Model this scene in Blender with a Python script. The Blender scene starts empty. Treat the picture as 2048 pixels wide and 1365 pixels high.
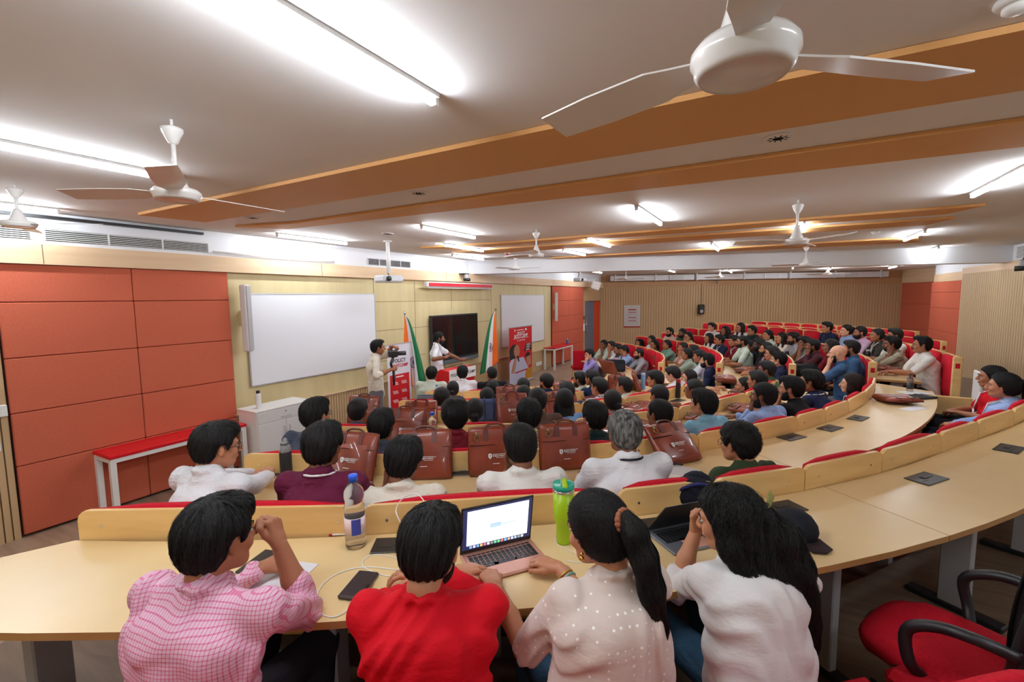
import bpy, math, random
import numpy as np
from mathutils import Matrix, Vector
random.seed(7); RNG = np.random.default_rng(7)
SC = bpy.context.scene
COL = SC.collection
# ---------------------------------------------------------------- camera
CAMZ = 2.43
F_PX, CX, CY = 915.0, 1024.0, 682.5
PITCH, ROLL, YAW = math.radians(5.4), math.radians(0.64), math.radians(29.5)
_f = np.array([-math.sin(YAW)*math.cos(PITCH), math.cos(YAW)*math.cos(PITCH), -math.sin(PITCH)])
_r0 = np.array([math.cos(YAW), math.sin(YAW), 0.0]); _u0 = np.cross(_r0, _f)
_r = math.cos(ROLL)*_r0 - math.sin(ROLL)*_u0
_u = math.sin(ROLL)*_r0 + math.cos(ROLL)*_u0
cd = bpy.data.cameras.new('camera'); cam = bpy.data.objects.new('camera', cd); COL.objects.link(cam)
cd.sensor_width = 36.0; cd.lens = 36.0*F_PX/2048.0; cd.clip_start = 0.05; cd.clip_end = 100
M = Matrix.Identity(4)
for i in range(3):
    M[i][0], M[i][1], M[i][2] = _r[i], _u[i], -_f[i]
M[2][3] = CAMZ
cam.matrix_world = M
SC.camera = cam
# ---------------------------------------------------------------- exposure, world
SC.view_settings.view_transform = 'Standard'; SC.view_settings.look = 'None'
SC.view_settings.gamma = 1.0; SC.view_settings.use_curve_mapping = False
SC.view_settings.exposure = 0.25
SC.cycles.max_bounces = 8; SC.cycles.diffuse_bounces = 6; SC.cycles.glossy_bounces = 2
SC.cycles.transmission_bounces = 4; SC.cycles.transparent_max_bounces = 6
SC.cycles.caustics_reflective = False; SC.cycles.caustics_refractive = False
SC.cycles.sample_clamp_indirect = 4.0
wd = bpy.data.worlds.new('world'); SC.world = wd; wd.use_nodes = True
wd.node_tree.nodes['Background'].inputs[0].default_value = (0.8, 0.85, 1.0, 1)
wd.node_tree.nodes['Background'].inputs[1].default_value = 0.12
TUBE_POWER = 95.0
CTR = np.array([-5.76, 8.26])           # centre the seat rows curve around
RK = [7.95, 7.0, 5.97, 4.97, 4.0, 2.95]  # radius of each desk's front panel
FLR = [0.59, 0.50, 0.40, 0.295, 0.19, 0.10, 0.0]
CEIL = 3.38
# pixel of the photograph -> point on a real surface (height z, plane X, or cylinder of radius R)
def ray(px, py):
    return _f + _r*(px-CX)/F_PX - _u*(py-CY)/F_PX
def at_z(px, py, z):
    d = ray(px, py); t = (z-CAMZ)/d[2]; return np.array([d[0]*t, d[1]*t, z])
def at_x(px, py, X):
    d = ray(px, py); t = X/d[0]; return np.array([X, d[1]*t, CAMZ+d[2]*t])
def at_r(px, py, R, far=False):
    d = ray(px, py); a = d[0]**2+d[1]**2; b = -2*(d[0]*CTR[0]+d[1]*CTR[1]); c = CTR@CTR-R*R
    disc = max(b*b-4*a*c, 0.0)
    ts = [t for t in ((-b-math.sqrt(disc))/(2*a), (-b+math.sqrt(disc))/(2*a)) if t > 0]
    t = ts[-1] if far else ts[0]
    return np.array([d[0]*t, d[1]*t, CAMZ+d[2]*t])
def polar(P):
    v = np.array(P[:2])-CTR; return math.hypot(*v), math.atan2(v[1], v[0])
def cyl(R, th, z=0.0):
    return np.array([CTR[0]+R*math.cos(th), CTR[1]+R*math.sin(th), z])
rad = math.radians
# ---------------------------------------------------------------- materials
MATS = {}
def mat(name, col, rough=0.6, spec=0.4, metal=0.0, emit=None, estr=0.0, bump=None, alpha=None, trans=0.0, sheen=0.0, coat=0.0):
    if name in MATS: return MATS[name]
    m = bpy.data.materials.new(name); m.use_nodes = True
    b = m.node_tree.nodes['Principled BSDF']
    b.inputs['Base Color'].default_value = (*col, 1); b.inputs['Roughness'].default_value = rough
    b.inputs['Specular IOR Level'].default_value = spec; b.inputs['Metallic'].default_value = metal
    if emit: b.inputs['Emission Color'].default_value = (*emit, 1); b.inputs['Emission Strength'].default_value = estr
    if trans: b.inputs['Transmission Weight'].default_value = trans; b.inputs['IOR'].default_value = 1.25
    if sheen: b.inputs['Sheen Weight'].default_value = sheen
    if coat: b.inputs['Coat Weight'].default_value = coat
    if alpha is not None: b.inputs['Alpha'].default_value = alpha
    if bump: add_bump(m, *bump)
    m.diffuse_color = (*col, 1)
    MATS[name] = m
    return m
def nd(m, typ, **kw):
    n = m.node_tree.nodes.new(typ)
    for k, v in kw.items():
        if k in n.inputs: n.inputs[k].default_value = v
        else: setattr(n, k, v)
    return n
def lk(m, a, ao, b, bi): m.node_tree.links.new(a.outputs[ao], b.inputs[bi])
def add_bump(m, scale, strength, dist=0.01, stretch=(1, 1, 1), detail=3):
    tc = nd(m, 'ShaderNodeTexCoord'); mp = nd(m, 'ShaderNodeMapping'); mp.inputs['Scale'].default_value = stretch
    n = nd(m, 'ShaderNodeTexNoise', Scale=scale, Detail=detail); bp = nd(m, 'ShaderNodeBump', Strength=strength, Distance=dist)
    lk(m, tc, 'Object', mp, 'Vector'); lk(m, mp, 0, n, 'Vector'); lk(m, n, 0, bp, 'Height')
    lk(m, bp, 0, m.node_tree.nodes['Principled BSDF'], 'Normal')
def noisy(name, c1, c2, scale=5, stretch=(1, 1, 1), rough=0.5, spec=0.4, detail=4, bump=0.0, coord='Object', lo=0.35, hi=0.65, coat=0.0):
    if name in MATS: return MATS[name]
    m = mat(name, c1, rough, spec, coat=coat)
    b = m.node_tree.nodes['Principled BSDF']
    tc = nd(m, 'ShaderNodeTexCoord'); mp = nd(m, 'ShaderNodeMapping'); mp.inputs['Scale'].default_value = stretch
    n = nd(m, 'ShaderNodeTexNoise', Scale=scale, Detail=detail); cr = nd(m, 'ShaderNodeValToRGB')
    cr.color_ramp.elements[0].position = lo; cr.color_ramp.elements[1].position = hi
    cr.color_ramp.elements[0].color = (*c1, 1); cr.color_ramp.elements[1].color = (*c2, 1)
    lk(m, tc, coord, mp, 'Vector'); lk(m, mp, 0, n, 'Vector'); lk(m, n, 0, cr, 0); lk(m, cr, 0, b, 'Base Color')
    if bump:
        bp = nd(m, 'ShaderNodeBump', Strength=bump, Distance=0.004); lk(m, n, 0, bp, 'Height'); lk(m, bp, 0, b, 'Normal')
    return m
def srgb(r, g, b):
    return tuple(((c/255)/12.92 if c/255 <= 0.04045 else ((c/255+0.055)/1.055)**2.4) for c in (r, g, b))
def check_cloth(name, base, line, scale, width=0.18, rough=0.8, folds=True, second=None):
    """woven check: thin lines in two directions, in the object's own space"""
    if name in MATS: return MATS[name]
    m = mat(name, base, rough, 0.2)
    b = m.node_tree.nodes['Principled BSDF']
    tc = nd(m, 'ShaderNodeTexCoord'); sp = nd(m, 'ShaderNodeSeparateXYZ'); lk(m, tc, 'Object', sp, 0)
    outs = []
    for ax in ('X', 'Z'):
        mu = nd(m, 'ShaderNodeMath', operation='MULTIPLY'); mu.inputs[1].default_value = scale; lk(m, sp, ax, mu, 0)
        fr = nd(m, 'ShaderNodeMath', operation='FRACT'); lk(m, mu, 0, fr, 0)
        lt = nd(m, 'ShaderNodeMath', operation='LESS_THAN'); lt.inputs[1].default_value = width; lk(m, fr, 0, lt, 0)
        outs.append(lt)
    ad = nd(m, 'ShaderNodeMath', operation='ADD'); lk(m, outs[0], 0, ad, 0); lk(m, outs[1], 0, ad, 1)
    mu = nd(m, 'ShaderNodeMath', operation='MULTIPLY', use_clamp=True); mu.inputs[1].default_value = 0.6; lk(m, ad, 0, mu, 0)
    mx = nd(m, 'ShaderNodeMix', data_type='RGBA'); mx.inputs[6].default_value = (*base, 1); mx.inputs[7].default_value = (*line, 1)
    lk(m, mu, 0, mx, 0); m.node_tree.links.new(mx.outputs[2], b.inputs['Base Color'])
    add_bump(m, 9, 0.5, 0.02, (1, 1, 2.2))
    return m
# ---------------------------------------------------------------- mesh builder
class MB:
    def __init__(s): s.v = []; s.f = []; s.m = []; s.n = 0
    def add(s, V, Fc, mi=0):
        V = np.asarray(V, float); s.v.append(V)
        s.f += [tuple(int(i)+s.n for i in q) for q in Fc]; s.m += [mi]*len(Fc); s.n += len(V); return s
    def box(s, c, size, R=None, mi=0, bev=0.0):
        hx, hy, hz = (x/2 for x in size)
        if bev > 0:
            b = min(bev, hx*.9, hy*.9, hz*.9); pr = []
            V = []
            for sx in (-1, 1):
                for sy in (-1, 1):
                    for sz in (-1, 1):
                        V += [(sx*hx, sy*(hy-b), sz*(hz-b)), (sx*(hx-b), sy*hy, sz*(hz-b)), (sx*(hx-b), sy*(hy-b), sz*hz)]
            idx = lambda a, b_, c_, k: ((a*2+b_)*2+c_)*3+k
            Fc = [[idx(a, 0, 0, 0), idx(a, 1, 0, 0), idx(a, 1, 1, 0), idx(a, 0, 1, 0)] for a in (0, 1)]
            Fc += [[idx(0, a, 0, 1), idx(1, a, 0, 1), idx(1, a, 1, 1), idx(0, a, 1, 1)] for a in (0, 1)]
            Fc += [[idx(0, 0, a, 2), idx(1, 0, a, 2), idx(1, 1, a, 2), idx(0, 1, a, 2)] for a in (0, 1)]
            for a in (0, 1):
                for c_ in (0, 1):
                    Fc.append([idx(a, c_, 0, 0), idx(a, c_, 1, 0), idx(a, c_, 1, 1), idx(a, c_, 0, 1)])
                    Fc.append([idx(a, 0, c_, 0), idx(a, 1, c_, 0), idx(a, 1, c_, 2), idx(a, 0, c_, 2)])
                    Fc.append([idx(0, a, c_, 1), idx(1, a, c_, 1), idx(1, a, c_, 2), idx(0, a, c_, 2)])
            Fc += [[idx(a, b_, c_, k) for k in (0, 1, 2)] for a in (0, 1) for b_ in (0, 1) for c_ in (0, 1)]
        else:
            V = [(sx*hx, sy*hy, sz*hz) for sx in (-1, 1) for sy in (-1, 1) for sz in (-1, 1)]
            Fc = [(0, 1, 3, 2), (4, 6, 7, 5), (0, 4, 5, 1), (2, 3, 7, 6), (0, 2, 6, 4), (1, 5, 7, 3)]
        V = np.array(V)
        if R is not None: V = V@np.array(R).T
        return s.add(V+np.array(c), Fc, mi)
    def tube(s, pts, r, n=8, mi=0, cap=True, flat=None):
        pts = [np.array(p, float) for p in pts]; k = len(pts)
        rs = r if hasattr(r, '__len__') else [r]*k
        V = []; up = None
        for i in range(k):
            d = pts[min(i+1, k-1)]-pts[max(i-1, 0)]; d = d/(np.linalg.norm(d)+1e-9)
            if up is None:
                up = np.array([0, 0, 1.]) if abs(d[2]) < .9 else np.array([1., 0, 0])
            a = np.cross(d, up); a /= np.linalg.norm(a)+1e-9; b = np.cross(a, d); up = b
            for j in range(n):
                t = 2*math.pi*(j+0.5)/n
                V.append(pts[i]+rs[i]*(a*math.cos(t)+b*math.sin(t)*(flat or 1)))
        Fc = [(i*n+j, i*n+(j+1) % n, (i+1)*n+(j+1) % n, (i+1)*n+j) for i in range(k-1) for j in range(n)]
        if cap: Fc += [tuple(range(n-1, -1, -1)), tuple(range((k-1)*n, k*n))]
        return s.add(V, Fc, mi)
    def lathe(s, prof, c=(0, 0, 0), n=20, mi=0, R=None):
        V = []
        for r, z in prof:
            V += [(r*math.cos(2*math.pi*j/n), r*math.sin(2*math.pi*j/n), z) for j in range(n)]
        k = len(prof)
        Fc = [(i*n+j, i*n+(j+1) % n, (i+1)*n+(j+1) % n, (i+1)*n+j) for i in range(k-1) for j in range(n)]
        if prof[0][0] > 1e-4: Fc.append(tuple(range(n-1, -1, -1)))
        if prof[-1][0] > 1e-4: Fc.append(tuple(range((k-1)*n, k*n)))
        V = np.array(V)
        if R is not None: V = V@np.array(R).T
        return s.add(V+np.array(c), Fc, mi)
    def poly(s, pts, d, mi=0):
        """planar outline pts (3d) extruded by vector d"""
        n = len(pts); P = np.array(pts, float); V = np.vstack([P, P+np.array(d)])
        return s.add(V, [tuple(range(n-1, -1, -1)), tuple(range(n, 2*n))]+[(i, (i+1) % n, n+(i+1) % n, n+i) for i in range(n)], mi)
    def ell(s, c, r, n=12, mi=0, R=None):
        V = []; k = max(4, n//2)
        for i in range(k+1):
            a = math.pi*i/k; rr = max(1e-4, math.sin(a))
            V += [(rr*math.cos(2*math.pi*j/n), rr*math.sin(2*math.pi*j/n), -math.cos(a)) for j in range(n)]
        V = np.array(V)*np.array(r)
        if R is not None: V = V@np.array(R).T
        return s.add(V+np.array(c), [(i*n+j, i*n+(j+1) % n, (i+1)*n+(j+1) % n, (i+1)*n+j) for i in range(k) for j in range(n)], mi)
    def mesh(s, name, mats, smooth=False):
        me = bpy.data.meshes.new(name)
        V = np.vstack(s.v) if s.v else np.zeros((0, 3))
        me.from_pydata(V.tolist(), [], s.f)
        for m_ in (mats if isinstance(mats, (list, tuple)) else [mats]): me.materials.append(m_)
        if any(s.m): me.polygons.foreach_set('material_index', s.m)
        if smooth: me.polygons.foreach_set('use_smooth', [True]*len(s.f))
        fix_normals(me)
        me.update(); return me
    def build(s, name, mats, parent=None, smooth=False, **kw):
        return link(name, s.mesh(name, mats, smooth), parent, **kw)
def fix_normals(me):
    import bmesh
    bm = bmesh.new(); bm.from_mesh(me); bmesh.ops.recalc_face_normals(bm, faces=bm.faces); bm.to_mesh(me); bm.free()
def link(name, data, parent=None, loc=None, rotz=None, **kw):
    o = bpy.data.objects.new(name, data); COL.objects.link(o)
    if parent is not None: o.parent = parent
    if loc is not None: o.location = [float(x) for x in loc]
    if rotz is not None: o.rotation_euler = (0, 0, rotz)
    for k, v in kw.items(): o[k] = v
    return o
def thing(name, label, cat, loc=(0, 0, 0), rotz=0, group=None):
    o = link(name, None, None, loc, rotz, label=label, category=cat)
    o.empty_display_size = 0.1
    if group: o['group'] = group
    return o
def tag(o, label, cat, group=None):
    o['label'] = label; o['category'] = cat
    if group: o['group'] = group
    return o
def struct(name, mb, m, smooth=False, parent=None):
    o = mb.build(name, m, parent, smooth)
    if parent is None: o['kind'] = 'structure'
    return o
def dup(root, loc, rotz, label=None, group=None):
    r = root.copy(); COL.objects.link(r); r.location = [float(x) for x in loc]; r.rotation_euler = (0, 0, rotz)
    if label: r['label'] = label
    if group: r['group'] = group
    for ch in list(root.children):
        c = ch.copy(); COL.objects.link(c); c.parent = r
        for g in ch.children:
            d = g.copy(); COL.objects.link(d); d.parent = c
    return r
def Rz(a): c, s = math.cos(a), math.sin(a); return np.array([[c, -s, 0], [s, c, 0], [0, 0, 1]])
def Rx(a): c, s = math.cos(a), math.sin(a); return np.array([[1, 0, 0], [0, c, -s], [0, s, c]])
def Ry(a): c, s = math.cos(a), math.sin(a); return np.array([[c, 0, s], [0, 1, 0], [-s, 0, c]])
def text_mesh(s, size, m, parent, M4, name='lettering', align='CENTER', depth=0.0006, bold=0.0):
    cu = bpy.data.curves.new(name, 'FONT'); cu.body = s; cu.size = size; cu.align_x = align; cu.align_y = 'CENTER'
    cu.extrude = depth; cu.offset = bold; cu.resolution_u = 2
    cu.materials.append(m)
    tmp = bpy.data.objects.new(name, cu); COL.objects.link(tmp); dg = bpy.context.evaluated_depsgraph_get()
    me = bpy.data.meshes.new_from_object(tmp.evaluated_get(dg)); bpy.data.objects.remove(tmp)
    me.materials.clear(); me.materials.append(m)
    o = bpy.data.objects.new(name, me); COL.objects.link(o)
    if parent is not None: o.parent = parent
    o.matrix_local = M4
    return o
def M4(R, t):
    m = Matrix.Identity(4)
    for i in range(3):
        for j in range(3): m[i][j] = float(R[i][j])
        m[i][3] = float(t[i])
    return m
ORD = ['first', 'second', 'third', 'fourth', 'fifth', 'sixth', 'seventh', 'eighth', 'ninth', 'tenth', 'eleventh', 'twelfth', 'thirteenth', 'fourteenth', 'fifteenth', 'sixteenth', 'seventeenth', 'eighteenth', 'nineteenth', 'twentieth', 'twenty-first']
# ================================================================ materials of the room
m_ceil = mat('ceiling_paint', srgb(232, 230, 230), 0.75, 0.2)
m_white = mat('white_paint', srgb(225, 226, 230), 0.6, 0.3)
m_orange = mat('orange_strip', srgb(218, 164, 104), 0.6, 0.3)
m_ply = noisy('pale_laminate', srgb(205, 188, 142), srgb(214, 198, 153), 1.2, (1, 4, 0.6), 0.55, 0.35)
m_trim = noisy('beech_trim', srgb(214, 182, 146), srgb(222, 193, 158), 2.0, (1, .5, 6), 0.5, 0.35)
m_red = noisy('terracotta_fabric', srgb(190, 98, 74), srgb(196, 104, 80), 60, (1, 1, 1), 0.9, 0.1)
m_floor = noisy('vinyl_plank', srgb(148, 124, 104), srgb(172, 148, 126), 1.6, (1, 9, 1), 0.45, 0.4)
m_riser = noisy('grey_riser', srgb(96, 84, 76), srgb(110, 96, 86), 3, (1, 1, 1), 0.6)
m_beech = noisy('beech_laminate', srgb(224, 184, 120), srgb(236, 200, 138), 1.7, (1.2, 1.2, 9), 0.34, 0.45)
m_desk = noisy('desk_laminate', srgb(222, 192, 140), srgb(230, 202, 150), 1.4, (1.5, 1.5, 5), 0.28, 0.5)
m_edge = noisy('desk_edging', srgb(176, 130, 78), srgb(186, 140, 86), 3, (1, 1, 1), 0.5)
m_fab = noisy('red_fabric', srgb(186, 22, 40), srgb(200, 28, 46), 90, (1, 1, 1), 0.85, 0.15, bump=0.2)
m_grey = mat('grey_metal', srgb(170, 168, 172), 0.45, 0.5)
m_modesty = mat('modesty_panel', srgb(150, 128, 120), 0.6)
m_black = mat('black_plastic', (0.012, 0.012, 0.014), 0.45, 0.5)
m_chrome = mat('chrome', (0.7, 0.7, 0.72), 0.2, 0.5, 1.0)
m_wpl = mat('white_plastic', srgb(232, 232, 230), 0.4, 0.5)
m_board = mat('whiteboard', srgb(228, 229, 234), 0.3, 0.5)
m_dark = mat('dark_void', (0.01, 0.01, 0.01), 0.9, 0.1)
m_tube = mat('tube_glow', (1, 1, 1), 0.5, 0.1, emit=(0.88, 0.94, 1.0), estr=TUBE_POWER)
def slat_mat(name, c1, c2, axis='Y', freq=22.0):
    m = mat(name, c1, 0.6, 0.3); b = m.node_tree.nodes['Principled BSDF']
    tc = nd(m, 'ShaderNodeTexCoord'); n = nd(m, 'ShaderNodeTexNoise', Scale=1.3, Detail=5); mp = nd(m, 'ShaderNodeMapping')
    mp.inputs['Scale'].default_value = (3, 3, .3); lk(m, tc, 'Object', mp, 0); lk(m, mp, 0, n, 0)
    mx = nd(m, 'ShaderNodeMix', data_type='RGBA'); mx.inputs[6].default_value = (*c1, 1); mx.inputs[7].default_value = (*c2, 1)
    lk(m, n, 0, mx, 0); m.node_tree.links.new(mx.outputs[2], b.inputs['Base Color'])
    return m
m_slat = slat_mat('slatted_oak', srgb(190, 160, 120), srgb(204, 174, 134))
m_slatgap = mat('slat_groove', srgb(110, 84, 58), 0.8)
def slat_wall(name, P, Q, z0, z1, pitch=0.06, m=m_slat, gap=0.012, gm=None):
    """wall P->Q (2d) clad with real vertical slats; the room is on the left of P->Q ... side given by n"""
    P = np.array(P, float); Q = np.array(Q, float); L = np.linalg.norm(Q-P); d = (Q-P)/L; n = np.array([-d[1], d[0]])
    mb = MB(); mb.poly([(*P, z0), (*Q, z0), (*Q, z1), (*P, z1)], (*(-n*0.08), 0), 1)
    k = int(L/pitch); pw = L/k
    for i in range(k):
        a = P+d*(i*pw+gap/2); b = P+d*((i+1)*pw-gap/2)
        mb.poly([(*a, z0), (*b, z0), (*b, z1), (*a, z1)], (*(n*0.012), 0), 0)
    return struct(name, mb, [m, gm or m_slatgap])
m_gap2 = mat('slat_groove_pale', srgb(158, 130, 98), 0.8)
# ---- floor of the stage and the tiers
mb = MB(); mb.poly([(-7.0, -3, 0), (7.6, -3, 0), (7.6, 26, 0), (-7.0, 26, 0)], (0, 0, -0.1)); struct('floor', mb, m_floor)
def ring(name, R0, R1, z, t0, t1, n=48):
    mb = MB(); V = []
    for i in range(n+1):
        t = rad(t0+(t1-t0)*i/n)
        V += [cyl(R0, t, 0.0), cyl(R1, t, 0.0), cyl(R0, t, z), cyl(R1, t, z)]
    F_ = []; Mi = []
    for i in range(n):
        a, b = i*4, i*4+4
        mb_f = [((a+2, a+3, b+3, b+2), 0), ((a, a+2, b+2, b), 1), ((a+1, b+1, b+3, a+3), 1)]
        for q, mi in mb_f: F_.append(q); Mi.append(mi)
    F_.append((0, 1, 3, 2)); Mi.append(1); e = n*4; F_.append((e, e+2, e+3, e+1)); Mi.append(1)
    mb.add(V, F_); mb.m = Mi
    o = mb.build(name, [noisy('tier_vinyl', srgb(104, 86, 70), srgb(124, 104, 86), 1.6, (1, 9, 1), 0.5, 0.35), m_riser]); o['kind'] = 'structure'; return o
T0, T1 = -74.0, 66.0
rings = [(RK[5]-.06, RK[4]-.06, FLR[5]), (RK[4]-.06, RK[3]-.06, FLR[4]), (RK[3]-.06, RK[2]-.06, FLR[3]), (RK[2]-.06, RK[1]-.06, FLR[2]), (RK[1]-.06, RK[0]-.06, FLR[1]), (RK[0]-.06, 9.0, FLR[0])]
for i, (a, b, z) in enumerate(rings): ring('floor_tier', a, b, z, T0, T1)
ring('floor_tier', 9.0, 10.6, 0.63, -78, 62); 
# ---- ceiling and its orange strips
mb = MB(); mb.poly([(-7.0, -3, CEIL), (7.6, -3, CEIL), (7.6, 26, CEIL), (-7.0, 26, CEIL)], (0, 0, 0.1)); struct('ceiling', mb, m_ceil)
for i, pts in enumerate([[(-5.9, 2.38), (4.1, 2.38), (4.1, 3.10), (-5.8, 3.0)], [(-5.9, 3.40), (-5.0, 3.62), (4.1, 3.62), (4.1, 4.38), (-5.5, 3.85)],
                         [(-5.6, 6.55), (-3.8, 6.78), (1.95, 6.82), (1.75, 7.3), (-5.3, 7.1)], [(-5.6, 7.5), (1.95, 7.75), (1.8, 8.28), (-5.3, 8.2)],
                         [(-4.6, 10.02), (2.1, 10.1), (2.3, 11.0), (-4.6, 10.35)]]):
    mb = MB(); mb.poly([(x, y, CEIL-0.03) for x, y in pts], (0, 0, 0.028)); struct('ceiling_trim', mb, m_orange); 
# ---- dropped beam (parallel to the far wall) and ceiling beyond
BD = np.array([.95, .31]); BD /= np.linalg.norm(BD); BN = np.array([-BD[1], BD[0]])
mb = MB(); P = np.array([-6.75, 9.64]); Q = P+BD*12.2
mb.poly([(*P, 3.04), (*Q, 3.04), (*Q, CEIL), (*P, CEIL)], (*(BN*0.35), 0)); struct('ceiling_beam', mb, m_white)
# ---- wall on the stage side
XW = -6.7
mb = MB(); mb.poly([(XW, 3.66, 0), (XW, 14.62, 0), (XW, 14.62, 3.0), (XW, 3.66, 3.0)], (-0.12, 0, 0))
gr = [(6.43, .8, 2.83), (8.9, 2.15, 2.83), (10.7, .8, 2.83)]
for y, z0, z1 in gr: mb.box((XW+.001, y, (z0+z1)/2), (.004, .008, z1-z0), mi=1)
for y in (7.6,): mb.box((XW+.001, y, 1.8), (.004, .008, 2.0), mi=1)
for z, y0, y1 in ((2.38, 6.43, 10.7), (1.81, 6.43, 10.7), (1.2, 6.43, 7.9)): mb.box((XW+.001, (y0+y1)/2, z), (.004, y1-y0, .008), mi=1)
struct('wall_stage', mb, [m_ply, m_slatgap])
slat_wall('wall_stage_wainscot', (XW+.01, 8.2), (XW+.01, 3.66), 0, .78, 0.055)
mb = MB(); mb.poly([(XW+.02, 8.2, 0), (XW+.02, 14.62, 0), (XW+.02, 14.62, .64), (XW+.02, 8.2, .76)], (-.02, 0, 0)); struct('wall_stage_lower_panel', mb, mat('lower_ply', srgb(186, 158, 118), .55))
mb = MB(); mb.box((XW+.03, 5.93, .785), (.05, 4.54, .02)); mb.poly([(XW+.01, 8.2, .76), (XW+.01, 14.62, .64), (XW+.01, 14.62, .66), (XW+.01, 8.2, .78)], (.04, 0, 0)); struct('trim_1', mb, m_trim)
def padded(name, P, Q, zs, cols, th=0.07, m=m_red):
    """wall area of upholstered panels with real joints"""
    P = np.array(P, float); Q = np.array(Q, float); L = np.linalg.norm(Q-P); d = (Q-P)/L; n = np.array([d[1], -d[0]]); ang = math.atan2(d[1], d[0])
    mb = MB(); mb.poly([(*P, zs[0]), (*Q, zs[0]), (*Q, zs[-1]), (*P, zs[-1])], (*(n*(th-.02)), 0), 1)
    for (a, b) in zip(cols[:-1], cols[1:]):
        for z0, z1 in zip(zs[:-1], zs[1:]):
            c = P+d*(a+b)/2*L+n*(th-.02); mb.box((*c, (z0+z1)/2), ((b-a)*L-.006, .04, z1-z0-.006), Rz(ang), bev=.008)
    return struct(name, mb, [m, mat('red_joint', srgb(96, 36, 26), .9)])
padded('wall_stage_red_panels', (XW-.02, 1.45), (XW-.02, 3.68), [0.03, .76, 1.31, 1.875, 2.44, 2.83], [0, .5, 1])
padded('wall_stage_red_panels_far', (XW-.02, 14.64), (XW-.02, 17.72), [0.03, .63, 1.18, 1.74, 2.3, 2.83], [0, .5, 1], m=noisy('terracotta_fabric_far', srgb(186, 92, 70), srgb(192, 98, 76), 60, (1, 1, 1), .9, .1))
slat_wall('wall_stage_slats_near', (XW+.01, 1.44), (XW+.01, -3.0), 0, 2.83, 0.06)
mb = MB(); mb.poly([(XW, 17.72, 0), (XW, 18.0, 0), (XW, 18.0, 2.83), (XW, 17.72, 2.83)], (-.12, 0, 0)); mb.poly([(XW, 18.0, 2.26), (XW, 19.97, 2.26), (XW, 19.97, 2.83), (XW, 18.0, 2.83)], (-.12, 0, 0))
mb.poly([(XW, 19.97, 0), (XW, 20.1, 0), (XW, 20.1, 2.83), (XW, 19.97, 2.83)], (-.12, 0, 0)); mb.poly([(-7.0, -3, 0), (-7.0, 26, 0), (-7.0, 26, CEIL), (-7.0, -3, CEIL)], (-.1, 0, 0))
struct('wall_stage_doorway', mb, noisy('oak_panel', srgb(180, 148, 108), srgb(190, 158, 118), 2, (3, 3, .4), .55))
# fascia of beech and the white band with the air outlets above it
mb = MB(); mb.poly([(XW, -3, 2.83), (XW, 20.05, 2.83), (XW, 20.05, 3.04), (XW, -3, 3.04)], (.10, 0, 0))
for y in (1.8, 5.2, 8.6, 11.8, 14.6): mb.box((XW+.101, y, 2.935), (.003, .006, .2), mi=1)
struct('trim_2', mb, [m_trim, m_slatgap])
mb = MB(); mb.poly([(XW, -3, 3.0), (XW, 20.05, 3.0), (XW, 20.05, CEIL), (XW, -3, CEIL)], (-.1, 0, 0)); struct('wall_stage_upper_band', mb, m_white)
# door
dr = link('door_1', None, None, (XW-.04, 18.0, 0)); dr['kind'] = 'structure'
mb = MB(); mb.box((-.02, .60, 1.12), (.05, 1.2, 2.24)); mb.build('door_leaf', mat('slate_door', srgb(98, 104, 122), .5), dr)
mb = MB(); mb.box((-.03, 1.59, 1.12), (.05, .76, 2.24)); mb.build('door_panel', mat('orange_door_panel', srgb(198, 62, 32), .5), dr)
mb = MB(); mb.tube([(.05, .16, .85), (.05, .16, 1.6)], .014); mb.tube([(.05, .16, .95), (.0, .16, .95)], .01); mb.tube([(.05, .16, 1.5), (.0, .16, 1.5)], .01); mb.build('door_handle', m_chrome, dr, True)
# ---- far wall
FW0 = np.array([-6.7, 20.0]); FD = np.array([.93, .366]); FD /= np.linalg.norm(FD)
FW1 = FW0+FD*12.25
slat_wall('wall_far', FW1, FW0, 0, 2.86, 0.11, gap=.018, gm=m_gap2)
mb = MB(); n2 = np.array([FD[1], -FD[0]])
mb.poly([(*FW0, 2.86), (*FW1, 2.86), (*FW1, 3.09), (*FW0, 3.09)], (*(n2*.03), 0)); mb.poly([(*FW0, 3.09), (*FW1, 3.09), (*FW1, CEIL), (*FW0, CEIL)], (*(-n2*.05), 0)); struct('wall_far_top_band', mb, noisy('oak_band', srgb(186, 146, 104), srgb(194, 154, 112), 2, (1, 1, 4), .55))
# ducting that hangs along the far wall, with outlets
dk = thing('air_duct', 'long white air duct with outlets hanging along the far slatted wall', 'duct')
for a, b in ((.4, 3.9), (3.95, 7.6), (7.65, 11.4)):
    p = FW0+FD*a+n2*.5; q = FW0+FD*b+n2*.5
    mb = MB(); mb.poly([(*p, 3.11), (*q, 3.11), (*q, 3.33), (*p, 3.33)], (*(-n2*.42), 0)); mb.build('duct_section', m_white, dk)
for s_ in (.6, 2.3, 4.0, 5.9, 7.7, 9.4, 11.1):
    p = FW0+FD*s_+n2*.53; mb = MB(); mb.box((*p, 3.235), (.05, .04, .3), Rz(math.atan2(FD[1], FD[0]))); mb.build('hanger_strap', m_white, dk)
for s_ in (3.2, 7.0, 10.0):
    p = FW0+FD*s_+n2*.53; R_ = Rz(math.atan2(FD[1], FD[0]))
    mb = MB(); mb.box((*p, 3.22), (.62, .03, .2), R_)
    for k in range(6): mb.box((*(p+n2*.02), 3.145+k*.03), (.52, .02, .008), R_, mi=1)
    mb.build('outlet_grille', [m_wpl, m_grey], dk)
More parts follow.
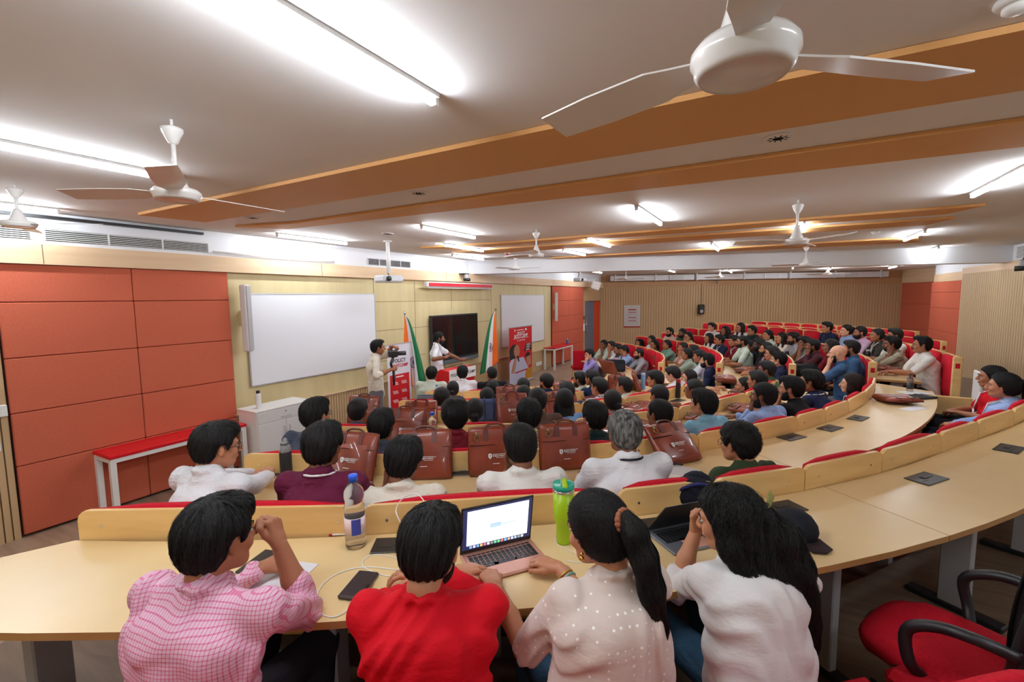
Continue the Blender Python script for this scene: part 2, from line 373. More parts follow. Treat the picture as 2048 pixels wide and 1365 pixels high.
# ---- orange recess and slatted wall on the right
padded('wall_right_recess', FW1+FD*.0, (5.6, 22.6), [0, 1.0, 2.0, 2.86], [0, 1], .03)
mb = MB(); mb.poly([(*FW1, 2.86), (5.6, 22.6, 2.86), (5.6, 22.6, CEIL), (*FW1, CEIL)], (-.05, -.1, 0)); struct('trim_3', mb, m_trim)
padded('wall_right_red_panels', (4.86, 21.0), (4.86, 15.4), [0, 1.2, 1.95, 2.45, 2.8], [0, .5, 1], .05, noisy('coral_fabric', srgb(190, 96, 72), srgb(196, 102, 78), 60, (1, 1, 1), .9, .1))
mb = MB(); mb.poly([(4.86, 21.0, 2.8), (4.86, 15.4, 2.8), (4.86, 15.4, 3.06), (4.86, 21.0, 3.06)], (.1, 0, 0)); struct('trim_4', mb, m_trim)
mb = MB(); mb.poly([(4.88, 21.0, 0), (5.7, 22.7, 0), (5.7, 22.7, CEIL), (4.88, 21.0, CEIL)], (.15, 0, 0)); mb.poly([(4.9, 21.0, 3.06), (4.9, 15.4, 3.06), (4.9, 15.4, CEIL), (4.9, 21.0, CEIL)], (.1, 0, 0)); struct('wall_right_upper', mb, m_white)
slat_wall('wall_right', (4.2, 6.0), (4.2, 15.8), 0, 2.9, 0.11, slat_mat('slatted_oak_right', srgb(196, 170, 134), srgb(208, 182, 146)), gap=.016, gm=mat('slat_groove_light', srgb(176, 150, 116), .8))
mb = MB(); mb.poly([(4.185, 6.0, 2.9), (4.185, 15.8, 2.9), (4.185, 15.8, 3.05), (4.185, 6.0, 3.05)], (.08, 0, 0)); mb.poly([(4.2, 15.8, 0), (4.95, 15.8, 0), (4.95, 15.8, 3.05), (4.2, 15.8, 3.05)], (0, -.08, 0)); struct('trim_5', mb, m_trim)
mb = MB(); mb.poly([(4.25, -3, 3.05), (4.25, 15.8, 3.05), (4.25, 15.8, CEIL), (4.25, -3, CEIL)], (.1, 0, 0)); mb.poly([(4.3, -3, 0), (4.3, 6.0, 0), (4.3, 6.0, 3.05), (4.3, -3, 3.05)], (.1, 0, 0)); struct('wall_right_near', mb, m_white)
mb = MB(); mb.poly([(-7, -2.6, 0), (4.4, -2.6, 0), (4.4, -2.6, CEIL), (-7, -2.6, CEIL)], (0, -.1, 0)); struct('wall_near', mb, m_ply)
# ================================================================ ceiling fittings
def tube_light():
    t = thing('tube_light', '', 'light')
    mb = MB(); mb.box((0, 0, -.012), (.045, 1.24, .024), bev=.004); mb.build('batten', m_wpl, t)
    mb = MB(); mb.tube([(0, -.59, -.042), (0, .59, -.042)], .018, 10); mb.build('glow_tube', m_tube, t, True)
    for s_ in (-1, 1):
        mb = MB(); mb.box((0, s_*.605, -.03), (.034, .022, .055)); mb.build('end_holder', m_wpl, t)
    return t
TL = [(-1.4, 1.16, 'bright tube light nearest the camera, above the centre of the nearest desk'), (-3.93, 1.14, 'tube light at the left edge, beside the second ceiling fan'),
      (-6.28, 1.25, 'tube light close to the air grilles at the far left'), (-6.07, 4.68, 'tube light above the large left whiteboard'), (-3.94, 5.25, 'tube light to the right of the white projector pole'),
      (-4.9, 6.95, 'tube light halfway along the ceiling above the projector screen case, nearer of two'), (-5.96, 8.6, 'small tube light closest to the screen case and the white beam'),
      (-1.26, 5.5, 'tube light between the wide orange strips and the far fans, mounted alone mid-ceiling'), (-2.59, 7.62, 'tube light crossing the thin orange strips right of the middle ceiling fan'),
      (-3.58, 9.0, 'farthest small tube light before the beam, right of the middle fan'), (-.97, 9.6, 'small tube light left of the right-hand fans, near the beam'),
      (1.96, 9.7, 'tube light near the white smoke detector at the right end of the ceiling'), (1.62, 5.4, 'bright tube light at the right edge of the photo'), (.33, 7.6, 'tube light glowing behind the top of the right ceiling fan'),
      (-1.4, -.15, 'tube light in line behind the nearest one, just above the camera')]
proto = tube_light()
for i, (x, y, lb) in enumerate(TL):
    o = proto if i == 0 else dup(proto, (x, y, CEIL), 0)
    o.location = (x, y, CEIL); o['label'] = lb; o['group'] = 'tube lights on the ceiling'
for x, y, lb in [(1.6, 1.2, 'right above the red swivel chair'), (-3.9, -1.6, 'behind the camera on the left'), (1.6, -1.6, 'behind the camera on the right')]:
    dup(proto, (x, y, CEIL), 0, 'tube light on the ceiling ' + lb, 'tube lights on the ceiling')
far_l = dup(proto, (3.0, 17.5, CEIL-.02), 0, 'tube light beyond the beam beside the orange recess', 'tube lights on the ceiling')
dup(proto, (3.55, 20.0, CEIL-.02), 0, 'tube light beyond the beam close to the far slatted wall', 'tube lights on the ceiling')
for (x, y), lb in zip(((-4.6, 13.6), (-1.2, 14.6), (-3.2, 17.5), (.6, 18.0), (1.6, 14.6), (-5.6, 16.2), (1.8, 20.5), (-1.4, 19.5), (2.9, 13.0)), ('near the stage wall', 'at the middle', 'above the second row', 'above the last rows', 'just past the beam on the right', 'nearest the grey door', 'in front of the orange recess', 'nearest the poster', 'beside the right slatted wall')):
    dup(proto, (x, y, CEIL-.01), 0, 'added unseen tube light beyond the beam, ' + lb, 'tube lights on the ceiling')  # tubes added out of sight behind the beam to brighten the far end
# ---- ceiling fans, at rest
m_fan = mat('fan_enamel', srgb(226, 224, 222), 0.25, 0.5, coat=.4)
def fan(drop=.36):
    t = thing('ceiling_fan', '', 'fan')
    mb = MB(); mb.tube([(0, 0, 0), (0, 0, -.035)], .008, 6, 0); mb.lathe([(.012, -.03), (.052, -.045), (.05, -.06), (.022, -.115), (.013, -.125)], n=20); mb.build('ceiling_canopy', m_fan, t, True)
    mb = MB(); mb.tube([(0, 0, -.12), (0, 0, -drop+.1)], .0115, 10); mb.build('downrod', m_fan, t, True)
    mb = MB(); mb.lathe([(.016, -drop+.135), (.03, -drop+.1), (.055, -drop+.03), (.07, -drop+.012)], n=24); mb.build('lower_canopy', m_fan, t, True)
    mb = MB(); mb.lathe([(.03, -drop+.02), (.098, -drop+.012), (.112, -drop-.002), (.113, -drop-.016), (.106, -drop-.024), (.104, -drop-.036), (.092, -drop-.046), (.086, -drop-.042), (.03, -drop-.046), (0.0001, -drop-.047)], n=36); mb.build('motor_housing', m_fan, t, True)
    for k in range(3):
        a = 2*math.pi*k/3; R_ = Rz(a)@Ry(-.16)
        mb = MB(); V = []
        xs = [.1, .16, .22, .40, .58]; ws = [.03, .045, .062, .066, .058]
        for x, w in zip(xs, ws): V += [(x, -w, .001), (x, w, .001), (x, w, -.003), (x, -w, -.003)]
        Fc = []
        for i in range(4):
            b = i*4
            for j in range(4): Fc.append((b+j, b+(j+1) % 4, b+4+(j+1) % 4, b+4+j))
        Fc += [(3, 2, 1, 0), (16, 17, 18, 19)]
        Vr = np.array(V)@Rx(.2).T@Rz(a).T+np.array((0, 0, -drop-.006)); mb.add(Vr, Fc); mb.build('blade', m_fan, t)
    return t
fp = fan(.36)
FN = [(-2.77, 1.30, .37, rad(-30), 'white ceiling fan hanging over the red padded wall at the left'), (-5.33, 1.33, .30, rad(37), 'white ceiling fan at the left edge, its blade reaching the wall grilles'),
      (-2.92, 5.89, .34, rad(48), 'white ceiling fan in the middle, nearest to the red sprinkler detector'), (.2, 5.53, .40, rad(-45), 'white ceiling fan on the right under the glowing tube, the larger of two overlapping'),
      (.55, 10.56, .36, rad(-70), 'small white ceiling fan in front of the white beam at the right'), (-5.1, 9.22, .28, .2, 'small white ceiling fan above the projector screen case'),
      (-.07, 1.14, .43, rad(41), 'large white ceiling fan overhead at the top right')]
for i, (x, y, dz, rz, lb) in enumerate(FN):
    o = fp if i == 0 else dup(fp, (x, y, CEIL), rz); o.location = (x, y, CEIL); o.rotation_euler = (0, 0, rz); o['label'] = lb; o['group'] = 'ceiling fans'
    o.scale = (1, 1, dz/.36) if i not in (6,) else (.95, .95, dz/.36)
for (px, py), lb in zip([(1252, 553), (1440, 552), (1655, 548)], ['left', 'middle', 'right']):
    d = ray(px, py); t = 15.6/np.linalg.norm(d[:2])
    dup(fp, (d[0]*t, d[1]*t, CEIL), .4, {'left': 'tiny ceiling fan beyond the beam, above the poster wall', 'middle': 'tiny ceiling fan beyond the beam, above the black wall speaker', 'right': 'tiny ceiling fan beyond the beam, close to the orange recess'}[lb], 'ceiling fans')
# ---- detectors, small ceiling roses
def detector(x, y, lb, name='smoke_detector', cat='detector', red=False):
    t = thing(name, lb, cat, (x, y, CEIL))
    mb = MB(); mb.lathe([(.055, 0), (.058, -.012), (.05, -.022), (.04, -.024)], n=20); mb.build('base_ring', m_wpl, t, True)
    mb = MB(); mb.lathe([(.036, -.02), (.036, -.038), (.02, -.048), (0.0001, -.05)], n=16); mb.build('sensor_dome', mat('alarm_red', srgb(190, 24, 30), .4) if red else m_wpl, t, True)
detector(1.35, 8.96, 'white round smoke detector on the ceiling at the right')
detector(.66, 2.19, 'white detector cut by the top right corner of the photo')
detector(-4.9, 8.5, 'small red and white alarm dome left of the middle ceiling fan', 'alarm_dome', 'alarm', True)
def rose(x, y, lb):
    t = thing('ceiling_speaker', lb, 'speaker', (x, y, CEIL-.001))
    mb = MB(); mb.lathe([(.085, 0), (.085, -.006), (.078, -.008)], n=28); mb.build('bezel', m_ceil, t)
    mb = MB(); mb.lathe([(.03, -.0085), (.03, -.0095)], n=16)
    for k in range(10):
        a = k*math.pi/5; mb.box((.048*math.cos(a), .048*math.sin(a), -.009), (.02, .007, .002), Rz(a))
    mb.build('slotted_grille', m_dark, t)
rose(-2.79, 3.26, 'round ceiling speaker between the two wide orange strips near the middle'); rose(-5.2, 3.2, 'round ceiling speaker between the orange strips at their left end')
rose(0, 3.3, 'round ceiling speaker with dark slots between orange strips on the right'); rose(-4.88, 5.0, 'round ceiling speaker beside the projector pole')
# ---- air grilles in the white band of the stage wall
def grille(y0, y1, z0, z1, n, lb, mslat):
    t = thing('air_grille', lb, 'vent', (XW+.002, (y0+y1)/2, (z0+z1)/2)); L = y1-y0; h = z1-z0
    mb = MB(); mb.box((0, 0, 0), (.004, L, h)); mb.build('backing', m_dark, t)
    for k in range(n+1):
        mb = MB(); mb.box((.012, -L/2+L*k/n, 0), (.02, .012, h)); mb.build('frame_bar', m_wpl, t)
    mb = MB()
    for k in range(6): mb.box((.012, 0, -h/2+h*(k+.5)/6), (.016, L, .006), Ry(.4))
    mb.build('louvres', mslat, t)
grille(-.6, 1.75, 3.09, 3.21, 4, 'long dark slotted air grille at the far left above the wood trim', m_wpl)
grille(1.85, 3.47, 3.09, 3.21, 3, 'slotted air grille directly above the red padded panels', m_wpl)
grille(6.3, 7.48, 3.09, 3.21, 4, 'grey air grille behind the projector pole', m_grey)
mb = MB(); mb.box((XW+.03, 2.3, 3.33), (.06, 2.2, .03), Rz(0)); tag(mb.build('cable_channel', m_black), 'thin black channel where the ceiling meets the left wall', 'channel')
mb = MB(); mb.tube([(XW+.06, 3.5, 3.1), (XW+.06, 4.4, 3.085), (XW+.06, 5.5, 3.09)], .012, 6); mb.tube([(XW+.05, 5.5, 3.09), (XW+.05, 5.5, 3.36)], .012, 6); tag(mb.build('conduit', m_wpl, None, True), 'white conduit on the trim above the left whiteboard', 'conduit')
# right wall upper grille, box and camera
t = thing('air_grille', 'white louvred air grille high on the right wall', 'vent', (4.17, 12.55, 3.2))
mb = MB(); mb.box((0, 0, 0), (.03, .5, .26)); mb.build('surround', m_wpl, t)
mb = MB()
for k in range(8): mb.box((-.02, 0, -.1+k*.028), (.01, .42, .01)); 
mb.build('louvres', m_black, t)
mb = MB(); mb.box((4.1, 13.6, 3.34), (.12, .5, .06), bev=.01); tag(mb.build('emergency_light', m_wpl), 'white box light at the top of the right wall beside the air grille', 'light')
def ptz(loc, rz, lb, s_=1.0):
    t = thing('video_camera', lb, 'camera', loc, rz)
    mb = MB(); mb.box((0, -.12*s_, .1*s_), (.24*s_, .26*s_, .03*s_), bev=.005); mb.build('wall_shelf', m_black, t)
    mb = MB(); mb.box((0, 0, .03*s_), (.1*s_, .1*s_, .12*s_), bev=.02*s_); mb.build('swivel_base', m_grey, t)
    mb = MB(); mb.tube([(0, -.08*s_, -.05*s_), (0, .1*s_, -.06*s_)], .045*s_, 14); mb.build('lens_barrel', m_black, t, True)
ptz((4.02, 12.05, 2.93), rad(70), 'black and grey camera on a bracket high on the right wall', 1.1)
ptz((-6.45, 9.2, 2.93), rad(-90), 'small camera on a bracket above the projector screen case', .9)
ptz((*(FW0+FD*4.9+n2*.2), 3.02), rad(180), 'tiny camera hanging from the duct above the black wall speaker', .6)
# ================================================================ desks and seats
def bulge(R, deg):
    """the nearest row opens out slightly towards the aisle"""
    return R+(.0092*max(-58-deg, 0) if 7.9 < R < 8.7 and deg < 0 else 0)+(.058*(max(deg+30.0, 0)/4)**1.3 if abs(R-7.95) < 1.2 and R > 7.94 and deg < -8 else 0)
def arc_slab(mb, R0, R1, z0, z1, t0, t1, n, mi_top=0, mi_side=1, t0b=None, t1b=None):
    """annular slab; t0b/t1b = angles of the outer edge's ends"""
    t0b = t0 if t0b is None else t0b; t1b = t1 if t1b is None else t1b
    V = []; F_ = []; Mi = []
    for i in range(n+1):
        a = rad(t0+(t1-t0)*i/n); b = rad(t0b+(t1b-t0b)*i/n)
        r0_, r1_ = bulge(R0, math.degrees(a)), bulge(R1, math.degrees(b)); V += [cyl(r0_, a, z0), cyl(r1_, b, z0), cyl(r0_, a, z1), cyl(r1_, b, z1)]
    for i in range(n):
        a, b = i*4, i*4+4
        for q, mi in (((a+2, a+3, b+3, b+2), mi_top), ((a, b, b+1, a+1), mi_side), ((a, a+2, b+2, b), mi_side), ((a+1, b+1, b+3, a+3), mi_side)):
            F_.append(q); Mi.append(mi)
    e = n*4
    F_ += [(0, 1, 3, 2), (e, e+2, e+3, e+1)]; Mi += [mi_side, mi_side]
    b0 = mb.n; mb.add(V, F_); mb.m[-len(F_):] = Mi
DESK_TOP = [z+.74 for z in FLR]
def desk(k, t0, t1, lb, seams=(), t0b=None, t1b=None, group=None, legs=None):
    z = DESK_TOP[k]; R0 = RK[k]+.025; R1 = RK[k]+(.605 if k == 0 else .575)
    t = thing('curved_desk', lb, 'desk', (0, 0, 0), 0, group)
    tt = [t0]+list(seams)+[t1]; tb = [t0b or t0]+list(seams)+[t1b or t1]
    for a, b, a2, b2 in zip(tt[:-1], tt[1:], tb[:-1], tb[1:]):
        mb = MB(); g = .012*57.3/RK[k]/6
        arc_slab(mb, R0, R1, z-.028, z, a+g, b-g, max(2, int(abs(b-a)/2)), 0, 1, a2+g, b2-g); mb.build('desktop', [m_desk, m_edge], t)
    mb = MB(); arc_slab(mb, R0+.10, R0+.118, z-.36, z-.03, t0+1, t1-1, max(2, int((t1-t0)/2)), 0, 0); mb.build('modesty_panel', m_modesty, t)
    n = max(2, int(round((t1-t0)*rad(1)*RK[k]/1.1)))
    for i in range(n+1):
        a = rad(t0+1.5+(t1-t0-3)*i/n); p = cyl(bulge(RK[k]+.34, math.degrees(a)), a)
        R_ = Rz(a)
        mb = MB(); mb.box((*p[:2], FLR[k]+.37), (.14, .05, .68), R_, bev=.006); lg = mb.build('leg', m_grey, t)
        mb = MB(); mb.box((*p[:2], FLR[k]+.018), (.44, .075, .036), R_, bev=.008); mb.build('foot_bar', m_black, lg)
    return t
SEAT_MESH = {}
def seat_meshes(w, h, style):
    key = (round(w, 3), round(h, 3), style)
    if key in SEAT_MESH: return SEAT_MESH[key]
    # local: +y is the way the sitter faces, back panel at y=0 .. outer side y<0; z=0 tier floor
    r = .045 if style == 'panel' else .03
    def outline(w2, z0, z1, y, r):
        pts = [(-w2, y, z0), (w2, y, z0), (w2, y, z1-r)]
        pts += [(w2-r+r*math.cos(a), y, z1-r+r*math.sin(a)) for a in (rad(30), rad(60), rad(90))]
        pts += [(-w2+r-r*math.sin(a), y, z1-r+r*math.cos(a)) for a in (0, rad(30), rad(60), rad(90))]
        return pts
    g = .003
    mb = MB(); mb.poly(outline(w/2-g, .34, h, -.022, r), (0, .022, 0), 0)
    if style == 'panel':
        for sx in (-1, 1):
            mb.lathe([(.0001, .002), (.007, .002), (.007, 0)], (sx*(w/2-.11), -.022, h-.075), 8, 1, Rx(math.pi/2))
    back = mb.mesh('backrest', [m_beech, m_chrome])
    mb = MB()
    cw = w/2-.045
    th = .05
    zt = h+.012 if style == 'panel' else h-.012
    V = []; nx, nz = 5, 4
    # cushion with a soft crowned front
    for j in range(nz+1):
        for i in range(nx+1):
            u = i/nx*2-1; v = j/nz*2-1
            y = .003+th*(1-.28*abs(u)**3)*(1-.32*abs(v)**4)
            zt2 = zt-.022*abs(u)**4
            V.append((u*cw, y, .50+(zt2-.50)*(j/nz)))
    nb = len(V)
    for j in range(nz+1):
        for i in range(nx+1):
            u = i/nx*2-1; V.append((u*cw, .001, .50+(zt-.022*abs(u)**4-.50)*(j/nz)))
    Fc = []
    for j in range(nz):
        for i in range(nx):
            a = j*(nx+1)+i; Fc.append((a, a+1, a+nx+2, a+nx+1)); Fc.append((nb+a, nb+a+nx+1, nb+a+nx+2, nb+a+1))
    for i in range(nx):
        Fc.append((i, nb+i, nb+i+1, i+1)); a = nz*(nx+1)+i; Fc.append((a, a+1, nb+a+1, nb+a))
    for j in range(nz):
        a = j*(nx+1); Fc.append((a, a+nx+1, nb+a+nx+1, nb+a)); a += nx; Fc.append((a, nb+a, nb+a+nx+1, a+nx+1))
    mb.add(V, Fc); cush = mb.mesh('back_cushion', m_fab, True)
    mb = MB(); mb.box((0, .27, .43), (w-.1, .42, .075), bev=.025); seat = mb.mesh('seat', m_fab)
    mb = MB(); mb.box((0, .1, .22), (.06, .08, .38)); mb.box((0, .14, .012), (.3, .26, .024)); leg = mb.mesh('leg', m_grey)
    SEAT_MESH[key] = (back, cush, seat, leg); return SEAT_MESH[key]
def seat(R, th0, th1, zf, h, lb, group, style='panel', side=False):
    pa, pb = cyl(bulge(R, th0), rad(th0)), cyl(bulge(R, th1), rad(th1)); w = float(np.linalg.norm(pb-pa)); tm = math.atan2(pb[1]-pa[1], pb[0]-pa[0])-math.pi/2
    back, cush, st, leg = seat_meshes(w, h, style)
    p = (pa+pb)/2; p[2] = zf
    t = thing('auditorium_seat', lb, 'seat', p, tm+math.pi/2, group)
    link('backrest', back, t); link('back_cushion', cush, t); link('seat', st, t); link('leg', leg, t)
    if side:
        sx = side*(w/2)
        mb = MB(); mb.box((sx, .0, (h+.1)/2), (.03, .10, h-.1), bev=.012); e = mb.build('end_panel', m_beech, t)
        mb = MB(); mb.box((sx+side*.017, .0, h-.12), (.004, .045, .065)); mb.build('row_plate', m_fab, e)
    return t
# block nearest the camera: seam angles of the seat backs (degrees about the centre)
PAN = {0: [-68.2, -58.8, -49.9, -46, -41.6, -36.7, -31.2, -26.8, -21.8, -17, -12.2],
       1: [-68, -59.5, -51, -46, -40.8, -36.2, -31.3, -27.3, -22.8, -17.5, -12.8, -8.6]}
names = {0: 'row nearest the camera', 1: 'second row from the camera', 2: 'third row from the camera', 3: 'fourth row from the camera', 4: 'fifth row from the camera', 5: 'front row'}
for k in range(6):
    if k in PAN: ss = PAN[k]
    else:
        n = int(round(57*rad(1)*RK[k]/.62)); ss = [-69+i*(58.5/n) for i in range(n+1)]
    for i, (a, b) in enumerate(zip(ss[:-1], ss[1:])):
        zf = FLR[k+1]
        h = FLR[k]+.88-zf
        seat(RK[k], a, b, zf, h, 'wood-backed red seat, %s from the left in the %s' % (ORD[i], names[k]), 'wood-backed seats of the near block', 'panel', side=(-1 if i == 0 else (1 if i == len(ss)-2 else 0)) if False else False)
desk(0, -68.3, -10.5, 'long curved pale desk nearest the camera where four people sit', seams=(-40.5,), t0b=-72.5, t1b=-11, group='curved desks of the near block')
for k, lb in ((1, 'second curved desk, carrying the upright brown bags and rounded at its right end'), (2, 'third curved desk from the camera, behind the maroon shirt and light blue shirt'), (3, 'fourth curved desk from the camera, crowded with brown bags and a denim bag'),
              (4, 'fifth curved desk from the camera, with the grey pouch'), (5, 'curved desk closest to the podium')):
    desk(k, -68.5, (-5.0 if k == 1 else -8.0), lb, seams=(-38.,), t1b=(-7.5 if k == 1 else -9.0), group='curved desks of the near block')
# block beyond the aisle
TOPB = {1: 1.61, 2: 1.49, 3: 1.40, 4: 1.35, 5: 1.25}
n2_ = {5: 'front', 4: 'second', 3: 'third', 2: 'fourth', 1: 'fifth', 0: 'sixth', -1: 'last'}
for k in (5, 4, 3, 2, 1, 0, -1):
    if k >= 1: R = RK[k-1]+{1: -.06, 2: .03, 3: .11, 4: .10, 5: .08}[k]; zf = FLR[k]; h = TOPB[k]-zf; t0, t1 = -2.5, 60
    elif k == 0: R, zf, t0, t1 = 8.9, FLR[0], 17.5, 62; h = 1.57-zf
    else: R, zf, t0, t1 = 9.86, 0.63, 29.5, 58; h = 1.60-zf
    if k == 5: t0 = 2
    n = int(round((t1-t0)*rad(1)*R/.56))
    for i in range(n):
        a = t0+(t1-t0)*i/n; b = t0+(t1-t0)*(i+1)/n
        seat(R, a, b, zf, h, 'tall red seat, %s from the aisle in the %s row across the aisle' % (ORD[i], n2_[k]), 'red seats of the far block', 'tall', side=(-1 if i == 0 else False))
    if k >= 1:
        desk(k, (-2.0 if k != 5 else 2.5), 56, 'curved pale desk in front of the %s row across the aisle' % n2_[k], seams=(24,), group='curved desks of the far block')
ring('floor_tier', 9.0, 10.6, 0.63, 12, 62) if False else None
desk_m1 = None
# desks of the two top rows across the aisle
def top_desk(R, z, t0, t1, lb):
    t = thing('curved_desk', lb, 'desk', (0, 0, 0), 0, 'curved desks of the far block')
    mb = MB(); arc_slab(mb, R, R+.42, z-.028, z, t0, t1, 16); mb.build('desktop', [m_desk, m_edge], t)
    for i in range(4):
        a = rad(t0+2+(t1-t0-4)*i/3); p = cyl(R+.2, a); mb = MB(); mb.box((*p[:2], (z+.59)/2), (.14, .05, z-.62), Rz(a)); mb.build('leg', m_grey, t)
top_desk(8.02, FLR[0]+.74, 18, 58, 'curved pale desk in front of the sixth row across the aisle')
top_desk(8.98, .63+.72, 30, 56, 'curved pale desk in front of the last row across the aisle')
# seats of the row the photographer stands behind (bottom right corner)
for i, (a, b, w_) in enumerate([(-45.5, -41.6, 'red cushion with pale wood edge at the bottom right corner'), (-49.4, -45.6, 'seat next to the bottom right corner, right of the woman in white kurta'), (-53.4, -49.5, 'seat the woman in dotted blouse sits on'), (-57.6, -53.5, 'seat the man in red shirt sits on'), (-63.5, -57.7, 'seat the man in pink check sits on')]):
    seat(9.24, a, b, .59, .86, w_, 'wood-backed seats of the near block')
# writing-board table and white end panel beside the aisle at the right
t = thing('aisle_partition', 'white panel and small wooden flap beside the last red seat at the right', 'partition', (*cyl(7.93, rad(-6.8))[:2], FLR[1]), rad(-5))
mb = MB(); mb.box((0.05, .06, .50), (.03, .30, 1.0), bev=.008); mb.build('end_board', m_wpl, t)
mb = MB(); mb.box((-.28, -.05, .42), (.56, .03, .55), bev=.02); mb.build('flap', [m_beech], t)
# ---- office chair at the lower right, and the chairs of the four people in front
def office_chair(loc, rz, lb, arms=True):
    t = thing('office_chair', lb, 'chair', loc, rz, 'swivel chairs of the nearest row')
    mb = MB()
    V = []; prof = [(.0001, .50), (.12, .50), (.2, .495), (.245, .475), (.255, .45), (.245, .42), (.2, .41), (.0001, .41)]
    n = 28
    for r, z in prof:
        for j in range(n):
            a = 2*math.pi*j/n; cx_, sy_ = math.cos(a), math.sin(a); p = 2.0/3.2
            V.append((r*math.copysign(abs(cx_)**p, cx_), r*math.copysign(abs(sy_)**p, sy_)*1.0, z+(.012 if sy_ > .6 else 0)*(-1)))
    Fc = [(i*n+j, i*n+(j+1) % n, (i+1)*n+(j+1) % n, (i+1)*n+j) for i in range(len(prof)-1) for j in range(n)]
    mb.add(V, Fc); mb.build('seat', m_fab, t, True)
    mb = MB(); mb.lathe([(.0001, .405), (.235, .405), (.262, .43), (.262, .445), (.25, .46), (.24, .40), (.1, .38), (.0001, .38)], n=28); mb.build('seat_shell', m_black, t, True)
    mb = MB(); mb.tube([(0, 0, .38), (0, 0, .1)], [.03, .025], 10); mb.build('gas_lift', m_black, t, True)
    for k in range(5):
        a = 2*math.pi*k/5; mb = MB(); mb.tube([(0, 0, .1), (.28*math.cos(a), .28*math.sin(a), .07)], [.028, .018], 6); lg = mb.build('leg', m_black, t)
        mb = MB(); mb.tube([(.28*math.cos(a)-.02*math.sin(a), .28*math.sin(a)+.02*math.cos(a), .03), (.28*math.cos(a)+.02*math.sin(a), .28*math.sin(a)-.02*math.cos(a), .03)], .03, 10); mb.build('caster', m_black, lg)
    mb = MB(); nx, nz = 8, 8; V = []
    for s_ in (0, .012):
        for j in range(nz+1):
            for i in range(nx+1):
                u = i/nx*2-1; v = j/nz; w = .21*(1-.25*(2*v-1)**2*.6); V.append((u*w, -.24-s_-.05*(v-.3)**2+.05*u*u, .56+.42*v))
    nb = (nx+1)*(nz+1); Fc = []
    for j in range(nz):
        for i in range(nx):
            a = j*(nx+1)+i; Fc += [(a, a+1, a+nx+2, a+nx+1), (nb+a, nb+a+nx+1, nb+a+nx+2, nb+a+1)]
    mb.add(V, Fc); mb.build('mesh_back', mat('mesh_black', (.02, .022, .026), .8), t)
    fr = [(-.2, -.2, .56), (-.22, -.23, .77), (-.19, -.27, .98), (0, -.31, 1.0), (.19, -.27, .98), (.22, -.23, .77), (.2, -.2, .56), (0, -.26, .54), (-.2, -.2, .56)]
    mb = MB(); mb.tube(smooth_path(fr, 5), .016, 8); mb.tube([(0, -.26, .56), (0, -.24, .44), (0, -.1, .4)], .022, 8); mb.build('back_frame', m_black, t, True)
    if arms:
        for s_ in (-1, 1):
            mb = MB(); mb.tube(smooth_path([(s_*.2, -.02, .42), (s_*.29, .02, .5), (s_*.29, .04, .62), (s_*.285, -.03, .68), (s_*.28, -.13, .70), (s_*.24, -.23, .68)], 5), .02, 10); mb.build('armrest', m_black, t, True)
    return t
def smooth_path(P, k):
    P = [np.array(p, float) for p in P]; out = []
    for i in range(len(P)-1):
        p0 = P[max(i-1, 0)]; p1 = P[i]; p2 = P[i+1]; p3 = P[min(i+2, len(P)-1)]
        for j in range(k):
            t = j/k; out.append(.5*((2*p1)+(-p0+p2)*t+(2*p0-5*p1+4*p2-p3)*t*t+(-p0+3*p1-3*p2+p3)*t**3))
    out.append(P[-1]); return out
oc = office_chair((*at_z(1895, 1300, .59+.45)[:2], .59), rad(60), 'red swivel chair with black curved armrests at the bottom right')
# ================================================================ smooth bodies: distance fields meshed with surface nets
BIG = 1.0
def smin(a, b, k):
    h = np.clip(.5+.5*(b-a)/k, 0, 1); return b*(1-h)+a*h-k*h*(1-h)
def d_cap(P, a, b, ra, rb, xd=None, f=1.0):
    a = np.asarray(a, float); b = np.asarray(b, float)
    Q = P-a; ba = b-a
    if xd is not None:
        xd = np.asarray(xd, float); c = (Q@xd)*(1-1/f); Q = Q-c[..., None]*xd; ba = ba-(ba@xd)*(1-1/f)*xd
    L = ba@ba+1e-12; t = np.clip((Q@ba)/L, 0, 1)
    d = np.sqrt(((Q-t[..., None]*ba)**2).sum(-1))-(ra+(rb-ra)*t)
    return d
def d_ell(P, c, r, R=None):
    Q = P-np.asarray(c, float)
    if R is not None: Q = Q@np.asarray(R)
    r = np.asarray(r, float); k0 = np.sqrt(((Q/r)**2).sum(-1)); k1 = np.sqrt(((Q/r**2)**2).sum(-1))+1e-9
    return k0*(k0-1)/k1
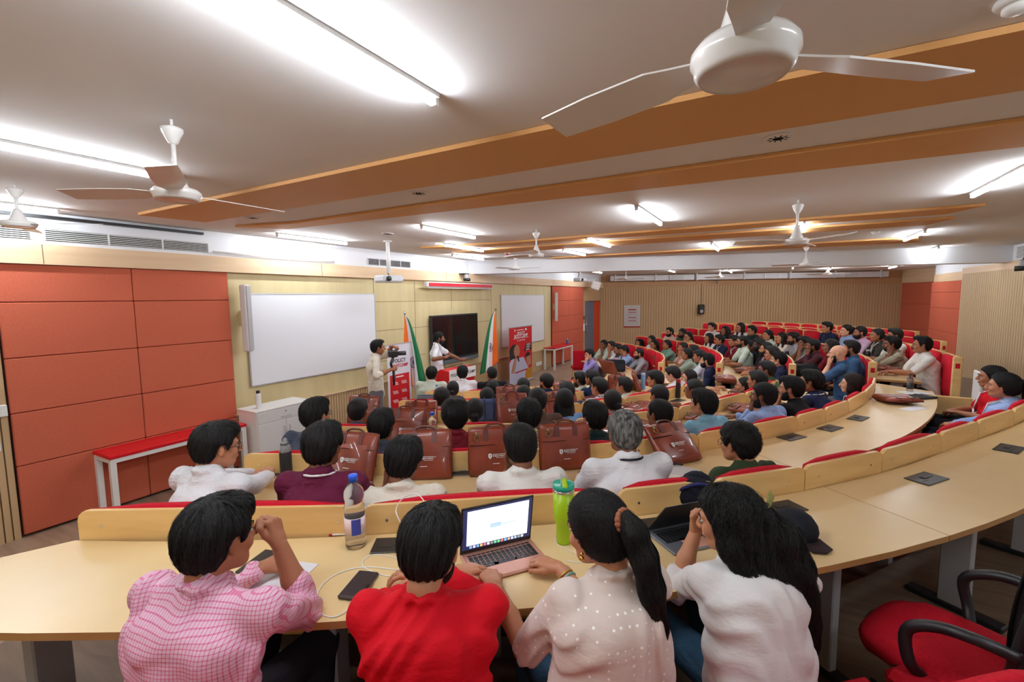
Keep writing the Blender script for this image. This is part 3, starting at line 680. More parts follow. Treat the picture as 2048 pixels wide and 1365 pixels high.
class Field:
    def __init__(s, h): s.h = h; s.p = []
    def cap(s, a, b, ra, rb=None, k=.02, xd=None, f=1.0):
        rb = ra if rb is None else rb; m = max(ra, rb)*max(1, f)
        s.p.append(('c', np.minimum(a, b)-m, np.maximum(a, b)+m, (a, b, ra, rb, xd, f), k)); return s
    def chain(s, pts, rs, k=.02):
        for i in range(len(pts)-1): s.cap(np.array(pts[i], float), np.array(pts[i+1], float), rs[i], rs[i+1], k)
        return s
    def ell(s, c, r, R=None, k=.02):
        m = max(r); c = np.array(c, float); s.p.append(('e', c-m, c+m, (c, r, R), k)); return s
    def mesh(s, post=None, cut=None, warp=None):
        h = s.h; lo = np.min([p[1] for p in s.p], 0)-3*h-.012; hi = np.max([p[2] for p in s.p], 0)+3*h+.012
        n = np.ceil((hi-lo)/h).astype(int)+1
        ax = [lo[i]+h*np.arange(n[i]) for i in range(3)]
        G = np.full(n, BIG, dtype=np.float64)
        for typ, l, u, a, k in s.p:
            pad = k+2.5*h+.012
            i0 = np.clip(np.floor((l-pad-lo)/h).astype(int), 0, n-1); i1 = np.clip(np.ceil((u+pad-lo)/h).astype(int)+1, 1, n)
            sl = tuple(slice(i0[i], i1[i]) for i in range(3))
            P = np.stack(np.meshgrid(*[ax[i][sl[i]] for i in range(3)], indexing='ij'), -1)
            d = d_cap(P, a[0], a[1], a[2], a[3], a[4], a[5]) if typ == 'c' else d_ell(P, *a)
            G[sl] = smin(G[sl], d, k)
        if post is not None:
            # only near the surface
            near = np.abs(G) < .12; idx = np.argwhere(near); P = lo+idx*h
            G[near] = post(P, G[near])
        return nets(G, lo, h)
def nets(G, lo, h):
    ins = G < 0
    c = ins[:-1, :-1, :-1].astype(np.int8)
    tot = np.zeros_like(c)
    for dx in (0, 1):
        for dy in (0, 1):
            for dz in (0, 1):
                tot = tot+ins[dx:dx+c.shape[0], dy:dy+c.shape[1], dz:dz+c.shape[2]]
    act = (tot > 0) & (tot < 8); cells = np.argwhere(act)
    if len(cells) == 0: return np.zeros((0, 3)), np.zeros((0, 4), int)
    vid = np.full(act.shape, -1, dtype=np.int64); vid[act] = np.arange(len(cells))
    corners = np.array([(x, y, z) for x in (0, 1) for y in (0, 1) for z in (0, 1)])
    val = np.stack([G[cells[:, 0]+x, cells[:, 1]+y, cells[:, 2]+z] for x, y, z in corners], 1)
    acc = np.zeros((len(cells), 3)); cnt = np.zeros(len(cells))
    for i in range(8):
        for j in range(i+1, 8):
            if np.abs(corners[i]-corners[j]).sum() != 1: continue
            a, b = val[:, i], val[:, j]; m = (a < 0) != (b < 0)
            t = np.where(m, a/(a-b+1e-12), 0); acc += np.where(m[:, None], corners[i]+t[:, None]*(corners[j]-corners[i]), 0); cnt += m
    V = lo+h*(cells+acc/np.maximum(cnt, 1)[:, None])
    quads = []
    for axis in range(3):
        s0 = [slice(None)]*3; s1 = [slice(None)]*3; s0[axis] = slice(0, -1); s1[axis] = slice(1, None)
        A = ins[tuple(s0)]; B = ins[tuple(s1)]; ch = np.argwhere(A != B)
        o = [i for i in range(3) if i != axis]
        ok = (ch[:, o[0]] > 0) & (ch[:, o[1]] > 0) & (ch[:, o[0]] < vid.shape[o[0]]) & (ch[:, o[1]] < vid.shape[o[1]]); ch = ch[ok]
        def g(da, db):
            c_ = ch.copy(); c_[:, o[0]] -= da; c_[:, o[1]] -= db; return vid[c_[:, 0], c_[:, 1], c_[:, 2]]
        q = np.stack([g(0, 0), g(1, 0), g(1, 1), g(0, 1)], 1)
        inside = A[ch[:, 0], ch[:, 1], ch[:, 2]]; flip = inside if axis != 1 else ~inside
        q[~flip] = q[~flip][:, ::-1]
        quads.append(q[(q >= 0).all(1)])
    return V, np.vstack(quads)
def np_mesh(name, parts, mats, smooth=True):
    """parts: list of (V, F, material index)"""
    me = bpy.data.meshes.new(name); off = 0; VS = []; FS = []; MI = []
    for V, Fq, mi in parts:
        if len(V) == 0: continue
        VS.append(V); FS.append(Fq+off); MI.append(np.full(len(Fq), mi) if np.isscalar(mi) else mi); off += len(V)
    V = np.vstack(VS); Fq = np.vstack(FS); MI = np.concatenate(MI)
    me.vertices.add(len(V)); me.vertices.foreach_set('co', V.astype(np.float32).ravel())
    me.loops.add(len(Fq)*4); me.loops.foreach_set('vertex_index', Fq.astype(np.int32).ravel())
    me.polygons.add(len(Fq)); me.polygons.foreach_set('loop_start', np.arange(0, len(Fq)*4, 4, dtype=np.int32))
    me.polygons.foreach_set('material_index', MI.astype(np.int32)); me.polygons.foreach_set('use_smooth', np.ones(len(Fq), bool))
    for m in mats: me.materials.append(m)
    me.update(calc_edges=True); return me
# ---------------------------------------------------------------- heads (local: z up, y = face, origin between the ears at eye height)
_C = {}
def head_chunk(h, sex='m', wide=1.0):
    key = ('head', h, sex, wide)
    if key in _C: return _C[key]
    F = Field(h); w = wide
    F.ell((0, -.018, .032), (.074*w, .093, .084), k=.02)
    F.ell((0, .028, -.022), (.059*w, .060, .080), k=.03)
    F.ell((0, .048, -.082), (.034*w if sex == 'f' else .04*w, .034, .026), k=.03)           # chin
    for sx in (-1, 1):
        F.cap(np.array((sx*.05*w, .0, -.05)), np.array((sx*.03*w, .05, -.082)), .020 if sex == 'm' else .016, .016, k=.025)   # jaw
        F.ell((sx*.036*w, .064, -.03), (.022, .018, .02), k=.02)                          # cheek
        F.cap(np.array((sx*.012, .083, .02)), np.array((sx*.042*w, .072, .021)), .009, .008, k=.012)  # brow
        F.ell((sx*.0765*w, -.006, -.006), (.008, .018, .030), R=Rz(sx*-.35)@Rx(.15), k=.006)    # ear
        F.ell((sx*.078*w, -.004, -.030), (.007, .008, .010), k=.006)
        F.ell((sx*.011, .098, -.032), (.008, .009, .0075), k=.006)                        # nostril wing
    F.cap(np.array((0, .088, .012)), np.array((0, .107, -.026)), .007, .0105, k=.010)        # nose
    F.cap(np.array((-.019, .086, -.0565)), np.array((.019, .086, -.0565)), .0075, .0075, k=.006)
    F.ell((0, .090, -.0545), (.018, .008, .0055), k=.004); F.ell((0, .089, -.0625), (.016, .008, .006), k=.004)
    F.cap(np.array((0, -.03, -.05)), np.array((0, -.040, -.098)), .052 if sex == 'm' else .044, .050 if sex == 'm' else .043, k=.03)  # neck
    def post(P, g):
        for sx in (-1, 1):
            s_ = np.sqrt((((P-np.array((sx*.031*w, .096, .002)))/np.array((1.25, 1, .8)))**2).sum(-1))-.0165
            g = -smin(-g, s_, .008)
        return g
    V, Fq = F.mesh(post)
    # materials: 0 skin 1 lips
    c = V[Fq].mean(1); lips = (np.abs(c[:, 0]) < .021*np.sqrt(np.clip(1-((c[:, 2]+.0585)/.0095)**2, 0, 1))) & (c[:, 1] > .082) & (np.abs(c[:, 2]+.0585) < .0095)
    _C[key] = (V, Fq, lips.astype(int)); return _C[key]
HAIRLINE_M = ([-.12, -.09, -.05, -.03, -.012, .004, .016, .03, .045, .075, .11], [-.085, -.085, -.078, -.045, .010, .018, -.026, -.012, .045, .072, .078])
HAIRLINE_F = ([-.12, -.09, -.05, -.03, -.012, .004, .02, .035, .055, .08, .11], [-.09, -.09, -.088, -.078, -.05, -.008, .0, .03, .06, .078, .085])
def hair_chunk(style, h):
    key = ('hair', style, h)
    if key in _C: return _C[key]
    F = Field(h); fem = style in ('long', 'pony', 'bun', 'curlylong', 'clip', 'lowpony', 'halfclip')
    th = {'short': .017, 'thick': .021, 'fade': .013, 'curly': .026, 'quiff': .019, 'thin': .009, 'mop': .029, 'long': .017, 'pony': .014, 'bun': .012, 'curlylong': .02, 'clip': .015, 'lowpony': .013, 'halfclip': .016, 'ring': .008}[style]
    F.ell((0, -.018, .032), (.074+th, .093+th, .084+th), k=.02)
    F.ell((0, -.03, -.02), (.068+th*(.8 if fem else .3), .075+th*(1 if fem else .55), .07), k=.03)
    if style in ('thick', 'quiff', 'mop'): F.ell((.006, .035, .098), (.062, .052, .030), k=.03)
    if style == 'mop': F.ell((0, .02, .07), (.09, .09, .06), k=.03)
    extra = Field(h); ex = False
    if style == 'long':
        ex = True
        extra.cap(np.array((0, -.045, .02)), np.array((0, -.085, -.20)), .085, .075, k=.03, xd=(0, 1, 0), f=.62).cap(np.array((0, -.08, -.18)), np.array((0, -.10, -.42)), .075, .045, k=.03, xd=(0, 1, 0), f=.5)
        for sx in (-1, 1): extra.chain([(sx*.068, .0, .04), (sx*.082, .005, -.06), (sx*.088, -.01, -.17), (sx*.07, -.02, -.27)], [.028, .026, .03, .018], .03)
    if style == 'curlylong':
        ex = True
        extra.ell((0, -.06, -.05), (.115, .085, .12), k=.04).ell((0, -.07, -.16), (.125, .08, .12), k=.04)
        for sx in (-1, 1): extra.chain([(sx*.07, .02, .05), (sx*.098, .015, -.05), (sx*.105, .01, -.16), (sx*.09, .03, -.25)], [.03, .035, .04, .025], .03)
    if style == 'pony':
        ex = True
        extra.chain([(0, -.10, .045), (0, -.135, .052), (0, -.158, .02), (.004, -.165, -.06), (.014, -.16, -.16), (.026, -.15, -.27), (.038, -.14, -.38)], [.018, .022, .032, .037, .036, .026, .006], .02)
    if style == 'lowpony':
        ex = True
        extra.chain([(0, -.10, -.03), (0, -.125, -.05), (0, -.12, -.12), (0, -.11, -.24), (0, -.1, -.30)], [.03, .03, .032, .024, .006], .02)
    if style in ('bun', 'clip'):
        ex = True; extra.ell((0, -.118, -.02), (.04, .032, .036), k=.02)
        if style == 'clip': extra.chain([(0, -.12, -.03), (.005, -.12, -.09), (.0, -.11, -.15)], [.03, .03, .01], .02)
    if style == 'halfclip':
        ex = True
        extra.cap(np.array((0, -.06, .0)), np.array((0, -.11, -.15)), .085, .08, k=.03, xd=(0, 1, 0), f=.7)
        extra.chain([(0, -.12, .03), (.015, -.16, -.05), (.03, -.17, -.16), (.055, -.165, -.27), (.085, -.155, -.38), (.115, -.145, -.48), (.14, -.135, -.56), (.155, -.13, -.63)], [.035, .05, .058, .058, .054, .042, .028, .006], .03)
        for sx in (-1, 1): extra.chain([(sx*.072, .0, .03), (sx*.085, -.02, -.06), (sx*.085, -.06, -.16)], [.026, .03, .035], .03)
    X, Z = HAIRLINE_F if fem else HAIRLINE_M
    amp, fr = {'curly': (.0055, 95), 'curlylong': (.009, 60), 'mop': (.006, 60), 'halfclip': (.005, 55), 'thick': (.004, 60)}.get(style, (.002, 80))
    if h > .008: amp *= .7; fr *= .6
    def post(P, g):
        zl = np.interp(P[:, 1], X, Z)+(.02 if style in ('quiff', 'ring') else 0)*(P[:, 1] > .05)
        g = -smin(-g, -(zl-P[:, 2])*.75, .008)
        if not fem:
            g = g+np.clip((.035-P[:, 2])/.06, 0, 1)*np.clip((P[:, 1]+.06)/.04, 0, 1)*max(th-.010, 0)*.8
            for sx in (-1, 1): g = -smin(-g, np.sqrt((((P-np.array((sx*.084, -.002, -.008)))/np.array((1.6, .85, 1.25)))**2).sum(-1))-.030, .006)
        if style == 'ring':
            g = np.maximum(g, .0-np.sqrt(((P-np.array((0, -.01, .115)))**2).sum(-1))+.075)
        return g
    def noise(P, g):
        a = np.arctan2(P[:, 0], P[:, 1]+.02)
        if style in ('curly', 'curlylong', 'mop'): nz = np.sin(fr*P[:, 0]+2*np.sin(fr*.7*P[:, 2]))*np.sin(fr*P[:, 1]+1.7*np.sin(fr*.8*P[:, 0]))+np.sin(fr*P[:, 2]+2*np.sin(fr*.6*P[:, 1]))*.7
        else: nz = np.sin(fr*.33*a+3.0*np.sin(18*P[:, 2])+40*P[:, 1])+.6*np.sin(fr*.71*a+5*np.sin(11*P[:, 2]))
        return g+amp*nz*.6
    # cap (cut at the hairline)
    V1, F1 = F.mesh(lambda P, g: post(P, noise(P, g)))
    if ex:
        def face_out(P, g):
            # keep strands off the face
            f_ = d_ell(P, (0, .06, -.02), (.060, .06, .085)); return np.maximum(noise(P, g), -f_)
        V2, F2 = extra.mesh(face_out); F1 = np.vstack([F1, F2+len(V1)]); V1 = np.vstack([V1, V2])
    _C[key] = (V1, F1); return _C[key]
def beard_chunk(h, full=True):
    key = ('beard', h, full)
    if key in _C: return _C[key]
    F = Field(h); t = .007 if full else .0035
    F.ell((0, .030, -.03), (.060+t, .060+t, .082+t), k=.03); F.ell((0, .048, -.084), (.04+t, .036+t, .028+t*1.6), k=.03)
    for sx in (-1, 1): F.cap(np.array((sx*.05, .0, -.05)), np.array((sx*.03, .05, -.084)), .020+t, .016+t, k=.025)
    def post(P, g):
        zl = np.interp(P[:, 1], [-.02, .0, .015, .03, .06, .12], [-.2, -.06, .0, -.025, -.045, -.042])
        g = np.maximum(g, (P[:, 2]-zl)*.8); g = np.maximum(g, -(P[:, 1]+.005))
        g = np.maximum(g, -(np.sqrt((((P-np.array((0, .10, -.060)))/np.array((1.7, 1, .75)))**2).sum(-1))-.013))
        return g
    _C[key] = F.mesh(post); return _C[key]
def hand_chunk(h, pose='flat', side=1):
    """wrist at origin, fingers towards +y, back of the hand +z, thumb towards -x*side"""
    key = ('hand', h, pose, side)
    if key in _C: return _C[key]
    F = Field(h)
    curl = {'flat': (.12, .2, .15), 'relax': (.35, .5, .35), 'curl': (1.0, 1.2, .8), 'type': (.45, .75, .45), 'point': (.2, .3, .2), 'splay': (.05, .08, .08)}[pose]
    xs = [-.030, -.010, .010, .029]; ky = [.086, .092, .088, .078]; ln = [.076, .084, .078, .060]
    sp = {'splay': 2.4}.get(pose, 1.0)
    for i in range(4):
        x0 = xs[i]*side*1.0; kn = np.array((x0, ky[i], .004 if i in (1, 2) else .0))
        F.cap(np.array((x0*.55, .008, 0)), kn, .0145, .0115, k=.012)
        d = np.array((xs[i]*side*.9*sp, 1.0, 0)); d /= np.linalg.norm(d); p = kn; ang = 0; r = .0092 if i < 3 else .008
        for j, (c_, fr) in enumerate(zip(curl, (.45, .31, .24))):
            cc = c_ if not (pose == 'point' and i > 0) else (1.1, 1.3, .8)[j]
            ang += cc; q = p+ln[i]*fr*(d*math.cos(ang)+np.array((0, 0, -math.sin(ang)))); F.cap(p, q, r, r*.9, k=.005); p = q; r *= .9
    F.cap(np.array((-.012*side, .02, -.008)), np.array((-.036*side, .052, -.016)), .0155, .0125, k=.012)
    F.chain([(-.036*side, .052, -.016), (-.050*side, .082, -.020), (-.050*side if pose != 'curl' else -.03*side, .108, -.026)], [.012, .0105, .0085], .006)
    F.cap(np.array((0, -.03, 0)), np.array((0, .02, 0)), .0235, .026, k=.015, xd=(0, 0, 1), f=.72)
    _C[key] = F.mesh(); return _C[key]
def strand_chunk(style, n, step, segs, lift=.003, seed=1, curl=0.0, w=.0011):
    """thin ribbons that follow the hair surface downwards and away from the crown"""
    key = ('strand', style, n)
    if key in _C: return _C[key]
    V, Fq = hair_chunk(style, .006); rg = np.random.default_rng(seed)
    A = V[Fq]; cen = A.mean(1); nrm = np.cross(A[:, 2]-A[:, 0], A[:, 3]-A[:, 1]); ar = np.linalg.norm(nrm, axis=1); nrm /= ar[:, None]+1e-12
    if (nrm*(cen-V.mean(0))).sum() < 0: nrm = -nrm
    out = (nrm*(cen-np.array((0, -.03, 0)))).sum(1) > -.01
    pick = rg.choice(np.where(out)[0], n, p=(ar[out]/ar[out].sum()))
    P = cen[pick]+rg.normal(0, .002, (n, 3)); crown = np.array((.01, -.045, .125)); VV = []; FF = []
    sid = rg.uniform(-1, 1, n); pts = [P+nrm[pick]*0.0005]
    idx = pick
    for j in range(segs):
        N = nrm[idx]; p = pts[-1]; flow = p-crown; flow[:, 2] -= .05; fr = np.clip((p[:, 1]-.03)/.06, 0, 1)[:, None]
        flow = flow/(np.linalg.norm(flow, axis=1)[:, None]+1e-9)+np.array((0, 0, -.9))*(1-np.clip((p[:, 2:3]-.05)/.06, 0, 1))
        if style in ('pony',): 
            t_ = np.array((0, -.14, .05))-p; hd = (p[:, 1:2] > -.11); flow = np.where(hd, t_/(np.linalg.norm(t_, axis=1)[:, None]+1e-9), flow)
        flow = flow-N*(flow*N).sum(1)[:, None]; flow /= np.linalg.norm(flow, axis=1)[:, None]+1e-9
        side = np.cross(N, flow); flow = flow+side*(curl*np.sin(j*1.4+sid*6))[:, None]+side*(.18*sid)[:, None]
        q = p+flow*step
        # stay near the surface: nearest face centre in a coarse grid
        dd, idx = near(q, cen, style); q = cen[idx]+(q-cen[idx])-nrm[idx]*(((q-cen[idx])*nrm[idx]).sum(1)-lift*(.3+.7*(j+1)/segs)*(.4+abs(sid)))[:, None]
        pts.append(q)
    pts = np.array(pts)  # segs+1, n, 3
    T = np.gradient(pts, axis=0); T /= np.linalg.norm(T, axis=2)[..., None]+1e-9
    Sd = np.cross(T, nrm[pick][None]); Sd /= np.linalg.norm(Sd, axis=2)[..., None]+1e-9
    ww = (w*(1-np.linspace(0, 1, segs+1)**2*.85))[:, None, None]
    a = pts-Sd*ww; b = pts+Sd*ww; VV = np.stack([a, b], 2).transpose(1, 0, 2, 3).reshape(-1, 3)
    base = (np.arange(n)*(segs+1)*2)[:, None]+np.arange(segs)[None]*2
    FF = np.stack([base, base+1, base+3, base+2], -1).reshape(-1, 4)
    _C[key] = (VV, FF); return _C[key]
def near(q, cen, sty):
    from mathutils.kdtree import KDTree
    kk = ('kd', sty)
    if kk not in _C:
        kd = KDTree(len(cen))
        for i, c in enumerate(cen): kd.insert(c, i)
        kd.balance(); _C[kk] = kd
    kd = _C[kk]; r = [kd.find(x)[1] for x in q]; return None, np.array(r)
# ---------------------------------------------------------------- skins, hair and cloth materials
def skin(name, rgb):
    m = mat('skin_'+name, srgb(*rgb), .5, .4)
    b = m.node_tree.nodes['Principled BSDF']; b.inputs['Subsurface Weight'].default_value = 0.0
    return m
SK = {'light': skin('light', (214, 160, 130)), 'mid': skin('mid', (184, 126, 94)), 'tan': skin('tan', (160, 104, 74)), 'brown': skin('brown', (126, 78, 54)), 'dark': skin('dark', (78, 48, 36))}
LIPS = {k: mat('lips_'+k, tuple(c*f for c, f in zip(srgb(*v), (1, .8, .8))), .45, .4) for k, v in {'light': (190, 100, 92), 'mid': (158, 88, 78), 'tan': (134, 76, 66), 'brown': (106, 58, 50), 'dark': (70, 40, 36)}.items()}
def hair_mat(name, col, rough=.62):
    m = mat(name, col, rough, .28)
    add_bump(m, 150, .9, .006, (1, 1, .18), 4); return m
HM = {'black': hair_mat('hair_black', (.0055, .005, .005)), 'brown': hair_mat('hair_dark_brown', (.018, .010, .007)), 'grey': None, 'bald': None}
HM['grey'] = noisy('hair_salt_pepper', (.03, .03, .03), (.26, .26, .25), 55, (1, 1, .4), .6, .3)
m_eye = mat('eye_white', (.42, .38, .36), .3, .5); m_iris = mat('iris', (.02, .012, .008), .2, .6)
def cloth(name, rgb, rough=.85, b=.75, scale=7, sheen=.0):
    return mat('cloth_'+name, srgb(*rgb), rough, .2, bump=(scale, b, .03, (1, 1, 2.2), 4), sheen=sheen) if 'cloth_'+name not in MATS else MATS['cloth_'+name]
_fm = {}
def feature_mesh(kind):
    if kind in _fm: return _fm[kind]
    mb = MB()
    if kind == 'eyes':
        return None
    elif kind[:3] == 'eye' and kind[3:] in ('L', 'R'):
        sx = -1 if kind[3:] == 'L' else 1
        mb.ell((sx*.0305, .0758, .002), (.0128, .0115, .0055), 12, 0); mb.ell((sx*.0305, .0845, .002), (.0062, .0048, .0052), 10, 1)
        me = mb.mesh('eye', [m_eye, m_iris], True)
    elif kind[:7] == 'eyebrow':
        sx = -1 if kind[7:] == 'L' else 1
        mb.tube([(sx*.013, .0945, .0195), (sx*.030, .0895, .0265), (sx*.048, .0755, .021)], [.0032, .0036, .002], 6)
        me = mb.mesh('eyebrow', [HM['black']], True)
    elif kind == 'moustache':
        mb.tube([(-.026, .086, -.054), (-.012, .0975, -.046), (.012, .0975, -.046), (.026, .086, -.054)], [.003, .006, .006, .003], 7); me = mb.mesh('moustache', [HM['black']], True)
    elif kind == 'glasses':
        for sx in (-1, 1):
            mb.tube([(sx*.033+.023*math.cos(a), .100-.006*abs(math.cos(a)), -.001+.017*math.sin(a)) for a in np.linspace(0, 2*math.pi, 17)], .0016, 6, cap=False)
            mb.tube([(sx*.056, .096, .006), (sx*.077, .05, .008), (sx*.082, .0, .004), (sx*.081, -.016, -.010)], .0017, 6)
        mb.tube([(-.010, .1, .002), (0, .105, .004), (.010, .1, .002)], .0016, 6); me = mb.mesh('glasses', [m_black], True)
    _fm[kind] = me; return me
def unit(v): v = np.array(v, float); return v/(np.linalg.norm(v)+1e-9)
def elbow(S, W, l1, l2, pole):
    d = W-S; L = np.linalg.norm(d); L2 = min(L, (l1+l2)*.995); u = d/L
    W2 = S+u*L2; a = (l1*l1-l2*l2+L2*L2)/(2*L2); hh = math.sqrt(max(l1*l1-a*a, 0)); p = pole-(pole@u)*u; p = unit(p); return S+u*a+p*hh, W2
PCOUNT = [0]
def person(label, P, face, head, yaw=0, pitch=0, roll=0, arms=('desk', 'desk'), sleeve='short', shirt=None, pants=None, sk='tan', hair='short', hcol='black',
           sex='m', lvl=2, stand=False, beard=0, glasses=False, feat=True, name='person', group=None, lanyard=None, collar=True, twist=0, scale=1.0, hems=None, moustache=False, wide=1.0, shirt_over=None, legs=True, lean_x=0.0, hand_pose=('relax', 'relax'), pelvis=None, hairscale=1.0):
    """P: point on the floor below the pelvis; face: heading (radians, 0 = +X); head: head centre in local coords (x right, y forward, z up)"""
    H = {0: (.0045, .006, .010, .0035), 1: (.006, .008, .014, .0055), 2: (.009, .013, .021, .0085), 3: (.011, .016, .026, .011)}[lvl]
    hh_, hhair, hsh, hhand = H
    Hc = np.array(head, float); pel = np.array(pelvis if pelvis is not None else ((0, 0, .95) if stand else (0, 0, .55)), float)
    sw = (.178 if sex == 'm' else .152)*wide
    Rh = Rz(-yaw)@Rx(-pitch)@Ry(roll)
    axis = unit(Hc+np.array((0, -.05, -.2))-pel)
    N = Hc+Rh@np.array((0, -.045, -.10))*.6+np.array((0, -.022, -.070))  # base of the neck
    ct, st = math.cos(twist), math.sin(twist); xd = np.array((ct, st, 0)); 
    fwd = np.array((-st, ct, 0))
    mid = (pel+N)/2+np.array((0, -.035, 0))
    chest = pel*.32+N*.68+np.array((0, -.02, 0))
    Sh = [N+xd*(s_*sw)+np.array((0, 0, -.052))+fwd*.0 for s_ in (-1, 1)]
    l1, l2 = (.285, .255) if sex == 'm' else (.265, .235)
    W = []; E = []; HD = []
    for i, s_ in enumerate((-1, 1)):
        a = arms[i]
        if isinstance(a, str):
            if a == 'desk': w = np.array((s_*.12, .44, .795)); pole = np.array((s_*.5, -.15, -.9)); hd = (unit((-s_*.5, 1, -.05)), np.array((0, 0, 1.)))
            elif a == 'cross': w = np.array((-s_*.05, .40, .80)); pole = np.array((s_*.9, .1, -.5)); hd = (unit((-s_*1.5, .35, -.05)), np.array((0, .1, 1.)))
            elif a == 'lap': w = np.array((s_*.07, .27, .655)); pole = np.array((s_*.8, -.6, -.2)); hd = (unit((-s_*.8, 1, -.15)), np.array((0, 0, 1.)))
            elif a == 'chin': w = Hc+np.array((s_*.045, .085, -.165)); pole = np.array((s_*.5, .5, -1.)); hd = (unit((-s_*.15, -.02, 1)), np.array((s_*.3, 1, 0)))
            elif a == 'cheek': w = Hc+np.array((s_*.10, .03, -.15)); pole = np.array((s_*.6, .5, -1.)); hd = (unit((-s_*.12, .1, 1)), np.array((s_*1., .3, 0)))
            elif a == 'side': w = np.array((s_*.24, .05, .86 if stand else .5)); pole = np.array((s_, -.5, 0)); hd = (np.array((0, .1, -1.)), np.array((s_, 0, 0.)))
        else: w, pole, hd = a; w = np.array(w, float); pole = np.array(pole, float); hd = (unit(hd[0]), np.array(hd[1], float))
        e, w2 = elbow(Sh[i], w, l1, l2, unit(pole)); W.append(w2); E.append(e); HD.append(hd)
    fm = .88 if sex == 'f' else 1.0
    # ---- body
    B = Field(hsh if lvl > 0 else .009)
    B.cap(N+np.array((0, .004, -.05)), Hc+Rh@np.array((0, -.045, -.10)), .050*fm, .052*fm, k=.02)
    B.cap(pel, chest, .09, .10, k=.05, xd=xd, f=1.35); B.cap(chest, N+np.array((0, 0, -.09)), .085, .045, k=.04, xd=xd, f=1.4)
    arms_f = Field(min(hsh, .013 if lvl else .007))
    for i in (0, 1):
        B.cap(chest*.4+N*.6+np.array((0, 0, -.03)), Sh[i]+np.array((0, 0, -.01)), .036, .036, k=.02)
        arms_f.chain([Sh[i], E[i], E[i]*.5+W[i]*.5, W[i]], [.044*fm, .040*fm, .038*fm, .0265*fm], .015)
    parts = []
    v, f_ = B.mesh(); parts.append((v, f_, 0))
    v, f_ = arms_f.mesh(); parts.append((v, f_, 0))
    hv, hf, hm = head_chunk(hh_, sex); parts.append((hv@Rh.T*scale+Hc, hf, hm))
    for i, s_ in enumerate((-1, 1)):
        d, up = HD[i]; x = unit(np.cross(d, up)); up = np.cross(x, d); Rr = np.stack([x, d, up], 1)
        v, f_ = hand_chunk(hhand, hand_pose[i], s_); parts.append((v@Rr.T*(.93 if sex == 'f' else 1)+W[i], f_, 0))
    rz = face-math.pi/2
    body = np_mesh('person', parts, [SK[sk], LIPS[sk]])
    root = link('person', body, None, P, rz); tag(root, label, 'person', group)
    PCOUNT[0] += 1
    # ---- shirt
    S = Field(hsh if lvl else .008); t = .014
    bot = pel+np.array((0, 0, -.03 if not stand else -.03))
    S.cap(bot, chest, .120+t*.5, .112+t*.4, k=.05, xd=xd, f=(1.5 if not stand else 1.3)*wide*(1 if sex == 'm' else 1.06)); S.cap(chest, N+np.array((0, -.004, -.085)), .108*fm+t*.4, .072*fm+t*.5, k=.05, xd=xd, f=1.5*wide)
    if sex == 'f': 
        for s_ in (-1, 1): S.ell(chest+fwd*.085+xd*s_*.07+np.array((0, 0, .01)), (.06, .05, .06), k=.04)
    for i, s_ in enumerate((-1, 1)):
        S.cap(N+np.array((0, -.012, -.045)), Sh[i]+np.array((0, 0, .004)), .056*fm, .054*fm, k=.035)
        long_ = sleeve == 'long' or (isinstance(sleeve, tuple) and sleeve[i] > 1)
        ln = 1.0 if long_ else (sleeve[i] if isinstance(sleeve, tuple) else {'short': .78, 'elbow': 1.0, 'none': .05}[sleeve])
        S.cap(Sh[i], Sh[i]+(E[i]-Sh[i])*ln, .060*fm, .056*fm if not long_ else .050, k=.03)
        if long_:
            q = 1.0 if sleeve == 'long' else sleeve[i]-1
            S.cap(E[i], E[i]+(W[i]-E[i])*q*.96, .051, .039 if q > .9 else .048, k=.02)
    S.cap(N+np.array((0, -.010, -.06)), N+(Hc-N)*.10+np.array((0, -.010, -.014)), .084*fm, .066*fm, k=.03)
    if collar:
        for j in range(10):
            a0, a1 = 2*math.pi*j/10, 2*math.pi*(j+1)/10; r_ = .060*fm+.006
            c0 = N+np.array((0, 0, .002))+r_*(xd*math.cos(a0)+fwd*math.sin(a0))+np.array((0, 0, -.022*math.sin(a0)+.006)); c1 = N+np.array((0, 0, .002))+r_*(xd*math.cos(a1)+fwd*math.sin(a1))+np.array((0, 0, -.022*math.sin(a1)+.006))
            S.cap(c0, c1, .0125, .0125, k=.012)
    seed = PCOUNT[0]*1.7; amp = {0: .0075, 1: .0055, 2: .003, 3: .0}[lvl]; neck0, neck1 = N+np.array((0, -.0, -.03)), Hc+Rh@np.array((0, -.05, -.12))
    def post(Pp, g):
        if amp:
            q = Pp[:, 2]*38+9*np.sin(Pp[:, 0]*7+seed)+7*np.sin(Pp[:, 1]*8+seed*2)+5*np.sin(Pp[:, 0]*15-Pp[:, 2]*9)
            g = g+amp*(np.sin(q)*.6+.5*np.sin(q*.47+Pp[:, 0]*31+seed))*np.clip(1.2-np.abs(Pp[:, 2]-N[2]+.0)*0, 0, 1)
        return g
    sv, sf = S.mesh(post)
    shirt = shirt or cloth('white', (226, 226, 228))
    so = link('shirt', np_mesh('shirt', [(sv, sf, 0)], [shirt]), root)
    # ---- trousers and shoes
    if legs:
        T = Field(max(hsh, .02) if lvl else .014)
        feet = []
        for s_ in (-1, 1):
            if stand:
                k_ = np.array((s_*.10, .02, .50)); an = np.array((s_*.12, -.01, .09)); hip = pel+np.array((s_*.085, 0, -.05))
                T.chain([hip, k_, an], [.092, .066, .056], .03)
            else:
                hip = pel+np.array((s_*.09, .02, -.01)); k_ = np.array((s_*.12, .44, .51)); an = np.array((s_*.12, .36, .10))
                T.chain([hip, k_, an], [.088*fm, .064, .05], .03)
            feet.append(an)
        T.cap(pel+np.array((-.05, 0, 0)), pel+np.array((.05, 0, 0)), .115*fm, .115*fm, k=.05)
        pants = pants or cloth('charcoal_trousers', (38, 38, 44))
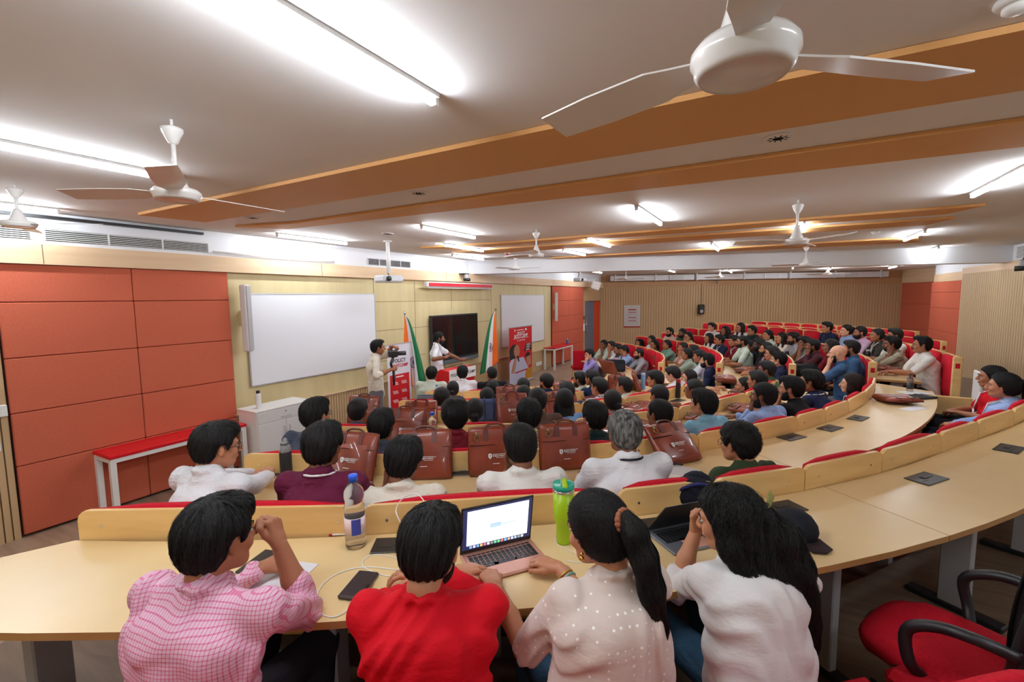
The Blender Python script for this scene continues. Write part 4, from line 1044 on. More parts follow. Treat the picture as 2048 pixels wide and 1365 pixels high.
        link('trousers', np_mesh('trousers', [(*T.mesh(), 0)], [pants]), root)
        Z = Field(.016)
        for an in feet: Z.cap(an+np.array((0, -.03, -.045)), an+np.array((0, .13, -.06)), .042, .034, k=.02)
        link('shoes', np_mesh('shoes', [(*Z.mesh(), 0)], [m_black]), root)
    # ---- hair and face
    mh = M4(Rh*scale, Hc)
    if hair:
        kk = ('hm', hair, hhair if lvl else .0045, hcol, lvl <= 1)
        if kk not in _C:
            v, f_ = hair_chunk(hair, kk[2]); pr_ = [(v, f_, 0)]
            if lvl <= 1 and hair != 'thin':
                big = hair in ('pony', 'halfclip', 'long', 'lowpony', 'curlylong')
                sv_, sf_ = strand_chunk(hair, (5200 if lvl == 0 else 1500)*(2 if big else 1), .013 if big else .009, 6, {'curly': .009, 'mop': .008, 'halfclip': .008}.get(hair, .0055), curl=.9 if hair in ('curly', 'halfclip', 'mop') else .15, w=.0012 if lvl == 0 else .0016)
                pr_.append((sv_, sf_, 0))
            _C[kk] = np_mesh('hair', pr_, [HM[hcol]])
        o = link('hair', _C[kk], root); o.matrix_local = M4(Rh*scale*hairscale, Hc)
        root['_hair'] = 0; del root['_hair']
    if beard:
        kk = ('bm', hh_, beard)
        if kk not in _C: v, f_ = beard_chunk(max(hh_, .007), beard == 1); _C[kk] = np_mesh('beard', [(v, f_, 0)], [HM['black']])
        o = link('beard', _C[kk], root); o.matrix_local = mh
    if feat:
        for k_ in ('eyeL', 'eyeR', 'eyebrowL', 'eyebrowR')+(('moustache',) if moustache else ()): o = link(k_.rstrip('LR'), feature_mesh(k_), root); o.matrix_local = mh
    if glasses: o = link('glasses', feature_mesh('glasses'), root); o.matrix_local = mh
    if lanyard:
        mb = MB(); r_ = .066*fm+.012; pts = []
        for a0 in np.linspace(-.25*math.pi, 1.25*math.pi, 12): pts.append(N+np.array((0, -.002, .010))-(xd*math.cos(a0)*r_)*-1+fwd*(-math.sin(a0))*r_*1.0+np.array((0, 0, .012*math.sin(a0)-.004)))
        mb.tube(pts, .0062, 6, flat=1.0)
        if feat or lvl > 1:
            low = chest+fwd*(.108 if sex == 'm' else .145)+np.array((0, 0, -.10))
            m0 = chest+fwd*(.125 if sex == 'm' else .155)+np.array((0, 0, .05))
            for e_ in (pts[0], pts[-1]): mb.tube([e_, e_*.45+m0*.55+fwd*.02, low+fwd*.03], .006, 5)
            mb.box(low+fwd*.03+np.array((0, 0, -.05)), (.07, .004, .10))
        mb.build('lanyard', cloth('lanyard_'+lanyard, {'white': (225, 225, 228), 'black': (30, 32, 40)}[lanyard]), root, True)
    root['_k'] = 1; del root['_k']
    return root, dict(N=N, Hc=Hc, Rh=Rh, E=E, W=W, Sh=Sh, chest=chest, pel=pel, xd=xd, fwd=fwd)
# ================================================================ people
def seated(label, px, py, k, far=False, dr=.68, turn=0.0, yaw=0, lvl=2, dp=.12, arms=('desk', 'desk'), R=None, zf=None, th_=None, **kw):
    """head where the pixel meets the ring of sitters behind desk k; the body faces the centre of the rows.
    an arm may be (world wrist, pole, finger direction, back-of-hand direction), all in world space"""
    P = at_r(px, py, (RK[k] if R is None else R)+dr, far)
    if th_ is not None:
        a_ = rad(th_); n_ = np.array((-math.sin(a_), math.cos(a_))); d_ = ray(px, py); P = d_*((n_@CTR)/(n_@d_[:2]))+np.array((0, 0, CAMZ))
    Rr, th = polar(P); zf = FLR[k] if zf is None else zf
    pp = cyl(Rr+dp, th, zf); face = th+math.pi+turn
    fx = np.array((math.cos(face), math.sin(face), 0)); rx = np.array((math.sin(face), -math.cos(face), 0)); B = np.stack([rx, fx, (0, 0, 1)])
    hl = np.array((P[0], P[1], P[2]))-np.array(pp)
    ar = []
    for a in arms:
        if isinstance(a, str): ar.append(a)
        else: w, pole, d, up = a; ar.append((B@(np.array(w)-np.array(pp)), B@np.array(pole, float), (B@np.array(d, float), B@np.array(up, float))))
    return person(label, pp, face, B@hl, yaw=yaw, lvl=lvl, arms=ar, **kw)
C3 = dict(white=(226, 227, 232), cream=(226, 219, 204), offw=(222, 220, 214), maroon=(88, 22, 50), dkred=(104, 20, 32), red=(196, 10, 30), green=(46, 62, 38), dkgreen=(18, 40, 38), sky=(130, 184, 206), blue=(150, 176, 222), black=(20, 20, 24),
          navy=(28, 36, 66), teal=(118, 158, 144), mint=(196, 214, 200), lilac=(150, 140, 200), lav=(192, 160, 190), denim=(52, 84, 122), slate=(60, 66, 80), grey=(150, 150, 158), pinkw=(212, 186, 182), yellow=(212, 190, 140), denimlight=(110, 152, 200), camo=(60, 84, 60), plum=(70, 36, 44), ltgreen=(196, 206, 190), bwhite=(206, 214, 232), brown=(84, 60, 50))
def cl(n): return cloth(n, C3[n])
pinkcheck = check_cloth('pink_check_cloth', srgb(222, 184, 204), srgb(206, 84, 130), 92, .24)
dotted = mat('dotted_voile', srgb(226, 216, 208), .8, .2)
def dots(m, base, dot, scale):
    b = m.node_tree.nodes['Principled BSDF']; tc = nd(m, 'ShaderNodeTexCoord'); v = nd(m, 'ShaderNodeTexVoronoi', Scale=scale); v.inputs['Randomness'].default_value = .12
    lt = nd(m, 'ShaderNodeMath', operation='LESS_THAN'); lt.inputs[1].default_value = .17; lk(m, tc, 'Object', v, 'Vector'); lk(m, v, 'Distance', lt, 0)
    mx = nd(m, 'ShaderNodeMix', data_type='RGBA'); mx.inputs[6].default_value = (*base, 1); mx.inputs[7].default_value = (*dot, 1); lk(m, lt, 0, mx, 0)
    m.node_tree.links.new(mx.outputs[2], b.inputs['Base Color'])
dots(dotted, srgb(214, 198, 190), srgb(250, 248, 244), 40); add_bump(dotted, 9, .4, .02, (1, 1, 2))
yellowcheck = check_cloth('yellow_check_cloth', srgb(206, 192, 150), srgb(90, 74, 50), 48, .4)
bwcheck = check_cloth('black_white_check_cloth', srgb(220, 220, 224), srgb(40, 40, 50), 36, .35)
olivecheck = check_cloth('olive_check_cloth', srgb(176, 172, 150), srgb(90, 88, 74), 50, .3)
floral = mat('floral_cloth', srgb(160, 176, 160), .85); dots(floral, srgb(150, 170, 155), srgb(86, 104, 92), 26)
dress = mat('floral_dress_cloth', srgb(30, 34, 28), .85); dots(dress, srgb(30, 34, 28), srgb(186, 60, 40), 22)
print_ = mat('print_cloth', srgb(34, 36, 46), .85); dots(print_, srgb(34, 36, 46), srgb(120, 120, 140), 24)
jeans = cloth('jeans', (52, 84, 110)); navyp = cloth('navy_trousers', (22, 26, 42)); greyp = cloth('grey_trousers', (104, 104, 112)); blackp = cloth('black_trousers', (18, 18, 22)); khaki = cloth('brown_trousers', (56, 44, 38))
fg = {}
DZ = DESK_TOP[0]
# ---- the four people in front
fg['pink'] = seated('man in pink checked shirt resting his chin on his hand, nearest left', 440, 1075, 0, dr=.70, dp=.13, lvl=0, yaw=.34, pitch=.10, turn=-.10, sk='tan', hair='thick', shirt=pinkcheck, sleeve=(1.95, 1.42), twist=-.12, wide=1.16, pelvis=(-.05, 0, .55),
    arms=('desk', (at_r(560, 1092, 8.50), (.2, .3, -1), (-.42, .02, 1), (.9, .5, .2))), hand_pose=('relax', 'curl'))
fg['red'] = seated('bearded man in plain red shirt seen from behind', 863, 1095, 0, dr=.72, dp=.13, lvl=0, yaw=.26, pitch=.30, sk='mid', hair='thick', shirt=cloth('red_shirt', (196, 8, 28), .8, .4, 8), sleeve='long', wide=1.04, beard=1, arms=('cross', 'cross'))
fg['dot'] = seated('woman in white dotted blouse with black ponytail, typing on the rose laptop', 1192, 1060, 0, dr=.74, dp=.16, lvl=0, yaw=-.42, pitch=.22, roll=-.06, turn=.12, sex='f', sk='mid', hair='pony', shirt=dotted, sleeve=(.95, .95), pants=jeans, hairscale=1.0,
    arms=((at_z(990, 1172, DZ+.055), (.1, -.3, -1), at_z(962, 1120, 0)-at_z(988, 1165, 0), (0, 0, 1)), (at_z(1118, 1136, DZ+.05), (.7, -.5, -.8), at_z(1070, 1118, 0)-at_z(1118, 1136, 0), (0, 0, 1))), hand_pose=('type', 'type'))
fg['white'] = seated('woman in white kurta with long wavy hair and a claw clip, resting on her hand', 1455, 1040, 0, dr=.66, dp=.20, lvl=0, yaw=-.62, pitch=.18, roll=-.05, turn=.08, sex='f', sk='mid', hair='halfclip', shirt=cloth('white_kurta', (224, 222, 222), .85, .4, 7), sleeve=(1.25, .95), pants=jeans,
    arms=((at_r(1392, 1062, 8.42), (-.5, .2, -1), (.1, .0, 1), (-.7, .6, 0)), (at_z(1500, 1085, DZ+.05), (1, -.5, -.3), (-.8, .5, 0), (0, 0, 1))), hand_pose=('curl', 'relax'), hairscale=1.02)
# ---- second row
B_ = dict(lvl=1, sleeve='long')
seated('man in white shirt with glasses and clasped hands, at the left end', 437, 893, 1, glasses=True, hair='thick', yaw=.5, pitch=.12, sk='mid', shirt=cl('white'), turn=-.2, arms=((at_z(520, 948, DESK_TOP[1]+.04), (-.5, -1, 0), (1, .5, .2), (0, 0, 1)), (at_z(545, 950, DESK_TOP[1]+.07), (1, -1, -.5), (-1, .6, .2), (0, 0, 1))), **B_)
seated('man in maroon kurta wearing a white lanyard', 648, 893, 1, hair='thick', yaw=.1, pitch=.1, sk='brown', shirt=cl('maroon'), lanyard='white', feat=False, **B_)
seated('man in cream shirt leaning left beside the small upright brown bag', 808, 922, 1, hair='thick', yaw=.15, roll=.1, pitch=.25, sk='brown', shirt=cl('cream'), dr=.66, arms=('cheek', 'cross'), feat=False, lvl=1, sleeve='elbow')
seated('man in ivory shirt holding a phone, between the two upright brown bags', 1040, 893, 1, hair='fade', yaw=-.1, pitch=.2, sk='brown', shirt=cl('offw'), feat=False, arms=('chin', 'desk'), lvl=1, sleeve='elbow')
seated('grey haired man in white shirt with dark collar band', 1247, 866, 1, hair='short', hcol='grey', pitch=.1, sk='brown', shirt=cl('white'), feat=False, lanyard='black', wide=1.12, **B_)
seated('man in olive green t-shirt and glasses with curly black hair', 1475, 887, 1, hair='curly', yaw=-.25, pitch=.1, sk='mid', shirt=cl('green'), glasses=True, collar=False, lvl=1, arms=('lap', 'lap'), dr=.66)
seated('woman in red top at the right, partly hidden behind the woman in blue', 1982, 755, 1, dr=.67, far=True, hair='lowpony', sex='f', sk='tan', shirt=cl('red'), arms=('lap', 'lap'), lanyard='white', lvl=1, turn=.1, pants=blackp, R=7.30, zf=FLR[1], dp=.03)
seated('woman in light blue shirt with long black ponytail at the right edge', 2004, 773, 1, dr=.72, hair='pony', sex='f', sk='mid', shirt=cl('blue'), arms=('lap', 'lap'), lanyard='white', sleeve='long', lvl=1, turn=0, pants=navyp, R=7.24, zf=FLR[1], dp=-.02)
# ---- third row
seated('man in slate shirt and glasses beside the grey office chair', 633, 830, 2, hair='thick', yaw=.35, sk='mid', shirt=cl('slate'), glasses=True, lvl=1)
seated('man with black hair behind the brown bag, left of the denim bag', 764, 852, 2, hair='thick', yaw=.1, sk='brown', shirt=cl('slate'), feat=False, lvl=1)
seated('man in dark red collared shirt in front of a water bottle', 911, 832, 2, hair='mop', sk='brown', shirt=cl('dkred'), feat=False, lvl=1, sleeve='long')
seated('man in yellow checked shirt between the brown bags', 1058, 831, 2, hair='thick', yaw=.1, sk='brown', shirt=yellowcheck, feat=False, lvl=1)
seated('man in dark green jacket with white collar', 1188, 835, 2, hair='thick', yaw=-.15, sk='tan', shirt=cl('dkgreen'), feat=False, lvl=1, sleeve='long')
seated('short haired man just above the tilted brown bag', 1317, 828, 2, hair='fade', yaw=-.3, sk='brown', shirt=cl('offw'), lvl=1)
seated('man in sky blue shirt at the middle of the third desk', 1405, 808, 2, hair='thick', yaw=-.3, sk='mid', shirt=cl('sky'), lvl=1)
seated('bearded man in light blue shirt holding a dark bottle', 1525, 792, 2, hair='short', yaw=-.35, sk='brown', shirt=cl('blue'), beard=1, lvl=1, wide=1.1, arms=('chin', 'desk'), sleeve='long')
seated('bearded man in black t-shirt beside the light blue shirt', 1580, 778, 2, hair='quiff', yaw=-.35, sk='mid', shirt=cl('black'), beard=1, lvl=1, collar=False, arms=('chin', 'desk'))
seated('man in navy shirt with white collar stripe', 1620, 764, 2, hair='thick', yaw=-.3, sk='tan', shirt=cl('navy'), lvl=1, lanyard='white')
seated('woman with loose dark hair in navy top with white stripes at the row end', 1702, 768, 2, dr=.86, hair='long', yaw=-.1, sex='f', sk='light', shirt=cl('navy'), lvl=1, lanyard='white', arms=('lap', 'lap'), hcol='brown')
# ---- fourth row
seated('man with short black hair in front of the slatted wainscot', 717, 823, 3, hair='thick', sk='brown', shirt=cl('slate'), feat=False)
seated('woman with low ponytail and gold clip beside the denim bag', 949, 822, 3, hair='clip', sex='f', sk='brown', shirt=cl('denim'), feat=False)
seated('man half hidden behind the yellow checked shirt', 1074, 802, 3, dr=.9, hair='short', sk='brown', shirt=cl('brown'), feat=False)
seated('woman with long straight black hair in light denim shirt', 1128, 802, 3, hair='long', sex='f', sk='tan', shirt=cl('denimlight'), feat=False, dr=.66)
seated('woman with silver hair clip in grey top', 1223, 803, 3, hair='clip', sex='f', sk='tan', shirt=cl('grey'), feat=False)
seated('person with smooth dark hair partly hidden by the short haired man', 1317, 792, 3, hair='short', sk='tan', shirt=cl('brown'), feat=False)
seated('man in white shirt looking left beside the black bottle', 1387, 780, 3, hair='short', yaw=-.4, sk='brown', shirt=cl('offw'))
seated('woman in pink and red dupatta behind the bearded man', 1487, 772, 3, dr=.62, hair='bun', sex='f', yaw=-.3, sk='mid', shirt=cl('pinkw'))
seated('man in dark shirt with only the top of his hair showing', 1513, 762, 3, dr=.98, hair='thick', sk='tan', shirt=cl('black'), feat=False)
seated('dark bearded man above the bearded man in light blue', 1531, 741, 3, dr=.88, hair='thick', yaw=-.3, sk='brown', shirt=cl('camo'), beard=2)
# ---- fifth row
seated('man with tousled black hair near the grey pouch', 884, 797, 4, hair='curly', sk='tan', shirt=cl('pinkw'), feat=False)
seated('person with rounded dark hair left of the upright brown bags', 974, 796, 4, hair='short', sk='tan', shirt=cl('grey'), feat=False)
seated('person with round dark hair right of the upright brown bags', 1047, 791, 4, hair='short', sk='tan', shirt=cl('brown'), feat=False)
seated('person hidden behind the long haired woman in denim', 1133, 784, 4, hair='thick', sk='tan', shirt=cl('slate'), feat=False)
seated('young man in black and white checked shirt with glasses', 1197, 775, 4, hair='thick', yaw=-.35, sk='mid', shirt=bwcheck, glasses=True)
seated('man with glasses and side swept hair in pale mint shirt', 1247, 773, 4, hair='quiff', yaw=-.4, sk='mid', shirt=cl('mint'), glasses=True)
seated('young man in dark jacket behind the light blue bottle', 1309, 760, 4, hair='mop', yaw=-.4, sk='mid', shirt=cl('slate'), collar=True)
seated('young man in white t-shirt beside the woman in black headscarf', 1345, 750, 4, hair='thick', yaw=-.1, sk='light', shirt=cl('white'), pitch=.3)
seated('woman with black hair covering like a headscarf, looking left', 1377, 756, 4, dr=.78, hair='long', sex='f', yaw=-.45, sk='light', shirt=cl('black'))
# ---- sixth row
seated('woman with gold hair claw in front of the podium', 906, 779, 5, hair='bun', sex='f', sk='mid', shirt=cl('pinkw'), feat=False)
seated('person with dark hair below the man in black t-shirt', 985, 778, 5, hair='short', sk='tan', shirt=cl('black'), feat=False)
seated('person with dark hair in front of the red banner', 1046, 773, 5, hair='short', sk='tan', shirt=cl('brown'), feat=False)
seated('man in navy blue shirt at the end of the front wood backs', 1091, 765, 5, hair='curly', yaw=-.4, sk='mid', shirt=cl('navy'), lanyard=None, beard=2)
seated('bearded man in pale shirt right of the navy shirt', 1159, 760, 5, hair='thick', yaw=-.4, sk='tan', shirt=cl('ltgreen'), beard=1)
seated('person in dark top behind the bearded man in pale shirt', 1183, 757, 5, dr=.98, hair='thick', yaw=-.2, sk='tan', shirt=cl('navy'))
# ---- front seats
G_ = dict(R=1.95, zf=0.0, feat=False, lvl=1, dr=.66, arms=('lap', 'lap'))
seated('man in light green shirt in the front seats', 864, 748, 5, hair='short', sk='tan', shirt=cl('ltgreen'), wide=1.15, **G_)
seated('man in white shirt in front of the podium sign', 925, 746, 5, hair='short', sk='mid', shirt=cl('white'), **G_)
seated('man in black t-shirt with small red tag in the front seats', 983, 748, 5, hair='thin', sk='mid', shirt=cl('black'), collar=False, yaw=-.2, wide=1.1, **G_)
seated('young man in lilac shirt with crossed legs by the small red chair', 1178, 710, 5, far=True, R=2.1, zf=0.0, dr=.66, hair='mop', yaw=-.2, sk='light', shirt=cl('lilac'), pants=khaki, arms=('chin', 'lap'), sleeve='long', glasses=True, lvl=2)
# ---- block across the aisle
def F_(label, px, py, k, **kw):
    kw.setdefault('lvl', 2)
    if k == 0: kw.update(R=7.95+.05, zf=FLR[0])
    return seated(label, px, py, max(k, 0), far=True, **kw)
F_('man in pale shirt resting his chin on his hand, leftmost near the door', 1207, 690, 5, hair='short', shirt=cl('mint'), sk='brown', arms=('chin', 'desk'), yaw=-.2)
F_('man in white shirt, second from the door', 1222, 693, 5, hair='quiff', shirt=cl('white'), sk='tan', arms=('chin', 'desk'))
F_('man with moustache, third from the door, behind the pink bottle', 1235, 699, 5, hair='thick', shirt=cl('brown'), sk='tan', moustache=True)
F_('man in light blue shirt leaning on his hand beside the pink bottle', 1248, 702, 5, hair='thick', shirt=cl('blue'), sk='tan', arms=('cheek', 'cross'), sleeve='long', pitch=.2)
F_('bearded man with broad face in front of the green kurta', 1277, 708, 5, hair='fade', shirt=cl('grey'), sk='mid', beard=1, dr=.8)
F_('dark skinned man in white shirt', 1291, 722, 4, dr=.70, hair='curly', shirt=cl('white'), sk='dark')
F_('man in pink checked shirt with glasses propping his head', 1264, 733, 4, dr=.10, hair='thick', shirt=cl('pinkw'), sk='tan', glasses=True, arms=('chin', 'cross'), yaw=-.2)
F_('woman with long curly black hair beside the poster side of the hall', 1278, 687, 4, dr=.9, hair='curlylong', sex='f', shirt=cl('grey'), sk='mid', arms=('lap', 'desk'))
F_('woman in white behind the woman with hand at her mouth', 1302, 681, 4, hair='bun', sex='f', shirt=cl('white'), sk='tan')
F_('woman in black top with hand at her mouth', 1308, 690, 4, hair='lowpony', sex='f', shirt=cl('black'), sk='tan', arms=('chin', 'desk'), dr=.55)
F_('woman in sage green kurta with arms on the desk', 1333, 690, 4, hair='bun', sex='f', shirt=cl('teal'), sk='tan', arms=('cross', 'cross'), sleeve='long')
F_('bearded man in pale pink shirt below the poster wall', 1339, 665, 3, hair='quiff', shirt=cl('pinkw'), sk='mid', beard=1, sleeve='long')
F_('man in dark camouflage shirt', 1364, 667, 3, hair='short', shirt=cl('camo'), sk='brown', beard=2)
F_('woman in yellow kurta with hands at her mouth', 1376, 674, 3, hair='lowpony', sex='f', shirt=cl('yellow'), sk='mid', glasses=True, arms=('chin', 'chin'), dr=.55)
F_('woman resting her cheek beside the floral kurta', 1365, 696, 4, hair='bun', sex='f', shirt=cl('pinkw'), sk='tan', arms=('chin', 'desk'))
F_('woman in floral grey-green kurta', 1373, 709, 4, hair='lowpony', sex='f', shirt=floral, sk='tan', dr=.5, arms=('cross', 'desk'))
F_('woman behind the floral kurta at the right', 1386, 702, 4, hair='bun', sex='f', shirt=cl('slate'), sk='tan')
F_('woman in grey behind the man in navy jacket', 1398, 714, 4, hair='thick', sex='f', shirt=cl('bwhite'), sk='tan', th_=8)
F_('bearded man in navy jacket against the red end seat', 1413, 722, 4, hair='quiff', shirt=cl('navy'), sk='light', beard=1, arms=('lap', 'lap'), sleeve='long', lvl=1, th_=0)
F_('woman in white top with long dark hair', 1417, 677, 3, hair='long', sex='f', shirt=cl('white'), sk='tan')
F_('young man in white with a cap worn low', 1423, 655, 2, hair='thick', shirt=cl('white'), sk='light')
F_('woman with dark curly hair in printed top', 1450, 662, 2, hair='curlylong', sex='f', shirt=print_, sk='tan')
F_('person with long hair and beard in white t-shirt', 1480, 656, 2, hair='long', shirt=cl('white'), sk='mid', collar=False)
F_('man in blue shirt with lanyard', 1438, 681, 3, hair='thick', shirt=cl('navy'), sk='tan', lanyard='white')
F_('man in maroon shirt with white lanyard', 1467, 683, 3, hair='thick', shirt=cl('dkred'), sk='tan', lanyard='white', arms=('cross', 'desk'))
F_('man in pale green polo shirt', 1483, 684, 3, hair='fade', shirt=cl('mint'), sk='tan', beard=2, dr=.58)
F_('man in dark shirt and glasses in front of the empty red seats', 1503, 662, 2, hair='thick', shirt=cl('dkgreen'), sk='mid', glasses=True)
F_('man in dark jacket with light strap leaning back', 1501, 694, 3, hair='thick', shirt=cl('navy'), sk='brown', lanyard='white', th_=20)
F_('bearded man beside the dark jacket', 1517, 690, 3, hair='thick', shirt=cl('black'), sk='dark', beard=1, th_=15.5)
F_('man in maroon jacket with white lanyard', 1531, 699, 3, hair='quiff', shirt=cl('maroon'), sk='mid', lanyard='white', beard=2, th_=11)
F_('man with glasses leaning behind the navy jacket', 1543, 708, 3, hair='thick', shirt=cl('maroon'), sk='mid', glasses=True, th_=6)
F_('young man in navy jacket and white collar by the red end seat', 1555, 720, 3, hair='thick', shirt=cl('navy'), sk='light', sleeve='long', lvl=1, th_=.5, arms=('lap', 'lap'))
F_('woman in pale green top', 1535, 671, 2, hair='lowpony', sex='f', shirt=cl('mint'), sk='mid')
F_('woman in cream top with arms at her side', 1562, 677, 2, hair='long', sex='f', shirt=cl('cream'), sk='mid', arms=('lap', 'lap'))
F_('bearded man with wavy hair in grey shirt', 1586, 678, 2, hair='mop', shirt=cl('grey'), sk='tan', beard=1)
F_('man hiding his face behind clasped hands', 1608, 687, 2, hair='mop', shirt=cl('grey'), sk='brown', arms=('chin', 'chin'))
F_('bearded man in plum shirt leaning on the desk', 1624, 693, 2, hair='thick', shirt=cl('plum'), sk='brown', beard=1, arms=('chin', 'cross'), dr=.58, sleeve='long')
F_('young man in navy t-shirt with white print', 1653, 656, 1, hair='thick', shirt=cl('navy'), sk='mid', collar=False, arms=('lap', 'lap'))
F_('man with shoulder length hair and dark red shirt behind the bald man', 1660, 694, 2, hair='long', shirt=cl('dkred'), sk='brown', dr=.66)
F_('bald bearded man in denim blue shirt with a watch', 1674, 708, 2, hair=None, shirt=cl('denim'), sk='light', beard=1, arms=('chin', 'desk'), pants=greyp, lvl=1, dr=.60, wide=1.1)
F_('bearded man in blue t-shirt right behind the bald man', 1700, 698, 2, hair='thick', shirt=cl('denim'), sk='tan', beard=1, collar=False, arms=('lap', 'lap'), dr=.8, R=6.0)
F_('woman in light blue shirt with a dark ponytail', 1692, 662, 1, hair='pony', sex='f', shirt=cl('blue'), sk='light', arms=('lap', 'lap'))
F_('bearded man in lavender polo shirt', 1719, 666, 1, hair='short', shirt=cl('lav'), sk='tan', beard=1)
F_('woman in black dress with red and green flowers', 1753, 671, 1, hair='bun', sex='f', shirt=dress, sk='tan', lanyard='white')
F_('man in white shirt behind the olive checked shirt', 1788, 672, 1, hair='thick', shirt=cl('offw'), sk='tan', dr=.75)
F_('man in olive checked shirt resting his head, behind the sticker covered laptop', 1782, 689, 1, hair='thick', shirt=olivecheck, sk='brown', arms=('cheek', 'cross'), dr=.5, beard=2, lvl=1)
F_('man in short sleeved white shirt reaching over the desk at the far right', 1842, 691, 1, hair='quiff', shirt=cl('offw'), sk='tan', moustache=True, lvl=1, dr=.62, pants=blackp, arms=('cross', 'desk'), turn=.1)
# ---- speaker at the podium and the camera operator
def standing(label, px, py, X, face, **kw):
    P = at_x(px, py, X); fx = np.array((math.cos(face), math.sin(face), 0)); rx = np.array((math.sin(face), -math.cos(face), 0)); B = np.stack([rx, fx, (0, 0, 1)])
    arms = kw.pop('arms'); pp = np.array((P[0], P[1], 0.))-fx*.06
    ar = [a if isinstance(a, str) else (B@(np.array(a[0])-pp), B@np.array(a[1], float), (B@np.array(a[2], float), B@np.array(a[3], float))) for a in arms]
    return person(label, pp, face, B@(P-pp), stand=True, arms=ar, lvl=1, **kw)
sp_ = standing('man in white short sleeved shirt speaking at the red podium', 879, 677, -5.72, rad(38), arms=((at_x(925, 722, -5.42), (-1, 0, -1), (.6, 1, .1), (0, 0, 1)), (at_x(893, 715, -5.35), (.5, -1, -1), (-.3, 1, .2), (0, 0, 1))),
    hair='fade', shirt=cl('white'), sk='brown', beard=2, yaw=0, pitch=.08, pants=blackp, hand_pose=('splay', 'relax'), wide=1.05)
cm_ = standing('man in cream shirt filming with a handheld camera rig', 757, 696, -5.45, rad(48), arms=((at_x(784, 693, -5.15), (-.3, .5, -1), (.3, 1, -.2), (0, 0, 1)), (at_x(783, 739, -5.12), (.2, -1, -1), (.3, 1, .1), (.8, -.5, .3))),
    hair='quiff', shirt=cl('cream'), sk='tan', pitch=.05, pants=greyp, sleeve=(1.5, 1.3), hand_pose=('curl', 'curl'))
# ================================================================ stage wall fittings
def wall_yz(px, py): P = at_x(px, py, XW+.05); return P[1], P[2]
def board(y0, y1, z0, z1, lb):
    t = thing('whiteboard', lb, 'whiteboard', (XW, (y0+y1)/2, (z0+z1)/2)); w, h = y1-y0, z1-z0
    mb = MB(); mb.box((.02, 0, 0), (.018, w, h)); mb.build('writing_surface', m_board, t)
    mb = MB()
    for s_ in (-1, 1): mb.box((.022, s_*w/2, 0), (.028, .016, h+.016)); mb.box((.022, 0, s_*h/2), (.028, w, .016))
    mb.build('frame', mat('aluminium', srgb(196, 196, 200), .4, .5, .6), t)
board(3.93, 6.42, 1.16, 2.53, 'large blank whiteboard on the pale wall left of the cameraman')
board(11.2, 14.02, 1.0, 2.51, 'whiteboard behind the red banner at the far end')
t = thing('display_screen', 'large black flat display behind the speaker', 'screen', (XW, 8.93, 1.52))
mb = MB(); mb.box((.08, 0, 0), (.07, 1.86, 1.06), bev=.01); mb.build('casing', m_black, t)
mb = MB(); mb.box((.117, 0, .01), (.004, 1.80, .98)); mb.build('glass_panel', mat('screen_glass', (.006, .007, .008), .12, .5), t)
mb = MB(); mb.box((.09, 0, -.58), (.08, 1.84, .09), bev=.01); mb.build('speaker_bar', mat('bar_grey', srgb(92, 100, 108), .4), t)
t = thing('projector_screen', 'retracted projector screen in a white case with a red strip', 'screen case', (XW+.1, 9.1, 2.74))
mb = MB(); mb.box((.08, 0, 0), (.11, 2.7, .12), bev=.02); mb.build('case', m_wpl, t)
mb = MB(); mb.box((.138, 0, .0), (.012, 2.6, .075), bev=.004); mb.build('red_strip', mat('strip_red', srgb(206, 24, 44), .4), t)
mb = MB(); mb.tube([(.10, -1.3, -.07), (.10, 1.3, -.07)], .014, 8); mb.build('bottom_bar', m_wpl, t, True)
def column_speaker(y, z0, z1, lb):
    t = thing('column_speaker', lb, 'speaker', (XW, y, (z0+z1)/2)); h = z1-z0; R_ = Rz(.5)
    mb = MB(); mb.box((.16, 0, 0), (.10, .13, h), R_, bev=.02); mb.build('cabinet', mat('speaker_white', srgb(214, 210, 208), .5), t)
    mb = MB(); mb.box(np.array((.16, 0, 0))+R_@np.array((.053, 0, 0)), (.006, .10, h-.04), R_); mb.build('front_grille', m_grey, t)
    mb = MB(); mb.box((.07, 0, 0), (.12, .05, .22), bev=.01); mb.build('wall_bracket', m_ply, t)
column_speaker(3.84, 1.70, 2.66, 'tall slim white column speaker beside the red padded wall')
column_speaker(14.72, 1.60, 2.60, 'slim white column speaker beside the far red panel')
# projectors
def projector(loc, drop, rz, lb):
    t = thing('projector', lb, 'projector', loc, rz)
    mb = MB(); mb.lathe([(.07, 0), (.07, -.012), (.03, -.02)], n=16); mb.tube([(0, 0, 0), (0, 0, -drop+.1)], .032, 12); mb.build('ceiling_pole', m_wpl, t, True)
    mb = MB(); mb.box((0, 0, -drop), (.40, .30, .12), bev=.03); mb.build('housing', mat('projector_grey', srgb(206, 208, 212), .4), t)
    mb = MB(); mb.tube([(-.12, -.14, -drop), (-.12, -.19, -drop)], .04, 14); mb.build('lens', m_black, t, True)
    mb = MB(); mb.box((.205, 0, -drop), (.006, .2, .07)); mb.build('air_vent', m_dark, t)
    mb = MB(); mb.tube(smooth_path([(.0, .03, -drop+.3), (.05, .1, -drop+.12), (.16, .18, -drop+.05), (.2, .2, -drop-.03), (.1, .16, -drop-.05)], 6), .009, 6); mb.build('cable', m_black, t, True)
P_ = at_z(775, 482, CEIL); projector((P_[0], P_[1], CEIL), .62, rad(80), 'white projector hanging on a pole in front of the left whiteboard')
P_ = at_x(1160, 560, -5.6); projector((P_[0], P_[1], CEIL), CEIL-P_[2], rad(80), 'smaller projector beyond the beam near the far red panel')
t = thing('wall_box', 'white angled box speaker high in the far left corner by the door', 'speaker', at_x(1192, 571, -6.2))
